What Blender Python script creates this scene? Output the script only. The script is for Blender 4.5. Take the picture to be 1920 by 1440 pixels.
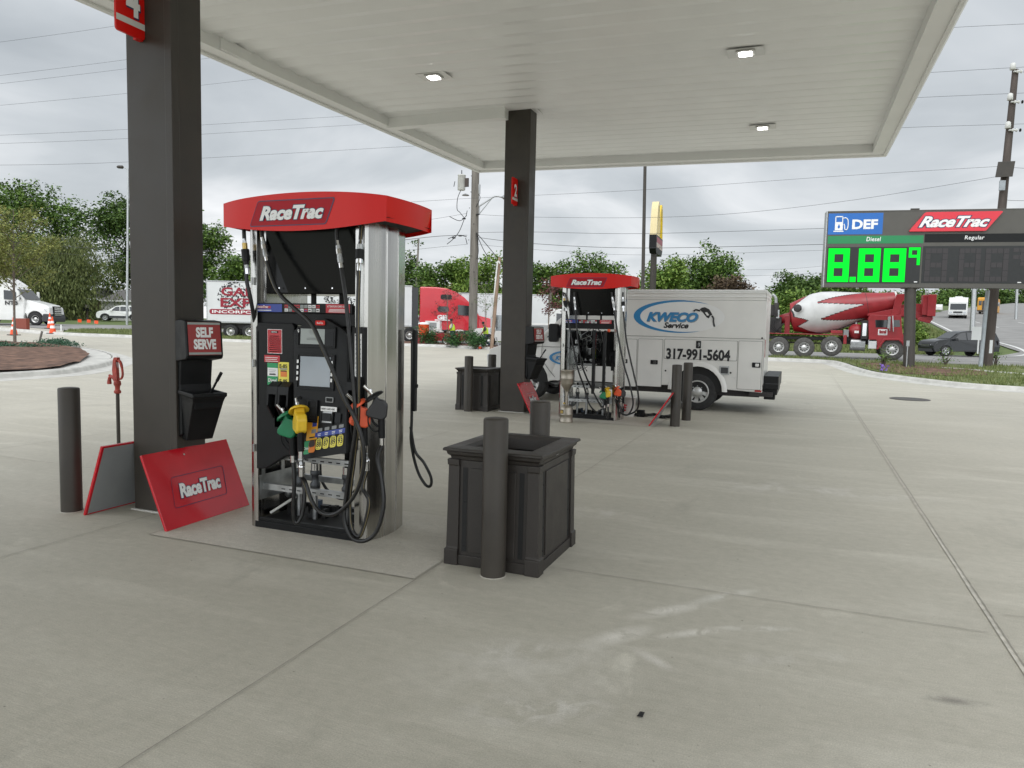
import bpy, bmesh, math, random
import numpy as np
from mathutils import Vector, Matrix, noise
from mathutils.geometry import delaunay_2d_cdt
random.seed(7); RNG = np.random.default_rng(7)
for o in list(bpy.data.objects): bpy.data.objects.remove(o)
S = bpy.context.scene; C = S.collection
rad = math.radians
# ------------------------------------------------ camera
F_PX = 1372.0; H_EYE = 1.68
_d = np.array([-380., 17000., 1372.]); _d /= np.linalg.norm(_d)
_A = np.array([547., 0., F_PX]); _A[1] = -(_A[0]*_d[0]+_A[2]*_d[2])/_d[1]; _A /= np.linalg.norm(_A)
_B = np.cross(_d, _A); _B = _B if _B[0] > 0 else -_B
RW = np.stack([_B, _A, -_d])            # rows: world X, Y, Z in camera axes (right, down, forward)
cam = bpy.data.cameras.new('camera'); camo = bpy.data.objects.new('camera', cam); C.objects.link(camo)
cx, cy, cz = RW@np.array([1., 0, 0]), RW@np.array([0, -1., 0]), RW@np.array([0, 0, -1.])
camo.matrix_world = Matrix(((cx[0], cy[0], cz[0], 0), (cx[1], cy[1], cz[1], 0), (cx[2], cy[2], cz[2], H_EYE), (0, 0, 0, 1)))
cam.sensor_width = 36; cam.lens = 36*F_PX/1920; cam.clip_end = 3000; cam.clip_start = 0.05
S.camera = camo
# ------------------------------------------------ light
S.view_settings.view_transform = 'Standard'; S.view_settings.look = 'None'
S.view_settings.exposure = 0.26; S.view_settings.gamma = 1.0
SUN_EL, SUN_ROT = rad(58), rad(165)
w = bpy.data.worlds.new('World'); S.world = w; w.use_nodes = True
nt = w.node_tree; N = nt.nodes; L = nt.links; N.clear()
def nd(t, **k):
    n = N.new(t)
    for a, b in k.items(): setattr(n, a, b)
    return n
out = nd('ShaderNodeOutputWorld'); bg = nd('ShaderNodeBackground'); bg.inputs['Strength'].default_value = 0.1
L.new(bg.outputs[0], out.inputs[0])
sky = nd('ShaderNodeTexSky', sky_type='NISHITA'); sky.sun_disc = False; sky.sun_elevation = SUN_EL; sky.sun_rotation = SUN_ROT
sky.dust_density = 3; sky.air_density = 1.2
tc = nd('ShaderNodeTexCoord'); sep = nd('ShaderNodeSeparateXYZ'); L.new(tc.outputs['Generated'], sep.inputs[0])
def m_(op, a, b=None, c=None):
    n = nd('ShaderNodeMath', operation=op)
    for i, v in enumerate((a, b, c)):
        if v is None: continue
        if isinstance(v, (int, float)): n.inputs[i].default_value = v
        else: L.new(v, n.inputs[i])
    return n.outputs[0]
zc = m_('MAXIMUM', sep.outputs['Z'], 0.0)
den = m_('ADD', zc, 0.16)
cmb = nd('ShaderNodeCombineXYZ')
L.new(m_('DIVIDE', sep.outputs['X'], den), cmb.inputs[0]); L.new(m_('DIVIDE', sep.outputs['Y'], den), cmb.inputs[1]); cmb.inputs[2].default_value = 3.1
n1 = nd('ShaderNodeTexNoise'); n1.inputs['Scale'].default_value = 0.75; n1.inputs['Detail'].default_value = 6; n1.inputs['Roughness'].default_value = 0.52
n1.inputs['Distortion'].default_value = 0.5
L.new(cmb.outputs[0], n1.inputs['Vector'])
cr = nd('ShaderNodeValToRGB'); L.new(n1.outputs['Fac'], cr.inputs[0])
e = cr.color_ramp.elements
e[0].position = 0.30; e[0].color = (0.43, 0.465, 0.495, 1); e[1].position = 0.68; e[1].color = (0.92, 0.93, 0.95, 1)
x = e.new(0.46); x.color = (0.57, 0.605, 0.635, 1)
x = e.new(0.56); x.color = (0.73, 0.755, 0.78, 1)
sc = nd('ShaderNodeVectorMath', operation='SCALE'); L.new(cr.outputs[0], sc.inputs[0])
# overcast sky: brighter overhead than at the horizon, thin bright band low down
hz = nd('ShaderNodeMapRange'); L.new(zc, hz.inputs[0]); hz.inputs[1].default_value = 0.0; hz.inputs[2].default_value = 0.12; hz.inputs[3].default_value = 2.0; hz.inputs[4].default_value = 0.0
zen = nd('ShaderNodeMapRange'); L.new(zc, zen.inputs[0]); zen.inputs[1].default_value = 0.3; zen.inputs[2].default_value = 1.0; zen.inputs[3].default_value = 9.3; zen.inputs[4].default_value = 11.5
# the sun stands behind the cloud at the photographer's back: that half of the sky is brighter
bk = nd('ShaderNodeMapRange', interpolation_type='SMOOTHSTEP'); L.new(m_('MULTIPLY', sep.outputs['Y'], -1.0), bk.inputs[0]); bk.inputs[1].default_value = -.35; bk.inputs[2].default_value = .75; bk.inputs[3].default_value = 1.0; bk.inputs[4].default_value = 2.5
L.new(m_('MULTIPLY', m_('ADD', zen.outputs[0], hz.outputs[0]), bk.outputs[0]), sc.inputs['Scale'])
mx = nd('ShaderNodeMix', data_type='RGBA'); mx.inputs[0].default_value = 0.93
L.new(sky.outputs[0], mx.inputs[6]); L.new(sc.outputs[0], mx.inputs[7]); L.new(mx.outputs[2], bg.inputs[0])
sl = bpy.data.lights.new('sun', 'SUN'); sl.energy = 0.5; sl.angle = rad(25); sl.color = (1, 0.975, 0.94)
so = bpy.data.objects.new('sun', sl); C.objects.link(so)
so.rotation_euler = Vector((math.sin(SUN_ROT)*math.cos(SUN_EL), math.cos(SUN_ROT)*math.cos(SUN_EL), math.sin(SUN_EL))).to_track_quat('Z', 'Y').to_euler()

# ------------------------------------------------ measuring helpers (photo pixel -> point in the place)
def ray(px, py): return RW@np.array([px-960., py-720., F_PX])
def AY(px, py, Y):
    r = ray(px, py); t = Y/r[1]; return Vector((r[0]*t, Y, r[2]*t+H_EYE))
def AX(px, py, X):
    r = ray(px, py); t = X/r[0]; return Vector((X, r[1]*t, r[2]*t+H_EYE))
def DP(px, py, depth):
    r = ray(px, py)*(depth/F_PX); return Vector((r[0], r[1], r[2]+H_EYE))
def ss(v, a, b):
    t = min(1, max(0, (v-a)/(b-a))); return t*t*(3-2*t)
def terr(x, y):
    z = .22*ss(y, 32, 44)
    z += .6*ss(-x, 28, 58)*ss(y, 24, 36) + .35*ss(-x, 45, 75)*ss(y, 45, 62)
    if y > 58: z += (y-58-4*(1-math.exp(-(y-58)/4)))*.058*ss(x, -18, 6)
    return z
def TG(px, py):
    r = ray(px, py); t = 0; st = 0.3/np.linalg.norm(r)
    while t < 400*st/0.3:
        t += st; p = r*t
        if p[2]+H_EYE < terr(p[0], p[1]): break
    return Vector((p[0], p[1], terr(p[0], p[1])))
def PX(p):
    c = RW.T@np.array([p[0], p[1], p[2]-H_EYE]); return 960+F_PX*c[0]/c[2], 720+F_PX*c[1]/c[2]

# ------------------------------------------------ materials
MATS = {}
def mat(name, col, rough=.5, metal=0, var=0, ns=4, bump=0, bs=30, spec=.5, emit=None, es=0, stretch=None, coat=0, alpha=1, trans=0, col2=None, detail=4, rvar=0, isl=0):
    if name in MATS: return MATS[name]
    m = bpy.data.materials.new(name); m.use_nodes = True; t = m.node_tree; n = t.nodes; l = t.links
    b = n['Principled BSDF']; b.inputs['Roughness'].default_value = rough; b.inputs['Metallic'].default_value = metal
    b.inputs['Specular IOR Level'].default_value = spec; b.inputs['Base Color'].default_value = (*col, 1)
    if coat: b.inputs['Coat Weight'].default_value = coat; b.inputs['Coat Roughness'].default_value = .06
    if trans: b.inputs['Transmission Weight'].default_value = trans
    if emit: b.inputs['Emission Color'].default_value = (*emit, 1); b.inputs['Emission Strength'].default_value = es
    if var or bump or rvar or isl:
        tc = n.new('ShaderNodeTexCoord'); mp = n.new('ShaderNodeMapping'); l.new(tc.outputs['Object'], mp.inputs[0])
        if stretch: mp.inputs['Scale'].default_value = stretch
        no = n.new('ShaderNodeTexNoise'); no.inputs['Scale'].default_value = ns; no.inputs['Detail'].default_value = detail; l.new(mp.outputs[0], no.inputs['Vector'])
        if var or isl:
            ra = n.new('ShaderNodeValToRGB'); c2 = col2 or tuple(min(1, c*(1+var)) for c in col); c1 = tuple(c*(1-var) for c in col) if not col2 else col
            ra.color_ramp.elements[0].position = .3; ra.color_ramp.elements[1].position = .7
            ra.color_ramp.elements[0].color = (*c1, 1); ra.color_ramp.elements[1].color = (*c2, 1)
            if isl:
                g = n.new('ShaderNodeNewGeometry'); mm = n.new('ShaderNodeMix'); mm.data_type = 'FLOAT'; mm.inputs[0].default_value = isl
                l.new(no.outputs['Fac'], mm.inputs[2]); l.new(g.outputs['Random Per Island'], mm.inputs[3]); l.new(mm.outputs[0], ra.inputs[0])
            else: l.new(no.outputs['Fac'], ra.inputs[0])
            l.new(ra.outputs[0], b.inputs['Base Color'])
        if rvar:
            mr = n.new('ShaderNodeMapRange'); mr.inputs[1].default_value = .3; mr.inputs[2].default_value = .7
            mr.inputs[3].default_value = rough-rvar; mr.inputs[4].default_value = rough+rvar; l.new(no.outputs['Fac'], mr.inputs[0]); l.new(mr.outputs[0], b.inputs['Roughness'])
        if bump:
            n2 = n.new('ShaderNodeTexNoise'); n2.inputs['Scale'].default_value = bs; n2.inputs['Detail'].default_value = 5; l.new(mp.outputs[0], n2.inputs['Vector'])
            bp = n.new('ShaderNodeBump'); bp.inputs['Strength'].default_value = bump; bp.inputs['Distance'].default_value = .02
            l.new(n2.outputs['Fac'], bp.inputs['Height']); l.new(bp.outputs[0], b.inputs['Normal'])
    MATS[name] = m; return m
STEEL = mat('brushed_steel', (.50, .49, .47), .22, 1, var=.22, ns=9, bump=.03, bs=120, stretch=(1, 1, .04), rvar=.08)  # vertical tone streaks put reflection bands into the steel's colour
GALV = mat('galvanised_steel', (.42, .43, .43), .42, 1, var=.2, ns=14, rvar=.1)
CHROME = mat('chrome', (.75, .75, .76), .12, 1)
BLKP = mat('black_plastic', (.0085, .009, .0095), .42, spec=.24, var=.15, ns=9, bump=.05, bs=200, rvar=.08)
BLKG = mat('black_gloss', (.005, .0055, .0055), .16, spec=.2)
RUB = mat('hose_rubber', (.010, .010, .010), .38, var=.2, ns=20, rvar=.1)
TYRE = mat('tyre_rubber', (.022, .022, .022), .82, var=.35, ns=12, bump=.2, bs=40)
TYREG = mat('dusty_tyre', (.085, .082, .076), .9, var=.3, ns=9, bump=.3, bs=30)
REDG = mat('red_gloss', (.64, .010, .006), .3, var=.04, ns=3, coat=.04, spec=.25)
REDD = mat('red_sticker', (.50, .03, .04), .35)
REDP = mat('red_panel', (.52, .010, .020), .16, var=.12, ns=3, coat=.12, rvar=.03)
NAVY = mat('navy_ink', (.02, .025, .08), .35)
WHT = mat('white_ink', (.80, .80, .79), .4)
WPNT = mat('white_paint', (.72, .72, .70), .28, var=.04, ns=2, coat=.3)
VANW = mat('van_white', (.66, .65, .62), .33, var=.05, ns=2.2, coat=.2, rvar=.06)
GREYP = mat('grey_panel_back', (.26, .27, .27), .55, var=.08, ns=3)
BRONZE = mat('bronze_paint', (.045, .039, .032), .45, spec=.35, var=.16, ns=3.5, rvar=.07, bump=.03, bs=70)
PLANT = mat('brown_plastic', (.027, .0225, .019), .5, var=.12, ns=5, bump=.08, bs=60, rvar=.08)
GLASS = mat('dark_glass', (.02, .024, .026), .06, spec=.8)
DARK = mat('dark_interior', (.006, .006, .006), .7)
GRN = mat('green_plastic', (.008, .17, .07), .38, var=.08, ns=12)
YEL = mat('yellow_plastic', (.76, .50, .03), .38, var=.08, ns=12)
ORG = mat('orange_plastic', (.75, .10, .03), .4, var=.08, ns=12)
SYEL = mat('yellow_sticker', (.80, .70, .10), .4); SGRN = mat('green_sticker', (.02, .30, .11), .4); SORG = mat('orange_sticker', (.75, .22, .04), .4)
SBLU = mat('blue_sticker', (.03, .06, .32), .4); BLKI = mat('black_ink', (.012, .012, .014), .45)
LCD = mat('lcd_grey', (.30, .33, .31), .2); SCRN = mat('screen_grey', (.20, .24, .27), .08, spec=.8, var=.12, ns=2)
BRASS = mat('brass', (.5, .36, .13), .35, 1); STRP = mat('hose_stripe_ink', (.20, .16, .07), .55)

# ------------------------------------------------ mesh building
class MB:
    def __init__(s): s.v = []; s.f = []; s.m = []; s.sm = []; s.mats = []
    def mi(s, m):
        if m not in s.mats: s.mats.append(m)
        return s.mats.index(m)
    def add(s, vs, fs, m, smooth=False):
        b = len(s.v); k = s.mi(m); s.v += [tuple(v) for v in vs]
        for f in fs: s.f.append(tuple(b+i for i in f)); s.m.append(k); s.sm.append(smooth)
        return s
    def box(s, x0, x1, y0, y1, z0, z1, m, M=None, taper=None):
        vs = [Vector((x, y, z)) for z in (z0, z1) for y in (y0, y1) for x in (x0, x1)]
        if M: vs = [M@v for v in vs]
        return s.add(vs, [(0, 2, 3, 1), (4, 5, 7, 6), (0, 1, 5, 4), (2, 6, 7, 3), (0, 4, 6, 2), (1, 3, 7, 5)], m)
    def prism(s, pts, axis, a0, a1, m, smooth=False, cap=True):
        # pts: 2D outline; axis 'x': pts=(y,z); 'y': (x,z); 'z': (x,y)
        def P(p, a): return {'x': (a, p[0], p[1]), 'y': (p[0], a, p[1]), 'z': (p[0], p[1], a)}[axis]
        n = len(pts); vs = [P(p, a0) for p in pts]+[P(p, a1) for p in pts]
        s.add(vs, [(i, (i+1) % n, n+(i+1) % n, n+i) for i in range(n)], m, smooth)
        if cap: s.add([P(p, a0) for p in pts], [tuple(range(n))[::-1]], m); s.add([P(p, a1) for p in pts], [tuple(range(n))], m)
        return s
    def rings(s, R, m, smooth=True, cap=(1, 1), closed=True):
        n = len(R[0]); vs = [p for r in R for p in r]; fs = []
        for i in range(len(R)-1):
            for j in range(n if closed else n-1): fs.append((i*n+j, i*n+(j+1) % n, (i+1)*n+(j+1) % n, (i+1)*n+j))
        s.add(vs, fs, m, smooth)
        if cap[0]: s.add(R[0], [tuple(range(n))[::-1]], m)
        if cap[1]: s.add(R[-1], [tuple(range(n))], m)
        return s
    def cyl(s, p0, p1, r0, r1=None, n=16, m=None, smooth=True, cap=(1, 1)):
        p0, p1 = Vector(p0), Vector(p1); r1 = r0 if r1 is None else r1; d = (p1-p0).normalized()
        u = d.orthogonal().normalized(); v = d.cross(u)
        R = [[p+(u*math.cos(2*math.pi*k/n)+v*math.sin(2*math.pi*k/n))*r for k in range(n)] for p, r in ((p0, r0), (p1, r1))]
        return s.rings(R, m, smooth, cap)
    def lathe(s, prof, base, d=(0, 0, 1), n=20, m=None, smooth=True, cap=(1, 1)):
        base = Vector(base); d = Vector(d).normalized(); u = d.orthogonal().normalized(); v = d.cross(u)
        R = [[base+d*h+(u*math.cos(2*math.pi*k/n)+v*math.sin(2*math.pi*k/n))*max(r, 1e-4) for k in range(n)] for r, h in prof]
        return s.rings(R, m, smooth, cap)
    def tube(s, pts, r, n=10, m=None, sub=6, cap=(1, 1)):
        P = catmull([Vector(p) for p in pts], sub) if sub > 1 else [Vector(p) for p in pts]
        if not hasattr(r, '__len__'): rr = [r]*len(P)
        else: rr = [r[min(len(r)-1, int(i/max(1, len(P)-1)*(len(r)-1)+.5))] for i in range(len(P))]
        R = []; t = (P[1]-P[0]).normalized(); u = t.orthogonal().normalized()
        for i, p in enumerate(P):
            t = (P[min(i+1, len(P)-1)]-P[max(i-1, 0)]).normalized(); u = (u-t*u.dot(t)).normalized(); v = t.cross(u)
            R.append([p+(u*math.cos(2*math.pi*k/n)+v*math.sin(2*math.pi*k/n))*rr[i] for k in range(n)])
        return s.rings(R, m, True, cap)
    def ball(s, c, r, m, n=12, sc=(1, 1, 1)):
        c = Vector(c); R = []
        for i in range(1, n):
            a = math.pi*i/n; R.append([c+Vector((math.sin(a)*math.cos(2*math.pi*k/(2*n))*sc[0], math.sin(a)*math.sin(2*math.pi*k/(2*n))*sc[1], -math.cos(a)*sc[2]))*r for k in range(2*n)])
        return s.rings(R, m)
    def quad(s, a, b, c, d, m): return s.add([a, b, c, d], [(0, 1, 2, 3)], m)
    def rect(s, O, u, v, w, h, m):   # flat rectangle from lower-left O along unit u, v
        O, u, v = Vector(O), Vector(u), Vector(v); return s.quad(O, O+u*w, O+u*w+v*h, O+v*h, m)
    def build(s, name, parent=None, bevel=0, M=None, seg=2, label=None, sub=0, **kw):
        me = bpy.data.meshes.new(name); vs = s.v if M is None else [M@Vector(v) for v in s.v]
        me.from_pydata([tuple(v) for v in vs], [], s.f); me.polygons.foreach_set('material_index', s.m); me.polygons.foreach_set('use_smooth', s.sm)
        for m in s.mats: me.materials.append(m)
        me.validate(); me.update()
        if bevel or sub:
            bm = bmesh.new(); bm.from_mesh(me); bmesh.ops.remove_doubles(bm, verts=bm.verts, dist=1e-5); bm.to_mesh(me); bm.free()
        o = bpy.data.objects.new(name, me); C.objects.link(o)
        if parent: o.parent = parent
        if label: o['label'] = label
        if sub:
            md = o.modifiers.new('s', 'SUBSURF'); md.levels = md.render_levels = sub
        if bevel:
            md = o.modifiers.new('b', 'BEVEL'); md.width = bevel; md.segments = seg; md.limit_method = 'ANGLE'; md.angle_limit = rad(35); md.harden_normals = False
        for k, v in kw.items(): o[k] = v
        return o
def catmull(P, k):
    out = []; n = len(P)
    for i in range(n-1):
        a, b, c, d = P[max(i-1, 0)], P[i], P[i+1], P[min(i+2, n-1)]
        for j in range(k):
            t = j/k; out.append(.5*((2*b)+(c-a)*t+(2*a-5*b+4*c-d)*t*t+(3*b-a-3*c+d)*t**3))
    out.append(P[-1]); return out
def thing(name, label, cat, loc=(0, 0, 0), rz=0, group=None):
    o = bpy.data.objects.new(name, None); C.objects.link(o); o.empty_display_size = .2
    o.location = loc; o.rotation_euler = (0, 0, rz); return tag(o, label, cat, group)
def tag(o, label, cat, group=None):
    o['label'] = label; o['category'] = cat
    if group: o['group'] = group
    return o
def struct(mb, name, **k): return mb.build(name, kind='structure', **k)
def dup(root, loc, label, rz=None):
    r = root.copy(); C.objects.link(r); r.location = loc; r['label'] = label
    if rz is not None: r.rotation_euler = (0, 0, rz)
    for ch in root.children:
        c = ch.copy(); C.objects.link(c); c.parent = r
        for g in ch.children:
            d = g.copy(); C.objects.link(d); d.parent = c
    return r
# ------------------------------------------------ lettering (built-in vector font turned into mesh)
_TX = {}
def text_geo(s, shear=0, bold=0, space=1):
    k = (s, shear, bold, space)
    if k not in _TX:
        cu = bpy.data.curves.new('t', 'FONT'); cu.body = s; cu.shear = shear; cu.offset = bold; cu.space_character = space; cu.resolution_u = 3
        o = bpy.data.objects.new('t', cu); C.objects.link(o); bpy.context.view_layer.update()
        me = bpy.data.meshes.new_from_object(o.evaluated_get(bpy.context.evaluated_depsgraph_get()))
        V = np.array([v.co[:2] for v in me.vertices]) if len(me.vertices) else np.zeros((1, 2)); Fc = [tuple(p.vertices) for p in me.polygons]
        bpy.data.objects.remove(o); bpy.data.curves.remove(cu); bpy.data.meshes.remove(me); _TX[k] = (V, Fc)
    return _TX[k]
def put_text(mb, s, O, u, v, w, h, m, shear=0, bold=0, fit=None, space=1, warp=None, grow=0):
    """fit text into box with lower-left O, width w along u, height h along v"""
    V, Fc = text_geo(s, shear, bold, space); V0, _ = text_geo(s, shear, 0 if fit is None else fit, space)
    a, b = V0.min(0), V0.max(0); O, u, v = Vector(O), Vector(u), Vector(v)
    sx, sy = w/(b[0]-a[0]), h/(b[1]-a[1])
    pts = [O+u*((p[0]-a[0])*sx)+v*((p[1]-a[1])*sy) for p in V]
    if warp: pts = [warp(p) for p in pts]
    mb.add(pts, Fc, m)
def rrect(x0, x1, z0, z1, r, sk=0, n=5):
    P = []
    for cx_, cz_, a0 in ((x1-r, z1-r, 0), (x0+r, z1-r, 90), (x0+r, z0+r, 180), (x1-r, z0+r, 270)):
        for i in range(n+1):
            a = rad(a0+90*i/n); z = cz_+r*math.sin(a); P.append((cx_+r*math.cos(a)+sk*(z-z0), z))
    return P
def face2d(mb, P, O, u, v, m, warp=None):
    O, u, v = Vector(O), Vector(u), Vector(v); pts = [O+u*a+v*b for a, b in P]
    if warp: pts = [warp(p) for p in pts]
    mb.add(pts, [tuple(range(len(pts)))], m)
def frame2d(mb, P, Q, O, u, v, m, warp=None):
    O, u, v = Vector(O), Vector(u), Vector(v); n = len(P); pts = [O+u*a+v*b for a, b in P+Q]
    if warp: pts = [warp(p) for p in pts]
    mb.add(pts, [(i, (i+1) % n, n+(i+1) % n, n+i) for i in range(n)], m)
def logo(mb, O, u, v, n, w, h, e=.002, warp=None, fill=None, rim=NAVY, tw=.70, th=.50, rimw=.02):
    """slanted badge with the shop's name in outlined italic letters; n = outward normal, O = lower-left"""
    O, u, v, n = map(Vector, (O, u, v, n)); sk = .28; W = w-sk*h; r = .10*h
    if fill: face2d(mb, rrect(0, W, 0, h, r, sk), O+n*e, u, v, fill, warp)
    if rim:
        t = rimw*w*.6; frame2d(mb, rrect(0, W, 0, h, r, sk), rrect(t, W-t, t, h-t, r*.8, sk), O+n*(2*e), u, v, rim, warp)
    O2 = O+u*(w*(1-tw)/2)+v*(h*(1-th)/2)
    put_text(mb, 'RaceTrac', O2+n*(3*e), u, v, w*tw, h*th, NAVY, .32, .085, fit=.03, space=.95, warp=warp)
    put_text(mb, 'RaceTrac', O2+n*(4*e), u, v, w*tw, h*th, WHT, .32, .045, fit=.03, space=.95, warp=warp)
X_, Y_, Z_ = Vector((1, 0, 0)), Vector((0, 1, 0)), Vector((0, 0, 1))
# ================================================ THE SETTING
def concrete(name, c1, c2, c3):
    m = bpy.data.materials.new(name); m.use_nodes = True; n = m.node_tree.nodes; l = m.node_tree.links; b = n['Principled BSDF']
    tc = n.new('ShaderNodeTexCoord')
    def noi(scale, sc=(1, 1, 1), det=5, rough=.55, dist=0):
        mp = n.new('ShaderNodeMapping'); mp.inputs['Scale'].default_value = sc; l.new(tc.outputs['Object'], mp.inputs[0])
        x = n.new('ShaderNodeTexNoise'); x.inputs['Scale'].default_value = scale; x.inputs['Detail'].default_value = det; x.inputs['Roughness'].default_value = rough; x.inputs['Distortion'].default_value = dist
        l.new(mp.outputs[0], x.inputs['Vector']); return x.outputs['Fac']
    def ramp(f, a, b_, ca=(0, 0, 0, 1), cb=(1, 1, 1, 1)):
        r = n.new('ShaderNodeValToRGB'); r.color_ramp.elements[0].position = a; r.color_ramp.elements[1].position = b_; r.color_ramp.elements[0].color = ca; r.color_ramp.elements[1].color = cb
        l.new(f, r.inputs[0]); return r.outputs[0]
    def mix(f, a, b_, mode='MIX'):
        x = n.new('ShaderNodeMix'); x.data_type = 'RGBA'; x.blend_type = mode
        if isinstance(f, float): x.inputs[0].default_value = f
        else: l.new(f, x.inputs[0])
        for i, v in ((6, a), (7, b_)):
            if isinstance(v, tuple): x.inputs[i].default_value = (*v, 1)
            else: l.new(v, x.inputs[i])
        return x.outputs[2]
    base = mix(ramp(noi(.35, det=4), .35, .65), c1, c2)                       # broad cloudy tone
    base = mix(ramp(noi(1.6, (.28, 1.6, 1), det=6, dist=.6), .52, .74), base, c3)   # pale dried runs along the broom lines
    base = mix(ramp(noi(.9, det=7, rough=.65, dist=1.2), .63, .74), base, tuple(c*1.10 for c in c3))   # chalky smears
    base = mix(ramp(noi(.55, (1.3, .8, 1), det=8, rough=.7, dist=.8), .60, .80), base, tuple(c*.78 for c in c1))  # grey stains
    fine = ramp(noi(55, (.12, 1, 1), det=3), .3, .7, (.95, .95, .95, 1), (1.04, 1.04, 1.04, 1))
    base = mix(1.0, base, fine, 'MULTIPLY')
    def patch(cx, cy, sx, sy, rot, lo, hi, col, seed):   # a dried-water or tyre mark with its own outline
        nonlocal base
        mp = n.new('ShaderNodeMapping'); mp.vector_type = 'TEXTURE'; mp.inputs['Location'].default_value = (cx, cy, 0); mp.inputs['Rotation'].default_value = (0, 0, rot); mp.inputs['Scale'].default_value = (sx, sy, 1); l.new(tc.outputs['Object'], mp.inputs[0])
        ln = n.new('ShaderNodeVectorMath'); ln.operation = 'LENGTH'; l.new(mp.outputs[0], ln.inputs[0]); fall = ramp(ln.outputs['Value'], .1, 1.0, (1, 1, 1, 1), (0, 0, 0, 1))
        no = ramp(noi(seed, det=9, rough=.72, dist=.9), lo, hi); mu = n.new('ShaderNodeMath'); mu.operation = 'MULTIPLY'; l.new(fall, mu.inputs[0]); l.new(no, mu.inputs[1]); base = mix(mu.outputs[0], base, col)
    W1 = (.66, .63, .565)
    patch(-.86, 3.82, .30, .10, .95, .36, .50, W1, 5.0); patch(-.66, 4.32, .34, .085, .85, .36, .50, W1, 6.0); patch(-.38, 4.70, .32, .07, .85, .40, .52, (.62, .60, .54), 5.0); patch(-.48, 4.05, .34, .055, .70, .38, .50, W1, 6.5); patch(-.15, 4.26, .26, .05, .4, .42, .54, (.62, .60, .54), 6.0)
    patch(-1.2, 3.25, .75, .42, .5, .34, .66, (.575, .55, .485), 3.7); patch(-.62, 3.62, .20, .05, -.6, .38, .5, (.60, .57, .51), 5.5); patch(.05, 3.95, .5, .10, .5, .44, .6, (.55, .525, .465), 4.8); patch(-1.25, 3.42, .50, .20, .45, .42, .58, (.60, .575, .52), 4.1); patch(-1.0, 2.95, .45, .22, .6, .46, .60, (.60, .575, .52), 5.3); patch(.73, 3.78, .17, .05, .2, .38, .5, (.25, .232, .20), 4.4); patch(-2.0, 6.3, 1.2, .3, .2, .45, .62, (.56, .535, .485), 3.3); patch(.1, 8.3, 1.6, .4, .1, .45, .62, (.57, .545, .49), 3.3)
    mot = ramp(noi(14, det=6, rough=.65), .3, .7, (.93, .93, .925, 1), (1.06, 1.06, 1.065, 1)); base = mix(1.0, base, mot, 'MULTIPLY')
    grit = ramp(noi(150, det=3, rough=.7), .28, .72, (.76, .76, .76, 1), (1.20, 1.20, 1.20, 1)); base = mix(1.0, base, grit, 'MULTIPLY')
    spk = ramp(noi(34, det=2, rough=.2), .80, .83); base = mix(spk, base, tuple(c*.55 for c in c1)); spots = ramp(noi(7, det=2, rough=.3),  .90, .92); base = mix(spots, base, tuple(c*.45 for c in c1))
    l.new(base, b.inputs['Base Color'])
    rr = n.new('ShaderNodeMapRange'); rr.inputs[3].default_value = .52; rr.inputs[4].default_value = .85; l.new(noi(.8, det=4), rr.inputs[0]); l.new(rr.outputs[0], b.inputs['Roughness'])
    bp = n.new('ShaderNodeBump'); bp.inputs['Strength'].default_value = .35; bp.inputs['Distance'].default_value = .004
    l.new(noi(120, (.15, 1, 1), det=4), bp.inputs['Height']); l.new(bp.outputs[0], b.inputs['Normal'])
    MATS[name] = m; return m
CONC = concrete('concrete', (.420, .397, .332), (.476, .450, .378), (.527, .501, .427))
PADC = concrete('pad_concrete', (.475, .447, .385), (.515, .487, .422), (.55, .523, .46))
KERBM = mat('kerb_concrete', (.50, .49, .455), .8, var=.16, ns=3, bump=.3, bs=60)
ASPH = mat('asphalt', (.115, .115, .118), .85, var=.2, ns=.6, bump=.2, bs=90, detail=8)
ASPO = mat('old_asphalt', (.24, .235, .225), .85, var=.16, ns=.5, bump=.2, bs=90, detail=8)
LAWN = mat('lawn_ground', (.060, .095, .022), .9, col2=(.115, .155, .040), ns=.8, var=.1, detail=8)
MULCH = mat('bark_mulch', (.035, .017, .011), .95, col2=(.24, .135, .09), ns=3.2, var=.1, bump=.8, bs=40, detail=6)
JOINT = mat('joint_dark', (.31, .29, .25), .9, var=.25, ns=8)
SEAL = mat('joint_sealant', (.50, .472, .41), .7, var=.2, ns=14)
LINEW = mat('line_white', (.62, .62, .60), .6, var=.12, ns=3)
def sheet(poly, dz, m, step=2.0, mb=None, fn=terr):
    poly = [Vector(p[:2]) for p in poly]; n = len(poly)
    P = []
    for i in range(n):
        a, b = poly[i], poly[(i+1) % n]; k = max(1, int((b-a).length/step))
        P += [a+(b-a)*(j/k) for j in range(k)]
    nb = len(P); xs = [p.x for p in P]; ys = [p.y for p in P]
    def inside(x, y):
        c = False
        for i in range(n):
            a, b = poly[i], poly[i-1]
            if (a.y > y) != (b.y > y) and x < (b.x-a.x)*(y-a.y)/(b.y-a.y)+a.x: c = not c
        return c
    x = min(xs)+step*.5
    while x < max(xs):
        y = min(ys)+step*.5
        while y < max(ys):
            if inside(x, y): P.append(Vector((x+random.uniform(-.05, .05), y)))
            y += step
        x += step
    v, e_, f, _, _, _ = delaunay_2d_cdt(P, [], [list(range(nb))], 1, 1e-4)
    mb = mb or MB(); mb.add([(p.x, p.y, fn(p.x, p.y)+dz) for p in v], [tuple(q) for q in f], m); return mb
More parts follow.
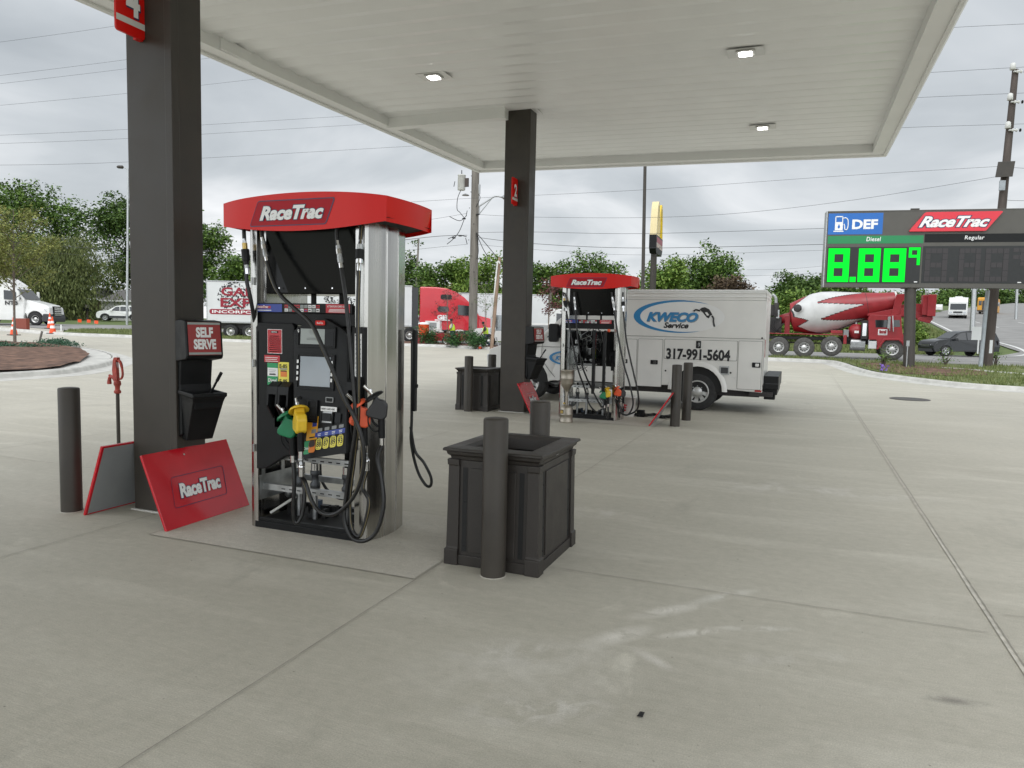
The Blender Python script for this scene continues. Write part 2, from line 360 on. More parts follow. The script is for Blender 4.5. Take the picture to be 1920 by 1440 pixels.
def kerb(line, m, w=.16, h=.15, gut=.45, mb=None, side=1, dz=0):
    """kerb with rounded face and gutter pan; lot side on the right-hand side of the line when side=1"""
    mb = mb or MB(); P = catmull([Vector((p[0], p[1], 0)) for p in line], 4); R = []
    prof = [(-.0, -.1), (0, h), (w*.75, h), (w, h*.8), (w*1.25, .03), (w*1.4, .016), (w*1.4+gut, .006), (w*1.4+gut, -.1)]
    for i, p in enumerate(P):
        t = (P[min(i+1, len(P)-1)]-P[max(i-1, 0)]).normalized(); q = Vector((t.y, -t.x, 0))*side
        R.append([Vector((p.x+q.x*a, p.y+q.y*a, terr(p.x+q.x*a, p.y+q.y*a)+b+dz)) for a, b in prof])
    mb.rings(R, m, False, (1, 1), closed=False); return mb
# ground sheet reaching the horizon
g = MB(); xs = [-1500, -700, -350, -200]+list(np.arange(-120, 121, 4.))+[200, 350, 700, 1500]; ys = [-1500, -500, -150, -60]+list(np.arange(-20, 261, 4.))+[350, 600, 1500, 2500]
nx = len(xs)
def far_z(x, y): return terr(max(-140, min(140, x)), min(y, 215))-.07
g.add([(x, y, far_z(x, y)) for y in ys for x in xs], [(j*nx+i, j*nx+i+1, (j+1)*nx+i+1, (j+1)*nx+i) for j in range(len(ys)-1) for i in range(nx-1)], LAWN, True)
struct(g, 'ground')
KL = [(-52.6, 34.7), (-45.9, 34.3), (-41.7, 35.7), (-34.1, 38.3), (-23.6, 41.4), (-17, 40.6), (-9, 40.2), (-1.6, 39.9), (1.1, 39.55), (1.8, 38), (2.32, 34.7), (3.0, 31.3), (4.57, 27.8), (6.35, 26.5), (11, 25.4), (20, 24.5)]
lot = [(-75, -30), (-75, 31), (-64, 39), (-49.5, 37.2)]+[(-46.3, 34.6)]+KL[2:]+[(32, 24.5), (32, -30)]
struct(sheet(lot, 0, CONC, 2.0), 'forecourt_pavement')
# island pads cast as separate paler slabs
for k, (y0, y1) in enumerate(((4.13, 5.62), (12.42, 13.95))):
    p = MB(); p.add([(-4.62, y0, .004), (-2.30, y0, .004), (-2.30, y1, .004), (-4.62, y1, .004)], [(0, 1, 2, 3)], PADC); struct(p, 'pad_slab')
# joints
jm = MB()
def strip(mb, a, b, w, z, m, wob=0):
    a, b = Vector((*a, 0)), Vector((*b, 0)); n = max(1, int((b-a).length/.5)); q = Vector((-(b-a).y, (b-a).x, 0)).normalized()
    vs = []
    for i in range(n+1):
        p = a+(b-a)*(i/n); o = wob*(noise.noise(Vector((p.x*1.7, p.y*1.7, 3)))); ww = w*(1+.35*noise.noise(Vector((p.x*3, p.y*3, 9)))) if wob else w
        for s_ in (-1, 1): c = p+q*(o+s_*ww/2); vs.append((c.x, c.y, terr(c.x, c.y)+z))
    mb.add(vs, [(2*i, 2*i+1, 2*i+3, 2*i+2) for i in range(n)], m)
for x in (-5.06, -2.28): strip(jm, (x, -8), (x, 30), .006, .007, JOINT, .012)
for x in (-9.2, -13.6, -18, 5.2, 9.4): strip(jm, (x, -8), (x, 24), .008, .007, JOINT, .01)
for y, x0, x1 in ((4.13, -4.62, -2.28), (4.74, -2.28, 1.05), (8.4, -5.06, 1.05), (.6, -9.2, 1.05), (12.42, -5.06, 1.05), (16.5, -9, 1.05), (20.6, -18, 1.05), (25, -18, 1.1), (5.7, -18, -5.06), (9.8, -18, -5.06), (14.2, -20, -5.06), (5.1, 1.2, 12), (10.4, 1.2, 12), (15.2, 1.2, 12), (21.9, 1.2, 14), (2.0, 1.2, 8)):
    strip(jm, (x0, y), (x1, y), .005, .007, JOINT, .012)
strip(jm, (-4.62, 4.13), (-4.62, 5.62), .006, .008, JOINT)
struct(jm, 'pavement_lines')
sj = MB(); strip(sj, (1.13, -6), (1.10, 33), .034, .005, SEAL, .006); strip(sj, (1.140, -6), (1.110, 33), .007, .009, JOINT, .006); struct(sj, 'pavement_sealant_line')
# dried-water smears, with shapes of their own
sm = MB(); PALE = mat('chalky_smear', (.385, .37, .335), .75, var=.10, ns=9)
def smear(pts, w, seed):
    P = catmull([Vector((*TG(*p)[:2], 0)) for p in pts], 10); vs = []
    for i, p in enumerate(P):
        t = (P[min(i+1, len(P)-1)]-P[max(i-1, 0)]).normalized(); q = Vector((-t.y, t.x, 0)); f = math.sin(math.pi*i/(len(P)-1))**.5
        for s_ in (-1, 1):
            o = w*f*(.55+.9*noise.noise(Vector((i*.45, s_*3.3, seed)))); vs.append(p+q*s_*max(.002, o)+Vector((0, 0, .0045)))
    sm.add(vs, [(2*i, 2*i+1, 2*i+3, 2*i+2) for i in range(len(P)-1)], PALE)
if 0: smear([(1130, 1215), (1180, 1180), (1240, 1150), (1300, 1128), (1370, 1110), (1420, 1103)], .026, 1)
if 0: smear([(1215, 1197), (1290, 1188), (1360, 1175), (1440, 1178)], .018, 2)

# roads
road = [(-90, 20), (-75, 31.5), (-64, 39.2), (-49.5, 37.3), (-47.5, 40.9), (-40.5, 44.6), (-28, 47.5), (-17, 44), (-9, 42.6), (-1.7, 42.3), (1.5, 42), (4.8, 40.8), (9.7, 40.7), (16, 39.5), (34, 36), (44, 60), (48, 110), (54, 150), (66, 200), (90, 250), (60, 262), (42, 215), (26, 170), (18.5, 140), (16.3, 120), (15.4, 105), (14.5, 90), (15.6, 74), (15.4, 66), (12.5, 60), (8.5, 59), (2, 57), (-2.5, 57), (-19, 55), (-31, 57), (-48, 53), (-58, 50), (-66, 45), (-90, 32)]
rd = sheet(road, .012, ASPO, 2.2)
struct(rd, 'road')
mk = MB()
def poly_line(pts, w, m, dz=.03, mb=mk, dash=None):
    P = catmull([Vector((x, y, 0)) for x, y in pts], 6); acc = 0
    for a, b in zip(P, P[1:]):
        acc += (b-a).length
        if dash and (acc % (dash[0]+dash[1])) > dash[0]: continue
        strip(mb, a[:2], b[:2], w, dz, m)
poly_line([(17.2, 135), (16.7, 120), (15.9, 105), (15.2, 90), (16.2, 76), (16.0, 68), (14.8, 62.5), (12.3, 59.4), (8, 58.4)], .28, LINEW)
for k in (5.2, 10.4): poly_line([(18+k, 150), (17+k, 120), (16.5+k, 96), (17+k, 72)], .2, LINEW, dash=(3, 8))
poly_line([(40, 150), (37, 110), (35, 72)], .22, LINEW); poly_line([(-30, 52.5), (-15, 50), (0, 49.3), (12, 48.5)], .14, LINEW, dash=(3, 7))
poly_line([(-48, 47.5), (-30, 52), (-15, 49.6), (0, 48.9), (12, 48.1)], .12, LINEW)
for y in (86, 96): strip(mk, (24, y), (24.1, y+3), .5, .03, LINEW)
struct(mk, 'road_markings')
# cracked tar shadows lane
# kerbs
kb = kerb(KL, KERBM, side=1); struct(kb, 'kerb_line')
ISK = [(-19.2, 9.5), (-19.3, 13.4), (-19.9, 15.2), (-22.4, 18.4), (-25.6, 21.2), (-30.6, 24.2), (-38, 26.9), (-46, 26)]
struct(kerb(ISK, KERBM, side=1, w=.18, h=.16, gut=.5), 'island_kerb')
isl0 = [(p.x, p.y) for p in catmull([Vector((x-.05, y-.02, 0)) for x, y in ISK], 4)]+[(-46, 9.5)]
inn = [(x-.02, y) for x, y in ISK]+[(-46, 9.5)]
if 0: struct(sheet([(-19.55, 9.5), (-19.6, 13.4), (-20.1, 15.0), (-22.6, 18.15), (-25.8, 20.9), (-30.7, 23.9), (-38, 26.5), (-46, 25.6), (-46, 9.5)], .165, KERBM, 2), 'apron_pavement')
struct(sheet(isl0, .14, KERBM, 1.2), 'apron_pavement')
isl = [(-19.4, 10), (-19.5, 12.9), (-19.55, 13.8), (-19.9, 14.8), (-21.8, 16.9), (-25, 19.8), (-28.2, 21.9), (-32.3, 23.7), (-36, 24.6), (-45.5, 24.3), (-45.5, 10)]
md = sheet(isl, .155, MULCH, .9, fn=lambda x, y: terr(x, y)+.05+.05*noise.noise(Vector((x*.9, y*.9, 0)))+.12*ss(-x, 22, 30)); struct(md, 'mulch_ground')
GRS = mat('grass_strip', (.095, .125, .035), .9, col2=(.17, .19, .07), ns=2.2, var=.1, detail=8)
lst = [(-46.5, 34.9), (-41.8, 35.9), (-34.2, 38.5), (-26.5, 40.9), (-28, 47), (-40.5, 44.2), (-47.3, 40.5), (-49, 37.2)]
struct(sheet(lst, .11, GRS, 1.5), 'grass_ground')
cmul = [(-26.4, 40.95), (-23.6, 41.6), (-17, 40.8), (-9, 40.4), (-9, 42.4), (-17, 43.8), (-28, 47)]
struct(sheet(cmul, .12, MULCH, 1.5), 'mulch_ground')
rst = [(-9, 40.4), (-1.6, 40.1), (1.2, 39.8), (2.0, 38.1), (2.52, 34.8), (3.2, 31.5), (4.7, 28.0), (6.4, 26.8), (11, 25.7), (20, 24.8), (30, 24.8), (34, 35.6), (16, 39.2), (9.7, 40.5), (4.8, 40.6), (1.5, 41.8), (-9, 42.4)]
struct(sheet(rst, .12, GRS, 1.5), 'verge_ground')
rmul = [(2.3, 38), (2.9, 34.5), (3.6, 32), (5.2, 31.6), (6.8, 33.5), (7.2, 36.5), (5.5, 38.2), (3.4, 38.9)]
struct(sheet(rmul, .145, MULCH, 1.0), 'mulch_ground')
# low white stone edging slabs in the verge, left of the price sign's second post
# tufts of grass (nobody could count them)
def tufts(areas, name, label, n, h0, h1, m, seed=1, w=.02):
    r = random.Random(seed); vs = []; fs = []
    for poly, k, base in areas:
        xs_ = [p[0] for p in poly]; ys_ = [p[1] for p in poly]; c = 0; q = len(poly)
        while c < int(n*k):
            x, y = r.uniform(min(xs_), max(xs_)), r.uniform(min(ys_), max(ys_)); ins = False
            for i in range(q):
                a, b = poly[i], poly[i-1]
                if (a[1] > y) != (b[1] > y) and x < (b[0]-a[0])*(y-a[1])/(b[1]-a[1])+a[0]: ins = not ins
            c += 1
            if not ins or noise.noise(Vector((x*.5, y*.5, seed))) < -.25: continue
            z = terr(x, y)+base-.02
            for _ in range(4):
                a = r.uniform(0, 6.28); h = r.uniform(h0, h1); X, Y = x+r.uniform(-.12, .12), y+r.uniform(-.12, .12); d = (math.cos(a)*w, math.sin(a)*w); ln = (r.uniform(-.5, .5)*h, r.uniform(-.5, .5)*h); b_ = len(vs)
                vs += [(X-d[0], Y-d[1], z), (X+d[0], Y+d[1], z), (X+ln[0], Y+ln[1], z+h)]; fs.append((b_, b_+1, b_+2))
    mb = MB(); mb.add(vs, fs, m); o = mb.build(name, kind='stuff'); tag(o, label, 'grass'); return o
BLD = mat('grass_blades', (.10, .14, .035), .8, col2=(.20, .22, .08), ns=.7, var=.1, isl=.6)
tufts([(rst, 1, .12), (lst, .5, .11)], 'grass', 'short rough grass tufts growing on the verges beside the kerb', 16000, .05, .20, BLD, 3)
bank = [(-3, 58.5), (2, 58), (8.5, 60), (12, 61), (14.6, 68), (14, 75), (13.8, 90), (14.5, 105), (15, 125), (-5, 110), (-12, 70)]
tufts([(bank, 1, -.07)], 'long_grass', 'long green grass covering the bank between road and trees behind the mixer truck', 14000, .15, .5, BLD, 5, .06)
# ================================================ CANOPY
CANW = mat('canopy_white', (.80, .808, .795), .34, var=.03, ns=1.5)
CANF = mat('canopy_fascia', (.76, .765, .75), .45, var=.03, ns=1.2)
CAX0, CAX1, CAY0 = -8.13, 1.47, -4.2  # near edge lies out of view, cut short so sky lights the foreground
def cz_(x, y): return 5.695+.0237*(y-13.06)-.011*(x+4.9)
def far_y(x): return 17.8+(x-CAX0)/(CAX1-CAX0)*.42
t = thing('fuel_canopy', 'large flat white ribbed canopy roof over the fuel pumps on dark columns', 'canopy', (-3.2, 4, 5.6)); T = Matrix.Translation(-t.location)
so_ = MB(); ny = int((17.8-CAY0)/.4)
def cpt(x, k, dz):   # k in rib units counted from the far edge
    y = far_y(x)-k*.4; return Vector((x, y, cz_(x, y)+dz))
nxs = 5
for k in range(ny):
    for i in range(nxs):
        xa = CAX0+(CAX1-CAX0)*i/nxs; xb = CAX0+(CAX1-CAX0)*(i+1)/nxs
        w_ = 0; pr = [(k, .0), (k+.02, -.016), (k+.35, -.030), (k+.66, -.006), (k+.885, .012), (k+.887, .055), (k+.990, .055), (k+1, 0)]
        R = [[cpt(xx, kk, dz+.02) for xx in (xa, xb)] for kk, dz in pr]
        so_.rings(R, CANW, False, (0, 0), closed=False)
so_.build('soffit', t, M=T)
fa = MB()
def rim(a, b, inw):   # a->b along edge; inward unit inw
    n = 8; R = []
    for i in range(n+1):
        p = Vector(a).lerp(Vector(b), i/n); x, y = p.x, p.y; z = cz_(x, y); q = Vector(inw)
        def o(d, dz): return Vector((x+q.x*d, y+q.y*d, z+dz))
        R.append([o(.28, .03), o(.28, -.17), o(.045, -.17), o(.045, -.2), o(0, -.215), o(-.03, -.19), o(-.03, .72), o(.1, .72)])
    fa.rings(R, CANF, False, (1, 1), closed=False)
fy0, fy1 = far_y(CAX0), far_y(CAX1)
rim((CAX0, CAY0, 0), (CAX0, fy0, 0), (1, 0, 0)); rim((CAX1, fy1, 0), (CAX1, CAY0, 0), (-1, 0, 0)); rim((CAX0, fy0, 0), (CAX1, fy1, 0), (0, -1, 0)); rim((CAX1, CAY0, 0), (CAX0, CAY0, 0), (0, 1, 0))
fa.build('fascia', t, M=T)
tp = MB(); tp.add([(CAX0, CAY0, cz_(CAX0, CAY0)+.6), (CAX1, CAY0, cz_(CAX1, CAY0)+.6), (CAX1, fy1, cz_(CAX1, fy1)+.6), (CAX0, fy0, cz_(CAX0, fy0)+.6)], [(0, 1, 2, 3)], CANF); tp.build('roof_deck', t, M=T)
bm_ = MB(); bz = cz_(-6.5, 12.7); bm_.box(CAX0+.24, -5.36, 12.86, 13.06, bz-.19, bz+.02, CANF); bm_.build('cross_beam', t, M=T, bevel=.006)
sc_ = MB(); sc_.box(CAX0+.275, CAX0+.32, 8.35, 8.95, cz_(CAX0, 8.6)-.16, cz_(CAX0, 8.6)+.0, CANF); sc_.build('scupper_cover', t, M=T, bevel=.004)
LENS = mat('lamp_lens', (.9, .9, .9), .2, emit=(1, .99, .95), es=14); ALU = mat('aluminium_trim', (.62, .62, .6), .38, .6)
for k, (x, y, lb) in enumerate(((-5.72, 10.75, 'lit square canopy lamp left of the centre column'), (-.96, 11.1, 'lit square canopy lamp nearest on the right half of the soffit'), (-.96, 15.6, 'small-looking lit canopy lamp far right by the far edge'))):
    z = cz_(x, y)-.014; l_ = thing('canopy_light', lb, 'light', (x, y, z), 0, 'recessed lamps in the canopy soffit')
    a = MB(); a.box(-.25, .25, -.17, .17, -.008, .0, ALU); a.build('trim_plate', l_, bevel=.003)
    a = MB(); a.prism(rrect(-.13, .13, -.12, .12, .04), 'z', -.03, -.0125, ALU); a.build('housing', l_)
    a = MB(); a.prism(rrect(-.09, .09, -.085, .085, .03), 'z', -.036, -.0305, LENS); a.build('lens', l_)
def column(x0, x1, y0, y1, num, lab, yb):
    xc, yc = (x0+x1)/2, (y0+y1)/2; t = thing('canopy_column', lab, 'column', (xc, yc, 0), 0, 'dark columns of the fuel canopy'); T = Matrix.Translation(-t.location)
    zt = cz_(xc, yc)+.01
    a = MB(); a.box(x0, x1, y0, y1, -.02, zt, BRONZE); a.build('column_cladding', t, M=T, bevel=.012, seg=3)
    a = MB(); a.box(x1-.075, x1+.003, y0-.003, y0+.075, .012, zt, BRONZE); a.build('corner_trim', t, M=T, bevel=.006, seg=2)
    a = MB(); a.box(x0-.02, x1+.02, y0-.02, y1+.02, -.02, .012, KERBM); a.build('grout_base', t, M=T, bevel=.004)
    a = MB(); zz = zt-.022
    a.box(x0-.1, x1+.1, y0-.08, y1+.08, zz-.004, zz+.006, CANF); a.build('soffit_collar', t, M=T)
    return t
column(-5.36, -4.86, 4.64, 4.96, '4', 'nearest dark bronze canopy column carrying the flag marked 4', 0)
column(-5.42, -4.915, 13.06, 13.40, '2', 'farther dark bronze canopy column carrying the flag marked 2', 0)
def flag(X, yf, z0, z1, wd, num, lab):
    t = thing('pump_number_sign', lab, 'sign', (X, yf, z0), 0, 'red pump number flags on the columns'); T = Matrix.Translation(-t.location)
    a = MB(); prof = rrect(yf-wd, yf, z0, z1, .03); a.prism(prof, 'x', X-.018, X+.002, REDG); a.build('flag_panel', t, M=T)
    a = MB(); a.box(X-.06, X-.018, yf-.06, yf, z0-.0, z1, REDG); a.build('bracket', t, M=T)
    a = MB(); h = z1-z0; a.rect((X+.004, yf-wd, z0+h*.16), Y_, Z_, wd, h*.10, mat('flag_stripe', (.62, .62, .58), .4))
    put_text(a, num, (X+.005, yf-wd*.63+.008, z0+h*.33-.01), Y_, Z_, wd*.42, h*.42, NAVY, 0, .05)
    put_text(a, num, (X+.007, yf-wd*.63, z0+h*.33), Y_, Z_, wd*.42, h*.42, WHT, 0, .04)
    a.build('lettering', t, M=T)
flag(-5.14, 4.636, 3.93, 4.42, .27, '4', 'red flag sign with a white 4 high on the nearest column')
flag(-5.14, 13.056, 3.92, 4.41, .27, '2', 'small red flag sign with a white 2 on the farther column')
# ================================================ FUEL DISPENSERS
def nozzle(par, P, yaw, colm, swivel=False, sc=1.0, dark=False):
    """P = guard centre in the dispenser's frame; yaw turns the nozzle about the vertical; returns the point where the hose leaves"""
    P = Vector(P); sc *= 1.18 if par.location.y < 8 else 1.0; R = Matrix.Translation(P)@Matrix.Rotation(yaw, 4, 'Z')@Matrix.Scale(sc, 4); d = Vector((-.55, 0, .83)).normalized()
    b = MB(); out = [(.012, .028), (-.006, -.035), (-.042, -.085), (-.044, -.112), (-.02, -.125), (.055, -.142), (.084, -.122), (.09, -.05), (.07, -.018), (.032, -.008)]
    b.prism([p for p in out], 'y', -.034, .034, colm)
    o = b.build('nozzle', par, bevel=.012, seg=3, M=R)
    g = MB(); g.lathe([(.004, .014), (.03, .012), (.058, .002), (.066, -.012), (.064, -.016), (.05, -.006), (.02, .002)], (0, 0, .01), d, 20, colm if not dark else BLKP); g.build('splash_guard', o, M=R)
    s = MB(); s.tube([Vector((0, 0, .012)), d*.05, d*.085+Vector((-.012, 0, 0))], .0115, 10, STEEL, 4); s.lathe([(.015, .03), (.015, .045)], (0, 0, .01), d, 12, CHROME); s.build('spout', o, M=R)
    l_ = MB(); l_.tube([(-.03, 0, -.11), (-.028, 0, -.17), (.01, 0, -.215), (.045, 0, -.20)], .006, 6, BLKP, 4); l_.tube([(-.01, 0, -.118), (.0, 0, -.155), (.03, 0, -.185)], .008, 6, BLKP, 3); l_.build('trigger', o, M=R)
    k = MB(); k.cyl((.05, 0, -.125), (.054, 0, -.255), .0225, .0215, 14, BLKP); k.build('grip', o, M=R)
    f = MB(); q = Vector((.054, 0, -.255)); f.cyl(q, q+Vector((.001, 0, -.045)), .0165, n=12, m=CHROME)
    e = q+Vector((.001, 0, -.045))
    if swivel:
        f.ball(e+Vector((.0, 0, -.01)), .019, GALV, 6); f.cyl(e+Vector((0, 0, -.01)), e+Vector((.012, 0, -.05)), .014, n=10, m=GALV); f.ball(e+Vector((.012, 0, -.055)), .02, CHROME, 6)
        f.cyl(e+Vector((.012, 0, -.06)), e+Vector((.012, 0, -.115)), .0165, n=12, m=CHROME); e = e+Vector((.012, 0, -.115))
    f.build('ferrule', o, M=R)
    return R@e
def hose(par, pts, r=.0155, fit=None, stripe=None, name='hose'):
    m = MB(); m.tube(pts, r, 9, RUB, 7)
    o = m.build(name, par)
    if stripe:
        P = catmull([Vector(p) for p in pts], 7); s_ = MB(); s_.tube([p+Vector((-r*.70*stripe, -r*.62, 0)) for p in P], r*.18, 5, STRP, 1); s_.build('hose_stripe', o)
    if fit:     # breakaway coupling along the first leg: list of (t, radius, length, material)
        a, b = Vector(fit[0]), Vector(fit[1]); f = MB(); L_ = (b-a).length; d = (b-a).normalized()
        for t0, t1, rr, mm in fit[2]: f.cyl(a+d*L_*t0, a+d*L_*t1, rr, n=12, m=mm)
        f.build('breakaway_coupling', o)
    return o
def side_profile(sx):
    """plan outline of a rounded stainless side cheek, outer face at x=.61"""
    o = []
    for i in range(6): a = rad(90*i/5); o.append((.60-.13+.13*math.sin(a)*1.0, -.30+.16-.16*math.cos(a)))
    o = [(.455, -.30), (.50, -.298), (.528, -.288), (.548, -.268), (.590, -.10), (.592, -.095), (.580, -.09)]
    mid = [(.580, -.075), (.592, -.07), (.594, .07), (.580, .075), (.580, .09), (.592, .095), (.590, .10)]
    b = [(.552, .262), (.535, .286), (.50, .298)]
    inn = [(.48, .27), (.575, .10), (.575, -.10), (.48, -.27)]
    return [(x*sx, y) for x, y in (o+mid+b+[(.455, .30)]+inn)]
def crown_y(x, zz=0): return -.378+.035*max(0, (abs(x)-.47)/.28)**2
def sticker(mb, O, w, h, m, rows=(), e=.002, ink=WHT, u=X_, v=Z_):
    O = Vector(O); n = -Y_ if u == X_ else X_
    mb.rect(O+n*e, u, v, w, h, m)
    for (fx, fy, fw, fh, mm) in rows: mb.rect(O+n*(2*e)+u*(fx*w)+v*(fy*h), u, v, fw*w, fh*h, mm or ink)
def lines(n, y0, y1, x0=.1, x1=.9, m=None, seed=1, th=.45):
    r = random.Random(seed); p = (y1-y0)/n; out = []
    for i in range(n):
        a = x0+r.uniform(0, .08); b = x1-r.uniform(0, .15); out.append((a, y0+p*i, b-a, p*th, m))
    return out
def dispenser(loc, label, kind):
    t = thing('fuel_dispenser', label, 'fuel pump', loc, 0, 'fuel pumps under the canopy'); root = Vector(loc); OP = kind == 'open'
    def LP(px, py, yl): return AY(px, py, root.y+yl)-root
    for sx in (-1, 1):
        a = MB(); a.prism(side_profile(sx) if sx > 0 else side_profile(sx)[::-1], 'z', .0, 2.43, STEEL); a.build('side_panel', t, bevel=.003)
    for z in (.62, 1.30, 1.95): h = MB(); h.cyl((-.49, -.312, z), (-.49, -.312, z+.06), .008, n=8, m=GALV); h.build('hinge', t)
    # crown
    W = .745; zt = lambda x: 2.585+.05*(1-(x/W)**2); zb = lambda x: 2.405-.055*(1-(x/W)**2)
    xs_ = [-W+2*W*i/24 for i in range(25)]; c = MB()
    def skin(fr, top, bot, smooth=True):
        c.add([(x+(.028*(1 if x > 0 else -1)*abs(x/W)**6 if False else 0), fr(x), z) for x in xs_ for z in (bot(x), top(x))], [(2*i, 2*i+2, 2*i+3, 2*i+1) for i in range(24)], REDG, smooth)
    fr = lambda x: crown_y(x); bk = lambda x: -crown_y(x)
    skin(fr, zt, zb); skin(bk, zt, zb)
    for sx in (-1, 1):
        ys_ = [fr(W)+(bk(W)-fr(W))*i/12 for i in range(13)]; q = []
        for y in ys_:
            xx = sx*(W+.03*(1-(y/.345)**2)); dz = .0*(1-(y/.345)**2)
            q += [(xx if abs(y) < .34 else sx*W, y, 2.405-dz*.5), (xx if abs(y) < .34 else sx*W, y, 2.585+dz)]
        # side face, swept in at the bottom
        c.add([(x-sx*(.0 if i % 2 else .022), y, z) for i, (x, y, z) in enumerate(q)], [(2*i, 2*i+2, 2*i+3, 2*i+1) for i in range(12)], REDG, True)
    c.add([(x, y, zt(x)-.004) for x in xs_ for y in (fr(x), bk(x))], [(2*i, 2*i+2, 2*i+3, 2*i+1) for i in range(24)], REDG)
    c.add([(x, y, zb(x)+.03) for x in xs_ for y in (fr(x)+.012, bk(x)-.012)], [(2*i, 2*i+2, 2*i+3, 2*i+1) for i in range(24)], DARK)
    cr = c.build('crown', t)
    lg = MB(); lw, lh = (.79, .195) if not OP else (.76, .17); lx = -.455 if not OP else -.44; lz = 2.39 if not OP else 2.385
    logo(lg, (lx, 0, lz), X_, Z_, -Y_, lw, lh, 0, warp=None, fill=None)
    # re-project the badge onto the curved front: layers separated by a millimetre or two
    lg = MB()
    def wp(e): return lambda p: Vector((p.x, crown_y(p.x)-e, p.z))
    sk = .42; Wl = lw-sk*lh; r_ = .1*lh; O = Vector((lx, 0, lz))
    face2d(lg, rrect(0, Wl, 0, lh, r_, sk), O, X_, Z_, mat('badge_red', (.38, .006, .014), .4, spec=.2), wp(.0015)); tt = .007
    def fr2(P, Q, e): frame2d(lg, P, Q, O, X_, Z_, NAVY, wp(e))
    fr2(rrect(0, Wl, 0, lh, r_, sk), rrect(tt, Wl-tt, tt, lh-tt, r_*.8, sk), .003)
    O2 = O+Vector((lw*.13, 0, lh*.235)); put_text(lg, 'RaceTrac', O2, X_, Z_, lw*.74, lh*.53, NAVY, .32, .085, fit=.03, space=.95, warp=wp(.0045)); put_text(lg, 'RaceTrac', O2, X_, Z_, lw*.74, lh*.53, WHT, .32, .045, fit=.03, space=.95, warp=wp(.006))
    lg.build('lettering', cr)
    # upper dark compartment
    u = MB(); u.box(-.42, .45, -.20, .20, 1.885, 2.40, BLKG)
    u.build('upper_housing', t, bevel=.01)
    d = MB(); d.add([(-.42, -.26, 2.39), (.46, -.26, 2.38), (.46, -.215, 1.90), (-.22, -.215, 1.89)], [(0, 3, 2, 1)], BLKG)
    for x in (-.30, -.05, .2, .42): d.cyl((x, -.222, 1.93), (x, -.228, 1.93), .006, n=8, m=CHROME)
    d.build('raised_cover', t)
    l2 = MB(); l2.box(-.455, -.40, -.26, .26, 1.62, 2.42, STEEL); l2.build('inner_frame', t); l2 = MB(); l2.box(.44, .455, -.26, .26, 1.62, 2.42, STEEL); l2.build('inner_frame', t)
    for x in (-.14, .13): st = MB(); st.box(x-.012, x+.012, -.02, .02, 1.78, 1.90, BLKP); st.build('strut', t)
    # header strip with payment marks
    hd = MB(); hd.box(-.50, .46, -.27, .27, 1.64, 1.735, BLKP); hd.box(-.505, .42, -.285, -.27, 1.735, 1.81, BLKP); hd.box(-.505, .42, .27, .285, 1.735, 1.81, BLKP); ho = hd.build('header', t, bevel=.004)
    ht = MB(); sticker(ht, (-.495, -.285, 1.74), .27, .062, SBLU, [(.1, .45, .5, .3, REDD), (.12, .15, .5, .1, WHT)]); put_text(ht, 'RaceTrac', (-.465, -.291, 1.77), X_, Z_, .11, .02, WHT, .3, .02)
    r = random.Random(3)
    for i in range(9):
        for j in range(2): ht.rect((-.20+i*.037, -.287, 1.745+j*.029), X_, Z_, .032, .024, r.choice([WHT, WHT, GREYP, LCD, REDD])); ht.rect((-.195+i*.037, -.289, 1.752+j*.029), X_, Z_, .02, .008, r.choice([BLKI, SBLU, GREYP]))
    sticker(ht, (.185, -.285, 1.74), .215, .066, REDD, lines(3, .1, .5, .1, .9, None, 3)); put_text(ht, 'ATTENTION CARD USERS', (.20, -.291, 1.782), X_, Z_, .18, .014, WHT, 0, .01)
    ht.build('lettering', ho)
    # ------- doors and pay module
    def big_door(front=True):
        a = MB(); y = -.30
        a.prism([(-.475, .475), (-.475, 1.62), (-.45, 1.655), (-.12, 1.655), (-.10, 1.63), (-.10, .63), (-.20, .60), (-.38, .49)], 'y', y, y+.06, BLKP); o = a.build('door_panel', t, bevel=.008)
        s_ = MB(); s_.prism([(-.455, 1.0), (-.455, 1.58), (-.447, 1.59), (-.447, 1.0)], 'y', y-.004, y+.001, BLKG); s_.build('door_slot', o)
        b = MB()
        sticker(b, (-.355, y, 1.415), .142, .19, WHT, [(.03, .02, .94, .96, REDD)]+lines(9, .06, .78, .1, .95, None, 4, .4)+[(.25, .84, .5, .09, BLKI)]); put_text(b, 'NOTICE', (-.31, y-.006, 1.578), X_, Z_, .05, .012, WHT, 0, .02)
        sticker(b, (-.385, y, 1.345), .15, .055, REDD, lines(3, .1, .9, .06, .95, None, 9, .3), e=.0022)
        sticker(b, (-.355, y, 1.165), .10, .175, WHT, [(0, 0, 1, .40, SGRN), (0, .78, 1, .22, SGRN)]+lines(4, .46, .74, .12, .9, GREYP, 5, .25)+[(.2, .46, .6, .05, BLKI)]); put_text(b, 'Diesel', (-.345, y-.006, 1.19), X_, Z_, .08, .028, WHT, 0, .02)
        sticker(b, (-.25, y, 1.165), .102, .185, SYEL, [(.22, .38, .6, .22, SORG), (.22, .60, .6, .05, BLKI), (.15, .68, .7, .06, GREYP), (.15, .06, .7, .08, GREYP)]); put_text(b, 'E-85', (-.235, y-.006, 1.305), X_, Z_, .072, .028, BLKI, 0, .02); put_text(b, 'E-85', (-.235, y-.006, 1.185), X_, Z_, .072, .03, BLKI, 0, .02)
        b.build('stickers', o)
        return o
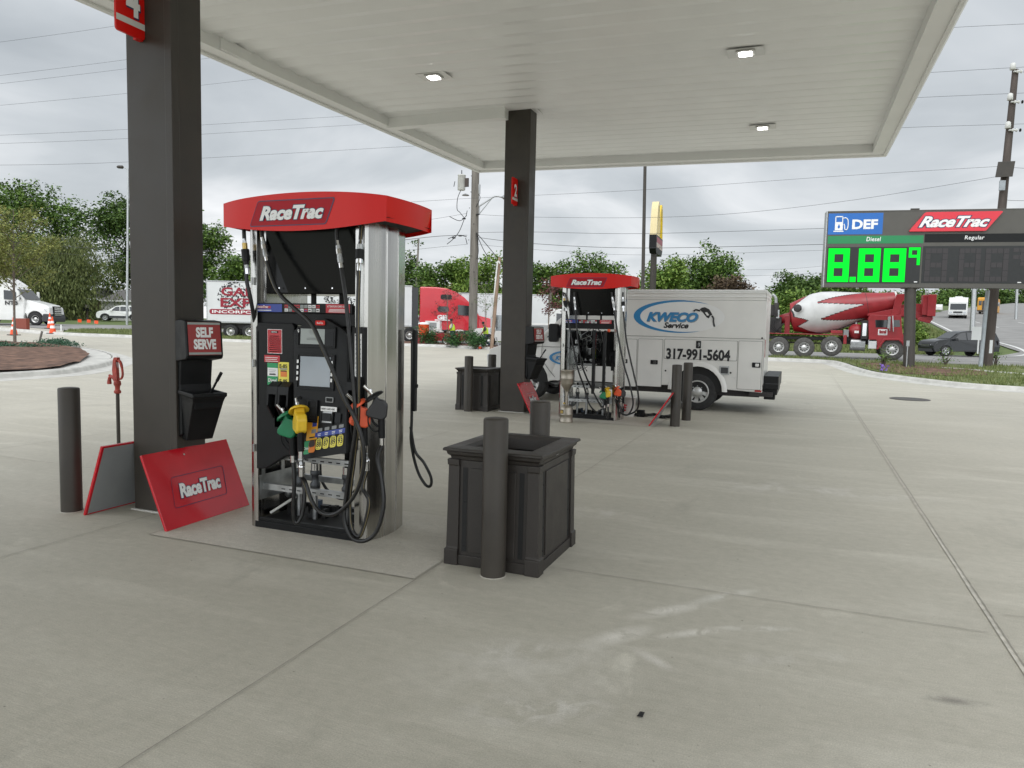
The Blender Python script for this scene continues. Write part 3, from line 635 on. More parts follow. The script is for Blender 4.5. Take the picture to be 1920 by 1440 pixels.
    def boots(x, z, n=2):
        for i in range(n):
            a = MB(); xx = x+i*.105; sec = [(-.30, z+.17), (-.36, z+.13), (-.375, z-.02), (-.30, z-.13)]
            a.prism(sec, 'x', xx, xx+.018, BLKP); a.prism(sec, 'x', xx+.082, xx+.10, BLKP); a.add([(xx, -.30, z+.17), (xx+.1, -.30, z+.17), (xx+.1, -.36, z+.13), (xx, -.36, z+.13)], [(0, 3, 2, 1)], BLKP)
            a.add([(xx, -.36, z+.13), (xx+.1, -.36, z+.13), (xx+.1, -.369, z+.07), (xx, -.369, z+.07)], [(0, 3, 2, 1)], BLKP); a.box(xx+.018, xx+.082, -.30, -.29, z-.2, z+.15, DARK)
            a.build('nozzle_boot', t, bevel=.003)
    if not OP:
        big_door(); boots(-.31, 1.03); boots(.425, 1.10, 1)
        lo = MB(); lo.add([(-.20, -.28, .95), (-.02, -.28, .95), (.0, -.28, .66), (-.12, -.28, .60), (-.25, -.28, .62)], [(0, 4, 3, 2, 1)], DARK); lo.box(-.30, .0, -.27, -.1, .60, 1.0, DARK); lo.build('nozzle_recess', t)
        # pay module
        def fy(z): return -.3125 if z > 1.6 else -.3125-(1.6-z)/(.6)*.036 if z > 1.0 else -.3485-(1.0-z)/.35*.045
        def xl(z): return -.105+.03*max(0, (1.585-z)/.58) if z > 1.0 else -.075+.04*(1.0-z)/.4
        def xrr(z): return .405+.025*max(0, (1.585-z)/.58) if z > 1.0 else .43+.025*(1.0-z)/.35
        pm = MB(); zs = [.60, .63, .665, .70, .735, .80, .86, .92, 1.0, 1.1, 1.2, 1.3, 1.4, 1.5, 1.585, 1.62, 1.655, 1.685, 1.695]; R = []
        for z in zs:
            x0, x1 = xl(z), xrr(z)
            if z > 1.585: k = (z-1.585)/.11; x0 = -.105+.215*k**1.6; x1 = .405-.20*k**1.3
            if z < .70: x1 = min(x1, -.02+(z-.60)/.10*.47)
            R.append([Vector((x0, -.05, z)), Vector((x0, fy(z)+.012, z)), Vector((x0+.012, fy(z), z)), Vector((max(x1-.012, x0+.013), fy(z), z)), Vector((max(x1, x0+.014), fy(z)+.012, z)), Vector((max(x1, x0+.014), -.05, z))])
        pm.rings(R, BLKP, False, (1, 1)); po = pm.build('pay_module', t)
        def on(x, z, e=.004): return Vector((x, fy(z)-e, z))
        def plate(mb, x0, x1, z0, z1, m, e=.004): mb.add([on(x0, z0, e), on(x1, z0, e), on(x1, z1, e), on(x0, z1, e)], [(0, 1, 2, 3)], m)
        def bez(nm, x0, x1, z0, z1, m, e0=.003, th=.010, fr=.014):
            mb = MB(); O0 = [on(x0, z0, e0), on(x1, z0, e0), on(x1, z1, e0), on(x0, z1, e0)]; O1 = [p-Y_*th for p in O0]
            I1 = [on(x0+fr, z0+fr, e0+th), on(x1-fr, z0+fr, e0+th), on(x1-fr, z1-fr, e0+th), on(x0+fr, z1-fr, e0+th)]; I0 = [p+Y_*th*.9 for p in I1]
            mb.rings([O0, O1, I1, I0], BLKP, False, (0, 0)); mb.add(I0, [(0, 1, 2, 3)], m); return mb.build(nm, po, bevel=.0015)
        bez('price_display', -.05, .30, 1.475, 1.635, BLKG); a = MB(); plate(a, -.022, .20, 1.50, 1.617, LCD, .006)
        put_text(a, '$', on(-.045, 1.585, .014), X_, Z_, .014, .024, WHT, 0, .02); put_text(a, '0.00', on(.06, 1.578, .008), X_, Z_, .07, .03, GREYP); put_text(a, '0.000', on(.04, 1.53, .008), X_, Z_, .09, .02, GREYP); a.build('display', po)
        bez('touch_screen', -.045, .30, 1.155, 1.425, BLKG, fr=.012); a = MB(); plate(a, -.015, .262, 1.18, 1.405, SCRN, .007); a.build('screen', po)
        for x0, x1 in ((-.040, -.024), (.273, .288)):
            for i in range(4): a = MB(); plate(a, x0, x1, 1.22+i*.044, 1.246+i*.044, WHT, .017); a.build('soft_key', po)
        a = MB()
        for i in range(7): plate(a, -.085, -.060, 1.50+i*.016, 1.508+i*.016, BLKG, .003); plate(a, .24, .285, 1.50+i*.016, 1.507+i*.016, BLKG, .016)
        a.build('speaker_slots', po)
        bez('receipt_slot', .07, .165, .905, 1.075, DARK, fr=.012, th=.016); a = MB(); a.add([on(.085, .92, -.0), on(.145, .92, -.0), on(.14, 1.03, -.004), on(.088, 1.03, -.004)], [(0, 1, 2, 3)], LCD)
        for i in range(4):
            for j in range(3): plate(a, .093+j*.017, .104+j*.017, .93+i*.024, .945+i*.024, BLKI, .006)
        a.build('keypad', po)
        bez('card_reader', .195, .31, .90, 1.02, GALV, fr=.01, th=.014); a = MB(); plate(a, .20, .345, 1.0, 1.035, WHT, .022); put_text(a, 'INSERT CARD HERE', on(.208, 1.01, .024), X_, Z_, .12, .014, BLKI, 0, .01); plate(a, .215, .29, .925, .985, BLKG, .02); plate(a, .325, .375, .92, .99, BLKG, .012)
        plate(a, .23, .30, 1.065, 1.105, GREYP, .008); plate(a, .238, .292, 1.072, 1.098, BLKG, .01); a.build('reader_labels', po)
        a = MB(); plate(a, -.035, .0, .955, 1.02, WHT, .005); plate(a, .008, .018, .955, 1.02, LCD, .005); a.cyl(on(-.01, 1.085, 0), on(-.01, 1.085, .008), .014, n=14, m=BLKG); a.build('service_label', po)
        # grade selectors
        a = MB(); uu = Vector((.97, 0, .21)).normalized()
        def wq(e): return lambda p: Vector((p.x, fy(p.z)-e, p.z))
        def gp(i, dz): return Vector((.165+i*.063, 0, .695+dz*.85+i*.014))
        def fr_(P_, O_, m, e, x=0): face2d(a, P_, O_+uu*x, uu, Z_, m, wq(e))
        def bx(O_, x, z, w_, h_, m, e): face2d(a, [(x, z), (x+w_, z), (x+w_, z+h_), (x, z+h_)], O_, uu, Z_, m, wq(e))
        for i, g_ in enumerate(('88', '87', '89', '93')):
            O = gp(i, 0); fr_(rrect(0, .058, 0, .09, .018), O, BLKG, .003); fr_(rrect(.0025, .0555, .003, .087, .016), O, SYEL, .0045)
            put_text(a, g_, O+uu*.010+Z_*.025, uu, Z_, .040, .038, BLKI, 0, .022, warp=wq(.006))
            for k in range(3): bx(O, .010, .066+k*.006, .038, .003, BLKI, .006)
            for k in range(4): bx(O, .012+k*.009, .012, .005, .004, BLKI, .006)
            fr_(rrect(.008, .050, 0, .024, .004), gp(i, .165), GREYP, .003); fr_(rrect(.014, .04, 0, .006, .002), gp(i, .108), GREYP, .003)
        O = gp(0, .117); bx(O, -.012, 0, .27, .036, SBLU, .003)
        for i in range(4): bx(gp(i, .140), .012, 0, .03, .005, WHT, .0045); bx(gp(i, .127), .014, 0, .026, .005, WHT, .0045)
        O = gp(-1, -.012); fr_(rrect(0, .06, 0, .09, .016), O, SORG, .003); fr_(rrect(.002, .058, .042, .09, .016), O, mat('smoke_brown', (.06, .045, .04), .4), .0045)
        O = gp(-1.7, -.02); fr_(rrect(0, .055, 0, .10, .01), O, SGRN, .0015); put_text(a, 'Diesel', O+uu*.004+Z_*.035, uu, Z_, .048, .02, WHT, 0, .02, warp=wq(.003))
        O = gp(-1.45, .10); fr_(rrect(0, .10, 0, .175, .006), O, mat('amber_sticker', (.78, .38, .03), .4), .002); bx(O, .05, .10, .04, .035, SBLU, .0035); bx(O, .045, .05, .045, .03, GREYP, .0035); bx(O, .03, .015, .05, .01, BLKI, .0035)
        a.build('grade_buttons', po)
        a = MB(); face2d(a, rrect(0, .088, 0, .036, .01), (.115, -.322, 1.645), X_, Z_, REDG); put_text(a, 'RaceTrac', (.13, -.325, 1.656), X_, Z_, .058, .014, WHT, .3, .02); a.build('badge', po)
        # right-hand strip with pictograms
        a = MB(); a.box(.43, .545, -.30, -.25, .86, 1.64, BLKP); ro = a.build('side_strip', t, bevel=.004); a = MB(); a.rect((.455, -.302, 1.17), X_, Z_, .062, .42, WHT)
        for i in range(11): a.cyl((.486-.012, -.3035, 1.545-i*.035), (.486-.012, -.3045, 1.545-i*.035), .010, n=10, m=BLKI); a.cyl((.474, -.3045, 1.545-i*.035), (.474, -.3055, 1.545-i*.035), .007, n=10, m=WHT)
        for i in range(11): a.rect((.492, -.304, 1.54-i*.035), X_, Z_, .018, .008, GREYP)
        a.rect((.46, -.304, 1.57), X_, Z_, .04, .012, BLKI); a.build('pictogram_label', ro)
    else:
        # opened doors seen edge-on, wiring behind
        for nm, px0, px1, yy in (('door_panel', 1117, 1129, 0), ('pay_module', 1141, 1160, 1)):
            x0 = LP(px0, 700, -.45).x; x1 = LP(px1, 700, -.45).x
            a = MB(); x0 = .08+.19*yy; x1 = x0+.05; RM = Matrix.Translation((x0, -.28, 0))@Matrix.Rotation(rad(13), 4, 'Z')@Matrix.Translation((-x0, .28, 0)); a.prism([(-.72, .50+.05*yy), (-.30, .56), (-.28, 1.62), (-.68, 1.62-.02*yy), (-.74, 1.2)], 'x', x0, x1, BLKP); o = a.build(nm, t, bevel=.01, M=RM)
            a = MB()
            if yy == 0:
                for z0, hh, mm in ((1.30, .26, REDD), (1.12, .17, SYEL)): a.rect((x1+.003, -.68, z0), Y_, Z_, .20, hh, mm)
                a.rect((x1+.0045, -.69, 1.13), Y_, Z_, .09, .06, SGRN); a.rect((x1+.0045, -.69, 1.32), Y_, Z_, .2, .012, WHT); a.build('stickers', o, M=RM)
            else:
                for z0 in (.8, .9, 1.0, 1.1): a.rect((x1+.003, -.70, z0), Y_, Z_, .12, .05, WHT)
                a.ball((x0+.09, -.60, 1.62), .03, ORG, 6); a.build('labels', o, M=RM)
        a = MB(); a.box(-.45, .42, .16, .20, .95, 1.60, BLKP); a.box(-.45, -.40, -.2, .2, .6, 1.62, GALV); r = random.Random(11)
        a.box(-.42, .1, -.1, .1, .98, 1.0, GALV); a.box(-.42, -.25, -.12, .1, 1.0, 1.32, GALV)
        for k in range(16): x, z = r.uniform(-.4, .1), r.uniform(1.0, 1.5); a.box(x, x+r.uniform(.03, .1), -.15, .1, z, z+r.uniform(.02, .09), r.choice([GALV, BLKP, GREYP, DARK, BLKP]))
        a.build('electronics_rack', t)
        a = MB()
        for k in range(26):
            x, z = r.uniform(-.38, .12), r.uniform(1.0, 1.6); P = [(x+r.uniform(-.15, .15), -.17+r.uniform(-.08, .02), z+r.uniform(-.18, .18)) for _ in range(5)]; a.tube(P, .005, 5, r.choice([BLKP, BLKP, LCD, DARK, GREYP]), 4)
        a.build('wiring', t)
        boots(.40, 1.10, 1)
    # lower frame, rails, pipes, base
    a = MB(); a.box(-.49, .50, -.30, .30, .0, .055, BLKP); a.box(-.49, .50, -.295, -.27, .055, .085, BLKP); a.box(-.49, .5, .27, .295, .055, .085, BLKP); a.box(-.47, .48, -.262, -.255, .06, .075, GALV); a.build('base_frame', t, bevel=.003)
    a = MB()
    for y in (-.23, .2):
        a.box(-.48, .50, y, y+.012, .30, .345, GALV); a.box(-.48, .50, y, y+.035, .345, .350, GALV); a.box(-.48, .50, y, y+.012, .56, .60, GALV); a.box(-.48, .5, y, y+.03, .60, .605, GALV)
    for y in (-.05, .05): a.cyl((-.48, y, .655), (.5, y, .625), .012, n=8, m=GALV)
    for x in (-.47, -.33, .45): a.box(x, x+.03, -.2, .2, .58, .60, GALV)
    a.box(-.475, -.465, -.27, .27, .22, .42, GALV); a.box(-.475, -.468, -.24, -.20, .42, .60, GALV); a.box(-.475, -.468, 0, .04, .42, .60, GALV); a.box(-.475, -.468, .15, .19, .42, .60, GALV)
    for i in range(9): a.box(-.28+i*.075, -.245+i*.075, -.2325, -.231, .573, .583, DARK); a.box(-.28+i*.075, -.245+i*.075, -.2325, -.231, .318, .326, DARK)
    a.build('frame_rail', t)
    for x, y in ((-.27, -.02), (-.08, -.06), (.24, -.08), (.40, .1)):
        a = MB(); a.cyl((x, y, .02), (x, y, .30), .022, n=12, m=GALV); a.lathe([(.028, 0), (.040, .01), (.043, .05), (.030, .07), (.028, .12), (.040, .125), (.040, .16), (.028, .165)], (x, y, .30), n=14, m=mat('cast_iron', (.10, .105, .11), .5, .6)); a.cyl((x, y, .46), (x, y, .52), .034, n=14, m=CHROME if x < .3 else BLKP); a.cyl((x, y, .52), (x, y, .64), .02, n=10, m=BLKP); a.build('supply_pipe', t)
    a = MB(); r = random.Random(5)
    for k in range(24):
        x, y = r.uniform(-.42, .42), r.uniform(-.2, .2); a.box(x, x+r.uniform(.03, .1), y, y+.05, .056, .07+r.uniform(.01, .07), r.choice([DARK, DARK, BLKP, mat('pale_blue_cap', (.07, .10, .15), .5), BLKP]))
    a.cyl((-.42, -.2, .10), (-.28, -.05, .22), .012, n=8, m=mat('white_pvc', (.6, .6, .56), .4))
    for x in (-.43, -.36, -.29): a.lathe([(.02, 0), (.035, .02), (.035, .07), (.02, .09)], (x, .05, .18), n=10, m=GALV)
    a.box(-.47, .48, -.26, .26, .05, .058, DARK); a.build('sump_fittings', t)
    return t, LP, root
CPL1 = [(0, .12, .0165, CHROME), (.12, .3, .020, BRASS), (.3, .62, .031, BLKP), (.62, .74, .022, BLKP), (.74, .84, .0185, GALV), (.84, 1, .0165, CHROME)]
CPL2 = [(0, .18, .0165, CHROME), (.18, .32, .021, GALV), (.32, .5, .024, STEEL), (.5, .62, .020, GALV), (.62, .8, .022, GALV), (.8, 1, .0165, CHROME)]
CPL3 = [(0, .15, .0165, CHROME), (.15, .32, .024, GALV), (.32, .62, .034, BLKP), (.62, .76, .026, CHROME), (.76, 1, .0165, CHROME)]
t, LP, root = dispenser((-3.57, 4.96, 0), 'nearest fuel dispenser with its lower cover off, green and yellow nozzles hung at left', 'closed')
h_g = nozzle(t, LP(535, 780, -.42), rad(8), GRN); h_y = nozzle(t, LP(560, 770, -.43), rad(-38), YEL, True)
h_r = nozzle(t, LP(668, 760, -.40), rad(38), ORG, True); h_b = nozzle(t, LP(700, 745, -.36), rad(28), mat('black_nozzle', (.02, .02, .022), .4), False, dark=True)
L_ = lambda *a: [LP(px, py, y) for px, py, y in a]
hose(t, L_((457, 424, -.33), (458, 445, -.35), (462, 520, -.36), (470, 560, -.35), (479, 612, -.27)), fit=(LP(458, 448, -.35), LP(464, 514, -.36), CPL1))
hose(t, L_((492, 424, -.33), (492, 446, -.36), (501, 492, -.40), (520, 545, -.44), (552, 578, -.47), (582, 605, -.49), (600, 640, -.5), (622, 690, -.5), (645, 745, -.5), (668, 790, -.5), (681, 835, -.49), (681, 880, -.48), (664, 930, -.47), (632, 962, -.46), (604, 962, -.45), (585, 940, -.44))+[Vector((h_y.x, -.43, LP(575, 905, -.43).z)), h_y], fit=(LP(492, 446, -.36), LP(501, 490, -.40), CPL2), stripe=1)
hose(t, L_((632, 424, -.34), (632, 450, -.37), (640, 505, -.41), (648, 560, -.44), (656, 640, -.46), (664, 740, -.46), (667, 800, -.46), (660, 850, -.45), (650, 920, -.44), (646, 975, -.45), (660, 1008, -.46), (684, 1014, -.47), (706, 996, -.46), (719, 950, -.44), (716, 900, -.42), (708, 860, -.4))+[h_b], fit=(LP(633, 452, -.37), LP(640, 503, -.41), CPL2))
hose(t, L_((678, 424, -.33), (676, 448, -.36), (673, 510, -.40), (671, 600, -.43), (672, 700, -.44), (671, 790, -.43), (664, 860, -.42), (656, 930, -.42), (658, 985, -.43), (672, 1006, -.44), (683, 985, -.43), (692, 940, -.42))+[Vector((h_r.x, -.40, h_r.z-.12)), h_r], fit=(LP(676, 450, -.36), LP(673, 508, -.40), CPL3), stripe=-1)
hose(t, [h_g]+L_((552, 900, -.42), (550, 950, -.42), (552, 975, -.41), (558, 980, -.40), (566, 965, -.38), (571, 930, -.36), (567, 890, -.33), (558, 860, -.29)))
hose(t, L_((773, 640, .33), (772, 780, .34), (771, 830, .35), (782, 880, .37), (797, 908, .38), (807, 911, .38), (808, 895, .38), (795, 868, .37), (778, 845, .36), (770, 800, .34)), r=.0125)
hose(t, L_((600, 870, .36), (603, 900, .37), (620, 925, .38), (645, 935, .38), (668, 915, .37), (672, 870, .36)), r=.013)
a = MB(); a.box(.585, .622, .325, .365, .95, 1.62, BLKP); a.cyl((.622, .345, 1.16), (.634, .345, 1.16), .018, n=12, m=BLKP); a.build('rear_door', t, bevel=.012)
# ---- far dispenser
t, LP, root = dispenser((-3.60, 13.14, 0), 'farther fuel dispenser in front of the white service van, doors swung open showing wiring', 'open')
L_ = lambda *a: [LP(px, py, y) for px, py, y in a]
g2 = nozzle(t, LP(1129, 733, -.62), rad(10), GRN); y2 = nozzle(t, LP(1137, 730, -.60), rad(-30), YEL); r2 = nozzle(t, LP(1156, 728, -.42), rad(0), ORG, True)
b2 = nozzle(t, LP(1164, 730, -.36), rad(30), mat('black_nozzle', (.02, .02, .022), .4), dark=True)
hose(t, L_((1056, 548, -.34), (1058, 560, -.36), (1062, 585, -.38), (1072, 635, -.42), (1083, 690, -.44), (1096, 728, -.45), (1104, 756, -.46), (1118, 772, -.47), (1131, 767, -.5))+[y2+Vector((0, 0, -.2)), y2], fit=(LP(1057, 556, -.36), LP(1062, 583, -.38), CPL1))
hose(t, L_((1077, 548, -.34), (1077, 560, -.36), (1079, 582, -.38), (1084, 640, -.40), (1093, 690, -.42), (1110, 730, -.45), (1124, 757, -.48), (1130, 763, -.5), (1137, 752, -.55))+[g2+Vector((0, 0, -.1)), g2], fit=(LP(1077, 557, -.36), LP(1079, 581, -.38), CPL2))
hose(t, L_((1147, 548, -.34), (1148, 560, -.36), (1152, 583, -.38), (1159, 630, -.42), (1169, 680, -.45), (1181, 722, -.46), (1187, 757, -.46), (1178, 777, -.46), (1166, 774, -.46), (1159, 755, -.45))+[r2+Vector((0, 0, -.1)), r2], fit=(LP(1148, 557, -.36), LP(1152, 582, -.38), CPL2))
hose(t, L_((1168, 548, -.34), (1168, 560, -.36), (1169, 585, -.38), (1175, 640, -.42), (1187, 695, -.44), (1196, 735, -.44), (1197, 760, -.42), (1190, 772, -.4), (1172, 778, -.38), (1160, 768, -.38), (1156, 750, -.38))+[b2+Vector((0, 0, -.1)), b2], fit=(LP(1168, 557, -.36), LP(1169, 584, -.38), CPL3))
# ================================================ THINGS ON THE ISLANDS
def bollard(x, y, label, h=1.065):
    t = thing('bollard', label, 'bollard', (x, y, 0), 0, 'dark steel bollards guarding the pump islands')
    a = MB(); a.lathe([(.0835, -.02), (.0835, h-.012), (.078, h-.002), (.05, h+.003), (.0, h+.004)], (0, 0, 0), n=40, m=BRONZE, cap=(0, 1)); a.build('sleeve', t)
    a = MB(); a.lathe([(.090, .0), (.088, .003), (.084, .004)], (0, 0, .001), n=28, m=PADC, cap=(0, 0)); a.build('grout_ring', t)
bollard(-5.78, 4.37, 'dark bollard standing alone at the left of the nearest island')
bollard(-1.86, 4.43, 'nearest dark bollard, standing in front of the brown planter bin')
bollard(-1.97, 5.62, 'dark bollard behind the near planter bin, only its top half showing')
bollard(-5.93, 12.72, 'dark bollard in front of the far planter bin')
bollard(-5.93, 13.85, 'dark bollard behind the far planter bin, only its top showing')
bollard(-1.98, 12.66, 'front bollard of the pair before the service van rear wheel')
bollard(-1.93, 13.62, 'rear bollard of the pair before the service van rear wheel')
def planter(x0, x1, y0, y1, label):
    xc, yc = (x0+x1)/2, (y0+y1)/2; w, d = (x1-x0)/2, (y1-y0)/2; t = thing('planter_bin', label, 'planter', (xc, yc, 0), 0, 'square brown plastic planter bins')
    a = MB(); ww, dd = w-.035, d-.035; sl = .008
    def P4(z, k): return [Vector((sx*(ww+k), sy*(dd+k), z)) for sx, sy in ((-1, -1), (1, -1), (1, 1), (-1, 1))]
    a.rings([P4(.02, sl), P4(.74, 0)], PLANT, False, (1, 0)); bo = a.build('body', t)
    for sx in (-1, 1):
        for sy in (-1, 1):
            a = MB(); k = .02
            a.rings([[Vector((sx*(ww+dx), sy*(dd+dy), z)) for dx, dy in ((-.07, -.07), (o, -.07), (o, o), (-.07, o))] for z, o in ((.0, sl+.026), (.11, sl+.025), (.115, sl+.016), (.13, sl+.014), (.70, .014), (.705, .020), (.745, .022))], PLANT, False); a.build('corner_post', bo, bevel=.004)
    a = MB(); a.box(-ww-sl-.012, ww+sl+.012, -dd-sl-.012, -dd, .0, .075, PLANT); a.box(-ww-sl-.012, ww+sl+.012, dd, dd+sl+.012, .0, .075, PLANT); a.box(-ww-sl-.013, -ww, -dd, dd, .0, .074, PLANT); a.box(ww, ww+sl+.013, -dd, dd, .0, .074, PLANT); a.build('plinth', bo, bevel=.004)
    for k in range(4):   # raised panels with dark slots beside them
        M = Matrix.Rotation(k*math.pi/2, 4, 'Z'); L1, L2 = (ww, dd) if k % 2 == 0 else (dd, ww); a = MB()
        Q = [Vector((x, -L2-(sl*(1-(z-.1)/.6))-.010, z)) for x, z in ((-L1+.15, .10), (L1-.15, .10), (L1-.15, .69), (-L1+.15, .69))]
        a.rings([[p+Y_*.03 for p in Q], Q], PLANT, False); a.build('panel', bo, M=M, bevel=.004)
        for sx in (-1, 1):
            b = MB(); q = [Vector((sx*(L1-.11)+dx, -L2-(sl*(1-(z-.1)/.6))-.0025, z)) for dx, z in ((-.018, .1), (.018, .1), (.018, .69), (-.018, .69))]; b.add(q, [(0, 1, 2, 3)], DARK)
            for z in (.14, .3, .45, .6): b.cyl((sx*(L1-.11), -L2-.002-sl*(1-(z-.1)/.6), z), (sx*(L1-.11), -L2-.006-sl*(1-(z-.1)/.6), z), .005, n=6, m=BLKP)
            b.build('slot', bo, M=M)
    a = MB(); zt = .825
    def ring(o, z): return [Vector((sx*(w+o), sy*(d+o), z)) for sx, sy in ((-1, -1), (1, -1), (1, 1), (-1, 1))]
    a.rings([ring(-.05, .73), ring(-.035, .745), ring(-.03, .765), ring(-.012, .78), ring(-.008, .80), ring(.012, .806), ring(.012, zt-.006), ring(.006, zt), ring(-.105, zt+.006), ring(-.12, zt-.02), ring(-.13, zt-.10)], PLANT, False, (0, 0)); a.build('rim', t, bevel=.003)
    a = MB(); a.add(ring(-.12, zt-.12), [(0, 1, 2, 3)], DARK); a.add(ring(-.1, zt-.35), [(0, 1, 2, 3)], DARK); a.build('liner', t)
    a = MB(); a.rect((w-.028, -.03, .765), Y_, Z_, .055, .022, WHT); a.rect((w-.026, -.02, .77), Y_, Z_, .035, .010, BLKI); a.build('maker_plate', t)
planter(-2.27, -1.56, 4.50, 5.36, 'brown planter bin nearest the camera beside the near pump')
planter(-6.28, -5.58, 12.86, 13.60, 'brown planter bin farther away, left of the second column')
# ---- windscreen service boxes on the columns
def service_box(X, Y, label, tiny=False):
    t = thing('windshield_service_box', label, 'service box', (X, Y, .70), rad(-22), 'black window-washing boxes on the columns')
    # local: x away from the column face, y across (0.4 m), z up from the box bottom
    a = MB(); a.prism([(0, -.02), (.03, -.03), (.09, .0), (.08, .36), (.07, .42), (.10, .64), (0, .64)], 'y', -.135, .135, BLKP); a.build('back_plate', t, bevel=.008)
    a = MB(); a.prism([(.0, .62), (.0, .95), (.12, .965), (.235, .955), (.265, .67), (.25, .64), (.06, .615)], 'y', -.155, .155, BLKP); a.build('towel_dispenser', t, bevel=.01)
    b = MB(); R = []
    def q(x0, x1, z0, z1, w_): return [Vector((x0, -w_, z0)), Vector((x1, -w_, z1)), Vector((x1, w_, z1)), Vector((x0, w_, z0))]
    R = [q(.045, .14, -.045, -.05, .11), q(.05, .315, .30, .285, .13), q(.045, .335, .335, .32, .137), q(.035, .35, .345, .33, .145), q(.035, .35, .375, .36, .145), q(.065, .322, .378, .363, .12), q(.075, .31, .24, .23, .11)]
    b.rings(R, BLKP, False, (1, 0)); b.add(R[-1], [(0, 1, 2, 3)], DARK); b.build('squeegee_bucket', t, bevel=.006)
    a = MB(); a.tube([(.18, .03, .22), (.25, .05, .36), (.35, .09, .52)], .010, 8, BLKP, 2); a.tube([(.31, .075, .46), (.355, .092, .53)], .014, 8, BLKP, 2); a.build('squeegee_handle', t)
    a = MB(); e1, e2 = Vector((.2675, -.135, .675)), Vector((.2385, -.135, .945)); v = (e2-e1).normalized(); n = Vector((v.z, 0, -v.x)); H_ = (e2-e1).length; W_ = .27
    a.rect(e1+n*.001, Y_, v, W_, H_, mat('self_serve_red', (.30, .03, .028), .35)); a.rect(e1+n*.003+v*.004, Y_, v, W_, .018, LCD); a.rect(e1+n*.003+v*(H_-.02), Y_, v, W_, .018, LCD)
    put_text(a, 'SELF', e1+n*.004+Y_*.068+v*.150, Y_, v, .135, .075, WHT, 0, .05); put_text(a, 'SERVE', e1+n*.004+Y_*.045+v*.052, Y_, v, .18, .075, WHT, 0, .05); a.build('sign_face', t)
service_box(-4.845, 4.80, 'black self-serve washing box with red sign on the nearest column')
service_box(-4.90, 13.22, 'black self-serve washing box on the farther column, van behind')
# ---- red panels leaned against things
def panel(A, B, topA, topB, label, logo_side=1, th=.022, nm='door_cover_panel', lg=True, grp='removed red pump covers'):
    """A,B bottom corners (left,right seen from the logo side), topA, topB the top corners"""
    A, B, tA = map(Vector, (A, B, topA)); tB = tA+(B-A); t = thing(nm, label, 'panel', tuple((A+B)/2), 0, grp); T = Matrix.Translation(-t.location)
    n = (B-A).cross(tA-A).normalized()     # outward from the logo side
    a = MB(); f = [A, B, tB, tA]; a.rings([[p-n*th for p in f], f], REDP, False); a.build('sheet', t, M=T, bevel=.004)
    c = sum(f, Vector())/4; a = MB(); a.add([c+(p-c)*.955-n*(th+.002) for p in f], [(3, 2, 1, 0)], GREYP); a.build('back_lining', t, M=T)
    if lg:
        u = (B-A).normalized(); v = n.cross(u).normalized(); w_ = (B-A).length; h_ = (tA-A).length; a = MB(); logo(a, A+u*w_*.16+v*h_*.24, u, v, n, w_*.70, h_*.40, .0016, rimw=.012, tw=.70, th=.46)
        a.cyl(A+u*w_*.47+v*h_*.90+n*.001, A+u*w_*.47+v*h_*.90+n*.006, .008, n=8, m=CHROME); a.build('lettering', t, M=T)
    return t
panel((-4.56, 4.24, .004), (-4.58, 5.19, .004), (-4.85, 4.27, .58), None, 'glossy red cover panel with white lettering leaning on the nearest column')
panel((-5.57, 5.20, .004), (-5.57, 4.31, .004), (-5.385, 5.23, .60), None, 'red-edged panel showing its grey back, left of the nearest column', lg=False)
panel((-4.62, 12.72, .004), (-4.66, 13.55, .004), (-4.895, 12.66, .60), None, 'small red cover panel with white lettering at the foot of the farther column')
panel((-2.44, 13.3, .004), (-2.40, 12.45, .004), (-2.05, 13.3, .60), None, 'red and white panel leaning on the far bollard pair', lg=False)
# ---- yard hydrant
HYR = mat('hydrant_red', (.30, .035, .02), .5, var=.25, ns=16, bump=.2, bs=30)
t = thing('yard_hydrant', 'red frost-free yard hydrant on a dark pipe behind the leaning grey panel', 'hydrant', (-8.05, 6.75, 0))
a = MB(); a.cyl((0, 0, -.05), (0, 0, .73), .022, n=12, m=BRONZE); a.build('standpipe', t)
a = MB(); a.lathe([(.03, 0), (.042, .01), (.042, .035), (.028, .05), (.03, .09), (.045, .12), (.04, .16), (.025, .17)], (0, 0, .70), n=14, m=HYR)
a.tube([(-.01, 0, .84), (-.06, 0, .90), (-.11, 0, .91), (-.135, 0, .885), (-.14, 0, .84)], [.03, .026, .022, .022, .024], 10, HYR, 4); a.cyl((-.14, 0, .85), (-.14, 0, .815), .027, n=10, m=HYR); a.ball((-.13, 0, .925), .018, HYR, 5)
a.prism([(-.055, .90), (-.065, 1.0), (-.05, 1.12), (-.03, 1.16), (.03, 1.16), (.03, 1.13), (.0, 1.12), (.01, 1.0), (.02, .87)], 'y', -.022, .022, HYR); a.cyl((.0, 0, .86), (.0, 0, 1.1), .009, n=8, m=GALV)
a.build('head', t, bevel=.005)
a = MB(); a.tube([(.02, 0, 1.13), (.06, 0, 1.10), (.085, 0, 1.03), (.095, 0, .95), (.075, 0, .90), (.04, 0, .885)], [.016, .018, .014, .014, .012], 8, HYR, 4); a.build('handle', t)
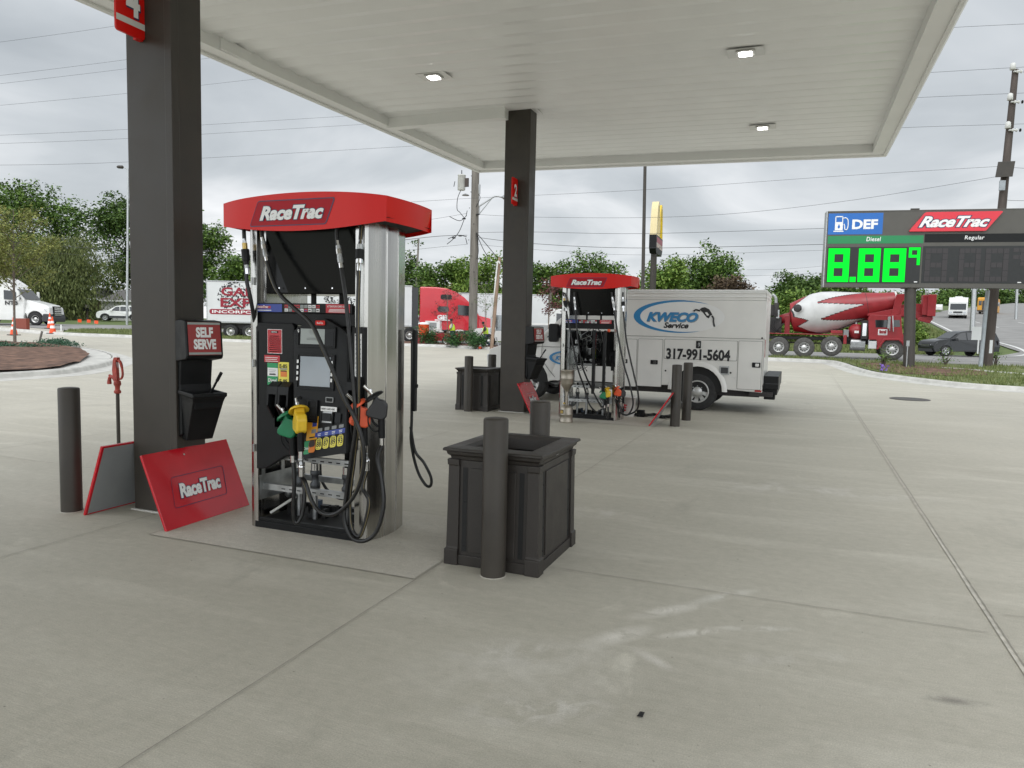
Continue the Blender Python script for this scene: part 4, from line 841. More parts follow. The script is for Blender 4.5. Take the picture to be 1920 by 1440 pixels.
# ---- stainless prover can, bucket, hoses on the ground
PRV = mat('worn_stainless', (.36, .33, .28), .48, 1, var=.22, ns=7, rvar=.1)
t = thing('prover_can', 'tall worn stainless measuring can standing before the far pump', 'measuring can', tuple(TG(1061, 795)))
a = MB(); a.lathe([(.115, 0), (.118, .01), (.118, .035), (.114, .04), (.114, .13), (.118, .135), (.118, .15), (.114, .155), (.114, .25), (.10, .275), (.045, .31)], (0, 0, 0), n=32, m=PRV); a.build('lower_vessel', t)
a = MB(); a.cyl((0, 0, .30), (0, 0, .56), .028, n=16, m=PRV); a.cyl((-.045, -.03, .30), (-.045, -.03, .53), .009, n=8, m=GALV); a.cyl((.045, -.03, .30), (.045, -.03, .5), .007, n=8, m=GALV); a.tube([(-.1, -.05, .44), (-.02, -.04, .47), (.06, -.04, .44)], .003, 5, GALV, 3); a.ball((-.03, -.04, .335), .02, BRASS, 6); a.build('sight_neck', t)
a = MB(); a.lathe([(.028, .54), (.04, .56), (.112, .68), (.117, .69), (.117, .76), (.120, .765), (.120, .78), (.117, .785), (.117, .90), (.122, .905), (.122, .92), (.108, .92), (.108, .88)], (0, 0, 0), n=32, m=PRV, cap=(0, 0)); a.build('funnel', t)
a = MB(); a.rect((-.075, -.1165, .16), X_, Z_, .06, .07, BLKI); a.rect((-.068, -.118, .167), X_, Z_, .046, .05, BRASS); a.build('data_plate', t)
t = thing('plastic_bucket', 'white plastic bucket with a red letter behind the far pump', 'bucket', tuple(TG(1178, 781)))
a = MB(); a.lathe([(.115, 0), (.14, .36), (.147, .36), (.147, .385), (.135, .385), (.11, .02)], (0, 0, 0), n=28, m=mat('bucket_white', (.66, .65, .62), .4, var=.05, ns=5), cap=(1, 1)); a.build('bucket', t)
a = MB(); put_text(a, 'E', (-.075, -.142, .12), X_, Z_, .07, .11, REDD, .2, .04); a.build('lettering', t)
t = thing('hose_coil', 'black hose and rags lying on the ground beside the bucket', 'hose', tuple(TG(1200, 783)))
a = MB(); r = random.Random(2)
for k in range(3):
    P = [(-.25+.1*j+r.uniform(-.04, .04), r.uniform(-.14, .12), .02+.015*k+r.uniform(0, .02)) for j in range(9)]; a.tube(P, .014, 7, RUB, 5)
for k in range(5):
    x, y = r.uniform(-.2, .5), r.uniform(-.12, .1); n_ = 8; a.add([(x+.12*r.uniform(.6, 1)*math.cos(6.28*i/n_), y+.06*r.uniform(.6, 1)*math.sin(6.28*i/n_), .01) for i in range(n_)]+[(x, y, .05+r.uniform(0, .03))], [(i, (i+1) % n_, n_) for i in range(n_)], BLKP)
a.box(-.06, .08, -.05, .05, .0, .13, BLKP)
a.build('coil', t, bevel=.004)
t = thing('manhole_cover', 'round dark cast cover set flush in the right-hand slab', 'manhole cover', (2.62, 21.2, .012)); a = MB(); a.lathe([(.47, -.01), (.47, .0), (.455, .004), (.44, .0), (.0, .002)], (0, 0, 0), n=40, m=mat('cast_cover', (.11, .105, .10), .7, .3, var=.3, ns=20, bump=.6, bs=30), smooth=False); a.build('cover', t)
t = thing('litter_scrap', 'small black scrap lying on the concrete near the bottom edge', 'litter', tuple(TG(1199, 1400))); a = MB(); a.add([(-.012, -.02, .008), (.012, -.015, .006), (.014, .02, .012), (-.008, .024, .009)], [(0, 1, 2, 3)], BLKI); a.add([(.10, .06, .006), (.113, .055, .006), (.118, .085, .012), (.106, .083, .009)], [(0, 1, 2, 3)], BLKI) if False else None; a.add([(-.014, -.016, .0085), (.004, -.02, .0085), (.004, .016, .016)], [(0, 1, 2)], BLKI); a.build('scrap', t)
# ================================================ VEHICLES
MAR = mat('mixer_red', (.30, .022, .028), .38, var=.12, ns=3, rvar=.08); CABR = mat('cab_red', (.55, .012, .025), .2, coat=.5, var=.05, ns=1)
CHAR = mat('charcoal_paint', (.010, .012, .014), .25, coat=.1); TRIM = mat('dark_trim', (.04, .042, .045), .5)
LAMP = mat('headlamp', (.55, .57, .6), .1, .4); RLMP = mat('tail_lamp', (.35, .01, .01), .25); TRLW = mat('trailer_white', (.64, .65, .65), .4, var=.05, ns=.8)
DRMW = mat('drum_white', (.60, .60, .59), .42, var=.12, ns=1.6, detail=7); FRM = mat('chassis_dark', (.03, .026, .026), .6, var=.3, ns=6)
def arch(cx, r, z0, n=9, up=True):
    """points of a wheel opening walking in +x from (cx-r) to (cx+r) along the lower edge"""
    return [(cx-r*math.cos(math.pi*i/n), z0+r*math.sin(math.pi*i/n)) for i in range(n+1)]
def body(par, name, out, y0, y1, m, inset=None, bevel=.03, M=None):
    f = inset or (lambda z: 0); a = MB(); a.rings([[Vector((x, y0+f(z), z)) for x, z in out], [Vector((x, y1-f(z), z)) for x, z in out]], m, False); return a.build(name, par, bevel=bevel, M=M)
def wheel(par, x, y, r, w, side, rim='alloy', tm=TYRE, name='wheel', rr=.62, z=None):
    """side=-1: outer face towards -y"""
    z = r if z is None else z; q = Vector((x, y, z)); d = Vector((0, side, 0)); a = MB()
    a.lathe([(r*rr, w*.02), (r*.90, 0), (r*.985, w*.12), (r, w*.3), (r, w*.7), (r*.985, w*.88), (r*.9, w), (r*rr, w*.98)], q-d*w, d, 36, tm, cap=(0, 0)); o = a.build(name, par)
    b = MB()
    if rim == 'alloy':
        b.lathe([(r*rr, w*.95), (r*rr*.93, w*.96), (r*rr*.88, w*.80), (0, w*.70)], q-d*w, d, 32, TRIM, cap=(0, 0)); b.lathe([(r*rr*1.01, w*.98), (r*rr*.90, w*1.0), (r*rr*.88, w*.9)], q-d*w, d, 32, CHROME, cap=(0, 0)); b.lathe([(r*.2, w*.8), (r*.19, w*1.0), (r*.12, w*1.05), (0, w*1.06)], q-d*w, d, 20, GALV, cap=(0, 0))
        for k in range(7):
            t_ = 2*math.pi*k/7; u = Vector((math.cos(t_), 0, math.sin(t_))); v = Vector((-math.sin(t_), 0, math.cos(t_)))
            P = [u*r*.15-v*r*.07, u*r*rr*.92-v*r*.06+v*r*.05, u*r*rr*.92+v*r*.13, u*r*.15+v*r*.07]; b.add([q+p+d*w*-.05 for p in P]+[q+p+d*w*-.14 for p in P], [(0, 1, 2, 3), (0, 4, 5, 1), (1, 5, 6, 2), (2, 6, 7, 3), (3, 7, 4, 0), (3, 2, 1, 0)], GALV)
    elif rim == 'wheelcover':
        b.lathe([(r*rr, w*.94), (r*rr*.97, w*1.0), (r*rr*.90, w*.99), (r*rr*.80, w*.90), (r*.26, w*.93), (r*.22, w*1.05), (r*.12, w*1.1), (0, w*1.11)], q-d*w, d, 40, mat('wheel_cover', (.50, .50, .49), .35, .5), cap=(0, 0))
        for k in range(9):
            t_ = 2*math.pi*k/9; u = Vector((math.cos(t_), 0, math.sin(t_))); v = Vector((-math.sin(t_), 0, math.cos(t_)))
            P = [u*r*rr*.50+v*r*.03, u*r*rr*.86-v*r*.02, u*r*rr*.80+v*r*.11, u*r*rr*.55+v*r*.07]; b.add([q+p+d*w*-.005 for p in P], [(0, 1, 2, 3)] if side < 0 else [(3, 2, 1, 0)], DARK)
        for k in range(8):
            t_ = 2*math.pi*k/8; p = q+Vector((math.cos(t_), 0, math.sin(t_)))*r*.30; b.cyl(p-d*w*.05, p+d*.012, r*.03, n=8, m=GALV)
    else:
        b.lathe([(r*rr, w*.95), (r*rr*.92, w*.96), (r*rr*.86, w*.62), (r*.3, w*.60), (r*.26, w*.86), (0, w*.88)], q-d*w, d, 28, mat('steel_rim', (.60, .60, .58), .35, .7, var=.15, ns=9), cap=(0, 0))
        for k in range(10):
            t_ = 2*math.pi*k/10; p = q+Vector((math.cos(t_), 0, math.sin(t_)))*r*rr*.66; b.cyl(p-d*w*.4, p-d*w*.36, r*.06, n=8, m=DARK)
    b.build('rim', o); return o
def poly(mb, pts, y, m, f=None, flip=False):
    q = [Vector((x, y(z) if callable(y) else y, z)) for x, z in pts]; mb.add(q if not flip else q[::-1], [tuple(range(len(q)))], m)
# ------------------------------------------------ the white service van
root = Vector((-1.98, 15.35, 0)); t = thing('service_van', 'white service van with utility body, blue oval logo and phone number, behind the far pump', 'van', root); VP = lambda px, py, y=0: AY(px, py, root.y+y)-root
def vz(px, py, y=0): p = VP(px, py, y); return (p.x, p.z)
W = 2.12; xr = vz(1435.5, 600)[0]; xf = -2.55; zb = .50; zr = 2.47; wr = .395
out = [(xf, zb), (-.60, zb)]+[p for p in arch(0, .50, .44) if p[1] >= zb-.02]+[(.60, zb-.03), (xr, zb-.06), (xr, zr-.03), (xr-.03, zr), (xf, zr)]
body(t, 'utility_body', out, 0, W, VANW, bevel=.012)
fl = MB(); arc = arch(0, .50, .42, 14); arc2 = arch(0, .57, .42, 14)
fl.rings([[Vector((x, -.03, z)) for x, z in arc], [Vector((x, -.035, z)) for x, z in arc2], [Vector((x, .0, z+.0)) for x, z in arch(0, .60, .42, 14)]], VANW, True, (0, 0), closed=False); fl.rings([[Vector((x, -.03, z)) for x, z in arc], [Vector((x, .1, z)) for x, z in arc]], VANW, True, (0, 0), closed=False); fl.build('wheel_arch', t)
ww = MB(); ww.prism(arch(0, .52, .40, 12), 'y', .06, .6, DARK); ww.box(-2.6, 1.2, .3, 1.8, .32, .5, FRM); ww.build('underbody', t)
SEAM = mat('panel_seam', (.20, .20, .19), .6)
dr = MB()
def door(nm, pxa, pya, pxb, pyb, m=VANW):
    (x0, _), (x1, _) = vz(pxa, 680), vz(pxb, 680); z1 = vz((pxa+pxb)/2, pya)[1]; z0 = vz((pxa+pxb)/2, pyb)[1]
    b = MB(); b.prism(rrect(x0-.008, x1+.008, z0-.008, z1+.008, .02), 'y', -.0045, -.0005, SEAM); b.prism(rrect(x0, x1, z0, z1, .018), 'y', -.014, -.0045, m); return b.build(nm, t, bevel=.003), x0, x1, z0, z1
up, ux0, ux1, uz0, uz1 = door('upper_door', 1158, 563, 1432, 632); door('side_door', 1170, 636, 1193, 724); door('side_door', 1196, 636, 1241, 724); d3 = door('side_door', 1245, 638, 1381, 674)[0]; door('side_door', 1384, 640, 1428, 730); 
b = MB()
for zz in (2.33, 2.41): b.box(xf, xr+.012, -.02, W+.01, zz, zz+.025, WPNT)
b.box(xf, xr+.01, -.015, W+.01, zr-.03, zr+.012, WPNT); b.box(xr, xr+.012, -.01, .04, zb+.1, zr, WPNT); b.build('roof_trim', t, bevel=.005)
b = MB()
for (px, py, w_, h_) in ((1171, 677, .13, .085), (1226.7, 679, .15, .09), (1418, 684.5, .16, .10), (1310, 646, .10, .15)):
    b = MB(); x, z = vz(px, py); b.prism(rrect(x-w_/2, x+w_/2, z-h_/2, z+h_/2, .012), 'y', -.022, -.014, BLKP); b.prism(rrect(x-w_*.1, x+w_*.34, z-h_*.3, z+h_*.3, .01), 'y', -.032, -.022, CHROME); b.build('door_latch', t)
b = MB(); x0, z0 = vz(1348.5, 702.5); x1, z1 = vz(1367.5, 686.5); b.prism(rrect(x0, x1, z0, z1, .01), 'y', -.02, -.001, GALV); b.prism(rrect(x0+.03, x1-.02, z0+.03, z1-.03, .01), 'y', -.024, -.02, TRIM); x, z = vz(1370, 699); b.cyl((x, 0, z), (x, -.012, z), .018, n=10, m=BLKP); x, z = vz(1248, 695); b.cyl((x, 0, z), (x, -.012, z), .018, n=10, m=BLKP); x, z = vz(1429, 634); b.cyl((x, -.01, z), (x, -.022, z), .018, n=10, m=BLKP); b.build('fuel_hatch', t)
b = MB(); x, z = vz(1421, 733); b.rect((x-.06, -.012, z-.02), X_, Z_, .13, .035, RLMP); b.build('marker_lamp', t); b = MB(); b.box(xr+.001, xr+.02, .0, .04, 1.15, 1.5, RLMP); b.build('marker_lamp', t)
# lettering
KB = mat('logo_blue', (.03, .20, .42), .35); KO = mat('logo_oval_fill', (.70, .70, .69), .35)
b = MB(); c0 = VP(1271.5, 593.5, -.016); a_, b_ = (vz(1357, 593)[0]-vz(1186.5, 593)[0])/2, (vz(1271, 562.8)[1]-vz(1271, 624)[1])/2; n_ = 48
E0 = [(a_*math.cos(6.2832*i/n_), b_*math.sin(6.2832*i/n_)) for i in range(n_)]; face2d(b, E0, c0, X_, Z_, KO)
cres = []; inner = []
for i in range(37):
    th = rad(48+i*(300-48)/36); k = math.sin(math.pi*i/36)**.8; cres.append((a_*math.cos(th), b_*math.sin(th))); inner.append((a_*(1-.13*k)*math.cos(th)+.02*k, b_*(1-.17*k)*math.sin(th)))
vs = [c0-Y_*.002+X_*p[0]+Z_*p[1] for p in cres+inner]; b.add(vs, [(i, i+1, 37+i+1, 37+i) for i in range(36)], KB)
x0, z0 = vz(1212.5, 602.5); x1, z1 = vz(1309.5, 586); put_text(b, 'KWECO', (x0+.012, -.0185, z0-.012), X_, Z_, x1-x0, z1-z0, GREYP, .3, .06, fit=.05, space=.98); put_text(b, 'KWECO', (x0, -.020, z0), X_, Z_, x1-x0, z1-z0, KB, .3, .055, fit=.05, space=.98)
x0, z0 = vz(1245, 614.5); x1, z1 = vz(1291, 605.5); put_text(b, 'Service', (x0, -.020, z0), X_, Z_, x1-x0, z1-z0, BLKI, .3, .04)
x0, z0 = vz(1250, 672); x1, z1 = vz(1369, 657.5); put_text(b, '317-991-5604', (x0, -.020, z0), X_, Z_, x1-x0, z1-z0, BLKI, 0, .04)
g = lambda px, py: vz(px, py)
poly(b, [g(1312, 580), g(1316, 577), g(1322, 576), g(1330, 580), g(1336, 590), g(1332, 592), g(1329, 597), g(1325, 595), g(1318, 586)], -.020, BLKI); poly(b, [g(1322, 586), g(1326, 585), g(1330, 591), g(1326, 592)], -.022, KO)
for P in ([(1301, 584), (1305, 581), (1313, 583)], [(1335, 592), (1338, 597), (1338, 603), (1340, 612.5)]): b.tube([Vector((g(*p)[0], -.020, g(*p)[1])) for p in P], .018, 6, BLKI, 3)
b.build('lettering', t)
# rear bumper, wheels, cab
b = MB(); b.box(xr-.25, xr+.20, .04, W-.04, .36, .46, FRM); b.box(xr+.015, xr+.30, .0, W, .52, .78, BLKP); b.box(xr-.35, xr+.28, .1, W-.1, .40, .53, BLKP); b.box(xr+.03, xr+.24, .15, .5, .30, .40, BLKP); b.box(xr+.05, xr+.305, -.004, W, .62, .64, TRIM); b.build('rear_bumper', t, bevel=.02)
wheel(t, 0, .05, wr, .28, -1, 'wheelcover', rr=.60); wheel(t, -3.72, .10, wr, .28, -1, 'wheelcover', rr=.60); wheel(t, 0, W-.05, wr, .28, 1, 'wheelcover'); wheel(t, -3.72, W-.1, wr, .28, 1, 'wheelcover')
w0, w1 = vz(1012, 631, .1), vz(1050, 596, .1); sl = (w1[1]-w0[1])/(w1[0]-w0[0])
base = (w0[0]-.55, 1.25); zt = 2.12; xt = w0[0]+(zt-w0[1])/sl
cab = [(xf, .50), (-3.08, .46)]+[p for p in arch(-3.72, .47, .44)][::-1]+[(-4.32, .45), (-4.72, .48), (-4.74, .80), (-4.68, 1.12), (-4.35, 1.24), (w0[0]-.38, 1.32), (w0[0]-.18, w0[1]-.18*sl), (xt, zt), (xt+.25, zt+.06), (xf, zt+.07)]
arcp = arch(-3.72, .47, .44)
cab = [(xf, .50), (-3.2, .47)]+arcp[::-1]+[(-4.72, .48), (-4.74, .80), (-4.68, 1.12), (-4.35, 1.24), (w0[0]-.38, 1.34), (w0[0]-.18, w0[1]-.18*sl), (xt, zt), (xt+.25, zt+.06), (xf, zt+.07)]
ins = lambda z: .04+max(0, z-1.3)*.20
co = body(t, 'cab', cab, 0, W, VANW, ins, bevel=.03)
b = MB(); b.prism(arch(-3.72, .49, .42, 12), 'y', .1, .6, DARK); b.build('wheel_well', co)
gy = lambda z: ins(z)-.006
b = MB(); p0 = (w0[0]+.18, 1.42); p1 = (w0[0]+.20, w0[1]+.02); poly(b, [p0, (-2.72, 1.42), (-2.72, 1.98), (xt+.18, 1.98), p1], gy, GLASS); b.build('side_window', co)
b = MB(); q0, q1 = (w0[0]-.15, w0[1]-.14*sl), (xt-.03, zt-.02); b.add([Vector((q0[0]-.012, .16, q0[1])), Vector((q0[0]-.012, W-.16, q0[1])), Vector((q1[0]-.012, W-.26, q1[1])), Vector((q1[0]-.012, .26, q1[1]))], [(0, 1, 2, 3)], GLASS); b.build('windscreen', co)
b = MB(); mx_, mz_ = vz(1035, 624, -.2); b.prism(rrect(mx_-.10, mx_+.12, mz_-.20, mz_+.20, .05), 'y', -.16, -.04, BLKP); b.box(mx_, mx_+.06, -.05, .1, mz_-.12, mz_-.06, BLKP); b.build('wing_mirror', co, bevel=.02)
b = MB(); xd = w0[0]+.10
for P in ([(xd, 1.40), (xd-.02, 1.0), (xd+.12, .75), (xd+.3, .55)], [(w0[0]-.9, 1.22), (xf, 1.22)]): b.tube([Vector((x, ins(z)-.003, z)) for x, z in P], .007, 5, SEAM, 3)
b.build('door_seam', co)
b = MB(); ca = VP(1052, 671, .02); cx0 = ca.x; n_ = 30
E1 = [(.42*math.cos(6.2832*i/n_), .16*math.sin(6.2832*i/n_)) for i in range(n_)]; P0 = Vector((cx0+.14, .034, ca.z)); vs = [P0+X_*p[0]+Z_*p[1] for p in E1]+[P0+X_*(p[0]*.88+.02)+Z_*p[1]*.8 for p in E1]; b.add(vs, [(i, (i+1) % n_, n_+(i+1) % n_, n_+i) for i in range(8, 26)], KB); put_text(b, 'KWECO', P0-X_*.27-Z_*.05, X_, Z_, .5, .09, KB, .3, .05); b.build('door_lettering', co)
b = MB(); b.box(-4.80, -4.66, .1, W-.1, .45, .62, TRIM); b.box(-4.76, -4.70, .3, W-.3, .72, 1.0, TRIM); b.box(-4.76, -4.68, .08, .28, .78, 1.0, LAMP); b.build('front_bumper', co, bevel=.02)
# ------------------------------------------------ the concrete mixer truck
YM = 44.3; root = Vector((2.0, YM, .22)); t = thing('mixer_truck', 'red concrete mixer truck with white drum on the road behind the price sign', 'mixer truck', root)
MP = lambda px, py, y=0: AY(px, py, YM+y)-root
def mz(px, py, y=0): p = MP(px, py, y); return (p.x, p.z)
def mbox(mb, pxa, pya, pxb, pyb, y0, y1, m): (x0, z1), (x1, z0) = mz(pxa, pya, y0), mz(pxb, pyb, y0); mb.box(x0, x1, y0, y1, z0, z1, m)
for px, py, r in ((1460, 648, .56), (1507.5, 650, .56), (1673, 657, .60)):
    x, z = mz(px, py); wheel(t, x, 0, r, .38, -1, 'steel', TYREG, rr=.52, z=r); wheel(t, x, 2.45, r, .38, 1, 'steel', TYREG, rr=.52, z=r)
x, z = mz(1559, 649); wheel(t, x, 0, .56, .34, -1, 'steel', TYREG, name='lifted_wheel', rr=.55, z=z)
b = MB(); mbox(b, 1440, 624, 1583, 629, .1, 2.3, MAR); mbox(b, 1440, 629, 1625, 640, .45, .6, FRM); mbox(b, 1440, 629, 1625, 640, 1.8, 1.95, FRM); mbox(b, 1582, 628, 1587, 645, -.02, .3, MAR); mbox(b, 1575, 636, 1690, 648, .5, 1.9, FRM); mbox(b, 1440, 640, 1580, 646, .7, 1.7, FRM); b.build('chassis', t, bevel=.02)
# drum
A0, A1 = MP(1481, 596, 1.25), MP(1683, 565, 1.25); ax = (A1-A0); Ld = ax.length; ax.normalize(); sc = Ld/202*1.0
prof = [(0, 0), (.45*1.0, 0), (.82, .02), (1.03, .14), (1.17, .24), (1.19, .33), (1.10, .44), (.95, .56), (.80, .68), (.70, .78), (.58, .90), (.52, 1.0)]
def rad_at(s_):
    for (r0, s0), (r1, s1) in zip(prof[2:], prof[3:]):
        if s0 <= s_ <= s1: return r0+(r1-r0)*(s_-s0)/(s1-s0)
    return prof[2][0]
NS, NA = 230, 150; U = Vector((0, -1, 0)); V = ax.cross(U).normalized(); V = V if V.z > 0 else -V
b = MB(); pv = []; S_ = [.02+.98*i/NS for i in range(NS+1)]
for s_ in S_:
    r = rad_at(s_)
    for k in range(NA): a = 2*math.pi*k/NA; pv.append(A0+ax*Ld*s_+(U*math.cos(a)+V*math.sin(a))*r)
fw, fr_, fb = [], [], []
def zig(s_, a):   # a: angle above the camera-facing line, -pi..pi ; returns 'w','r','k'
    v_ = math.sin(a)
    L_b = ((-1, .30), (-.85, .15), (-.62, .05), (-.3, .16), (0, .035), (.3, .03), (.5, .015), (.75, .06), (1.01, .20))
    for (va, sa), (vb, sb) in zip(L_b, L_b[1:]):
        if va <= v_ <= vb: edge = sa+(sb-sa)*(v_-va)/(vb-va); break
    v = s_-edge-.0
    def spike(s0, v0, lo, hi):   # red wedge opening to the right from a tip at (s0, v0) to the band at s=.69
        if s_ < s0: return 9
        k = (s_-s0)/(.69-s0); l, u_ = v0+(lo-v0)*k, v0+(hi-v0)*k
        return max(l-v_, v_-u_)*.5
    v = min(v, spike(.276, .50, .16, .92), spike(.29, -.30, -.80, .08), spike(.33, -1.02, -1.2, -.88))
    if s_ > .69: v = -1
    return 'r' if v < 0 else ('k' if v < .016 else 'w')
for i in range(NS):
    for k in range(NA):
        a = 2*math.pi*(k+.5)/NA; a = a if a < math.pi else a-2*math.pi; c = zig((S_[i]+S_[i+1])/2, a); f = (i*NA+k, i*NA+(k+1) % NA, (i+1)*NA+(k+1) % NA, (i+1)*NA+k); (fw if c == 'w' else fr_ if c == 'r' else fb).append(f)
base_i = len(b.v); b.v += [tuple(p) for p in pv]
for L__, m in ((fw, DRMW), (fr_, MAR), (fb, FRM)):
    k = b.mi(m)
    for f in L__: b.f.append(f); b.m.append(k); b.sm.append(True)
b.add([A0+ax*Ld*.02+(U*math.cos(6.2832*k/NA)+V*math.sin(6.2832*k/NA))*.82 for k in range(NA)]+[A0-ax*.05], [((k+1) % NA, k, NA) for k in range(NA)], MAR)
do = b.build('drum', t)
b = MB(); b.lathe([(.74, .0), (.76, .02), (.76, .11), (.74, .13)], A0+ax*Ld*.705, ax, 40, FRM, cap=(0, 0)); b.lathe([(.53, 0), (.58, .02), (.58, .08), (.50, .1)], A0+ax*Ld*.98, ax, 30, WPNT, cap=(0, 1)); b.build('drum_ring', do)
b = MB(); p = MP(1496, 579, 1.25)+Vector((0, -1.12, 0)); b.lathe([(.22, 0), (.22, .05), (.17, .08), (0, .09)], p+Y_*.03, (-.25, -1, .1), 14, FRM); b.build('drum_hatch', do)
b = MB(); mbox(b, 1472, 592, 1480, 626, .9, 1.6, MAR); b.cyl(MP(1459, 599, 1.25), MP(1481, 597, 1.25), .22, .35, 16, MAR); b.cyl(MP(1442, 600, 1.25), MP(1459, 599, 1.25), .10, .2, 12, MAR); b.build('drum_pedestal', t, bevel=.015)
b = MB(); mbox(b, 1444, 571, 1457, 592, .5, 2.0, FRM); mbox(b, 1440, 594, 1464, 624, .5, 2.0, FRM); mbox(b, 1456, 581, 1461, 597, .3, .5, GALV); b.tube([MP(1455, 570, .4), MP(1454, 558, .4), MP(1448, 552, .4)], .09, 10, GALV, 4); b.cyl(MP(1456, 594, .4), MP(1456, 568, .4), .13, n=12, m=FRM)
for px in (1446, 1450, 1454): b.tube([MP(px, 600, .3), MP(px-3, 612, .25), MP(px+8, 622, .25)], .025, 6, BLKP, 3)
b.tube([MP(1452, 624, .1), MP(1470, 606, .3)], .04, 6, BLKP, 1); b.build('rear_engine', t, bevel=.02)
b = MB(); r_ = .44; b.ball(MP(1605.5, 622, .55), r_, MAR, 10, (1, 1, 1)); b.rect(MP(1602, 624.5, .08), X_, Z_, .22, .13, WHT); b.cyl(MP(1606, 609, .5), MP(1606, 604, .5), .07, n=10, m=GALV); b.build('water_tank', t)
b = MB(); c0, c1 = mz(1594, 657, .1), mz(1623, 636, .1); b.prism(rrect(.1, .85, c0[1], c1[1], .2), 'x', c0[0], c1[0], GALV); b.build('fuel_tank', t, bevel=.02)
b = MB(); mbox(b, 1629, 636, 1643, 654, .0, .5, TRLW); b.build('tool_box', t, bevel=.015); b = MB(); mbox(b, 1558, 619, 1580, 626, .1, 1.0, MAR); b.build('deck_box', t, bevel=.015); b = MB(); mbox(b, 1582, 618, 1591, 632, .05, .5, GREYP); b.build('tool_box', t, bevel=.015)
cabo = [mz(*p) for p in ((1629, 640), (1628, 597), (1632, 590), (1690, 592), (1691, 612), (1693, 627), (1702, 638), (1702, 651), (1694, 651), (1690, 644), (1684, 636), (1664, 636), (1655, 644), (1652, 652), (1645, 652), (1644, 640))]
co = body(t, 'cab', cabo, .0, 1.45, MAR, bevel=.02)
b = MB(); poly(b, [mz(*p) for p in ((1641, 600), (1667, 600), (1667, 614), (1642, 614))], -.006, GLASS); b.build('side_window', co); b = MB(); poly(b, [mz(*p) for p in ((1674, 600), (1687, 600), (1688, 613), (1675, 613))], -.006, GLASS); b.build('side_window', co)
b = MB(); x0, z0 = mz(1646, 628); x1, z1 = mz(1664, 617.5); b.rect((x0, -.008, z0), X_, Z_, x1-x0, z1-z0, WHT); put_text(b, 'imi', (x0+.08, -.012, z0+.1), X_, Z_, (x1-x0)*.68, (z1-z0)*.5, MAR, 0, .08); b.rect((x0+.02, -.010, z0+.03), X_, Z_, x1-x0-.04, .03, GREYP); x0, z0 = mz(1689, 648); b.cyl((x0+.3, .02, z0+.1), (x0+.3, -.03, z0+.1), .05, n=10, m=SORG); b.build('lettering', co)
b = MB(); fp = [mz(*p) for p in ((1642, 655), (1657, 634.5), (1687, 634.5), (1702, 647))]; fq = [mz(*p) for p in ((1646, 655), (1659, 638), (1685, 638), (1700, 650))]; b.rings([[Vector((x, -.10, z)) for x, z in fp+fq[::-1]], [Vector((x, .5, z)) for x, z in fp+fq[::-1]]], MAR, False); b.build('front_fender', co, bevel=.015)
b = MB(); b.tube([MP(1668, 620, -.1), MP(1668, 594, -.15), MP(1674, 592, -.15), MP(1675, 622, -.1)], .03, 6, GALV, 1); mbox(b, 1665, 594, 1669, 616, -.18, -.1, GALV); b.build('mirror', co); b = MB(); mbox(b, 1616, 601, 1626, 636, .0, .4, FRM); mbox(b, 1618, 606, 1624, 630, -.03, .0, CHROME); b.build('ladder', co)
b = MB()   # loading hopper, frame and folded chutes ahead of the drum
for y in (.5, 1.9): b.prism([mz(*p) for p in ((1683, 551), (1709, 549), (1707, 553), (1694, 566), (1688, 590), (1673, 592))], 'y', y, y+.08, MAR)
b.prism([mz(*p) for p in ((1685, 572), (1712, 568), (1750, 570), (1752, 592), (1700, 590), (1688, 590))], 'y', .7, 1.7, MAR)
b.prism([mz(*p) for p in ((1628, 588), (1690, 576), (1752, 592), (1752, 600), (1690, 592), (1628, 592))], 'y', .55, .65, MAR); b.prism([mz(*p) for p in ((1628, 588), (1690, 584), (1752, 592), (1752, 600), (1690, 592), (1628, 592))], 'y', 1.85, 1.95, MAR)
b.build('hopper_frame', t, bevel=.015)
b = MB(); mbox(b, 1731, 553, 1740, 591, .2, .9, MAR); mbox(b, 1741, 552, 1754, 593, .1, 1.0, MAR); b.prism([mz(*p) for p in ((1722, 596), (1745, 592), (1752, 596), (1745, 606), (1722, 600))], 'y', .3, .9, MAR); b.cyl(MP(1736, 545, .5), MP(1736, 555, .5), .04, n=6, m=GALV); b.cyl(MP(1741, 543, .5), MP(1741, 555, .5), .04, n=6, m=GALV); b.build('folded_chute', t, bevel=.03)
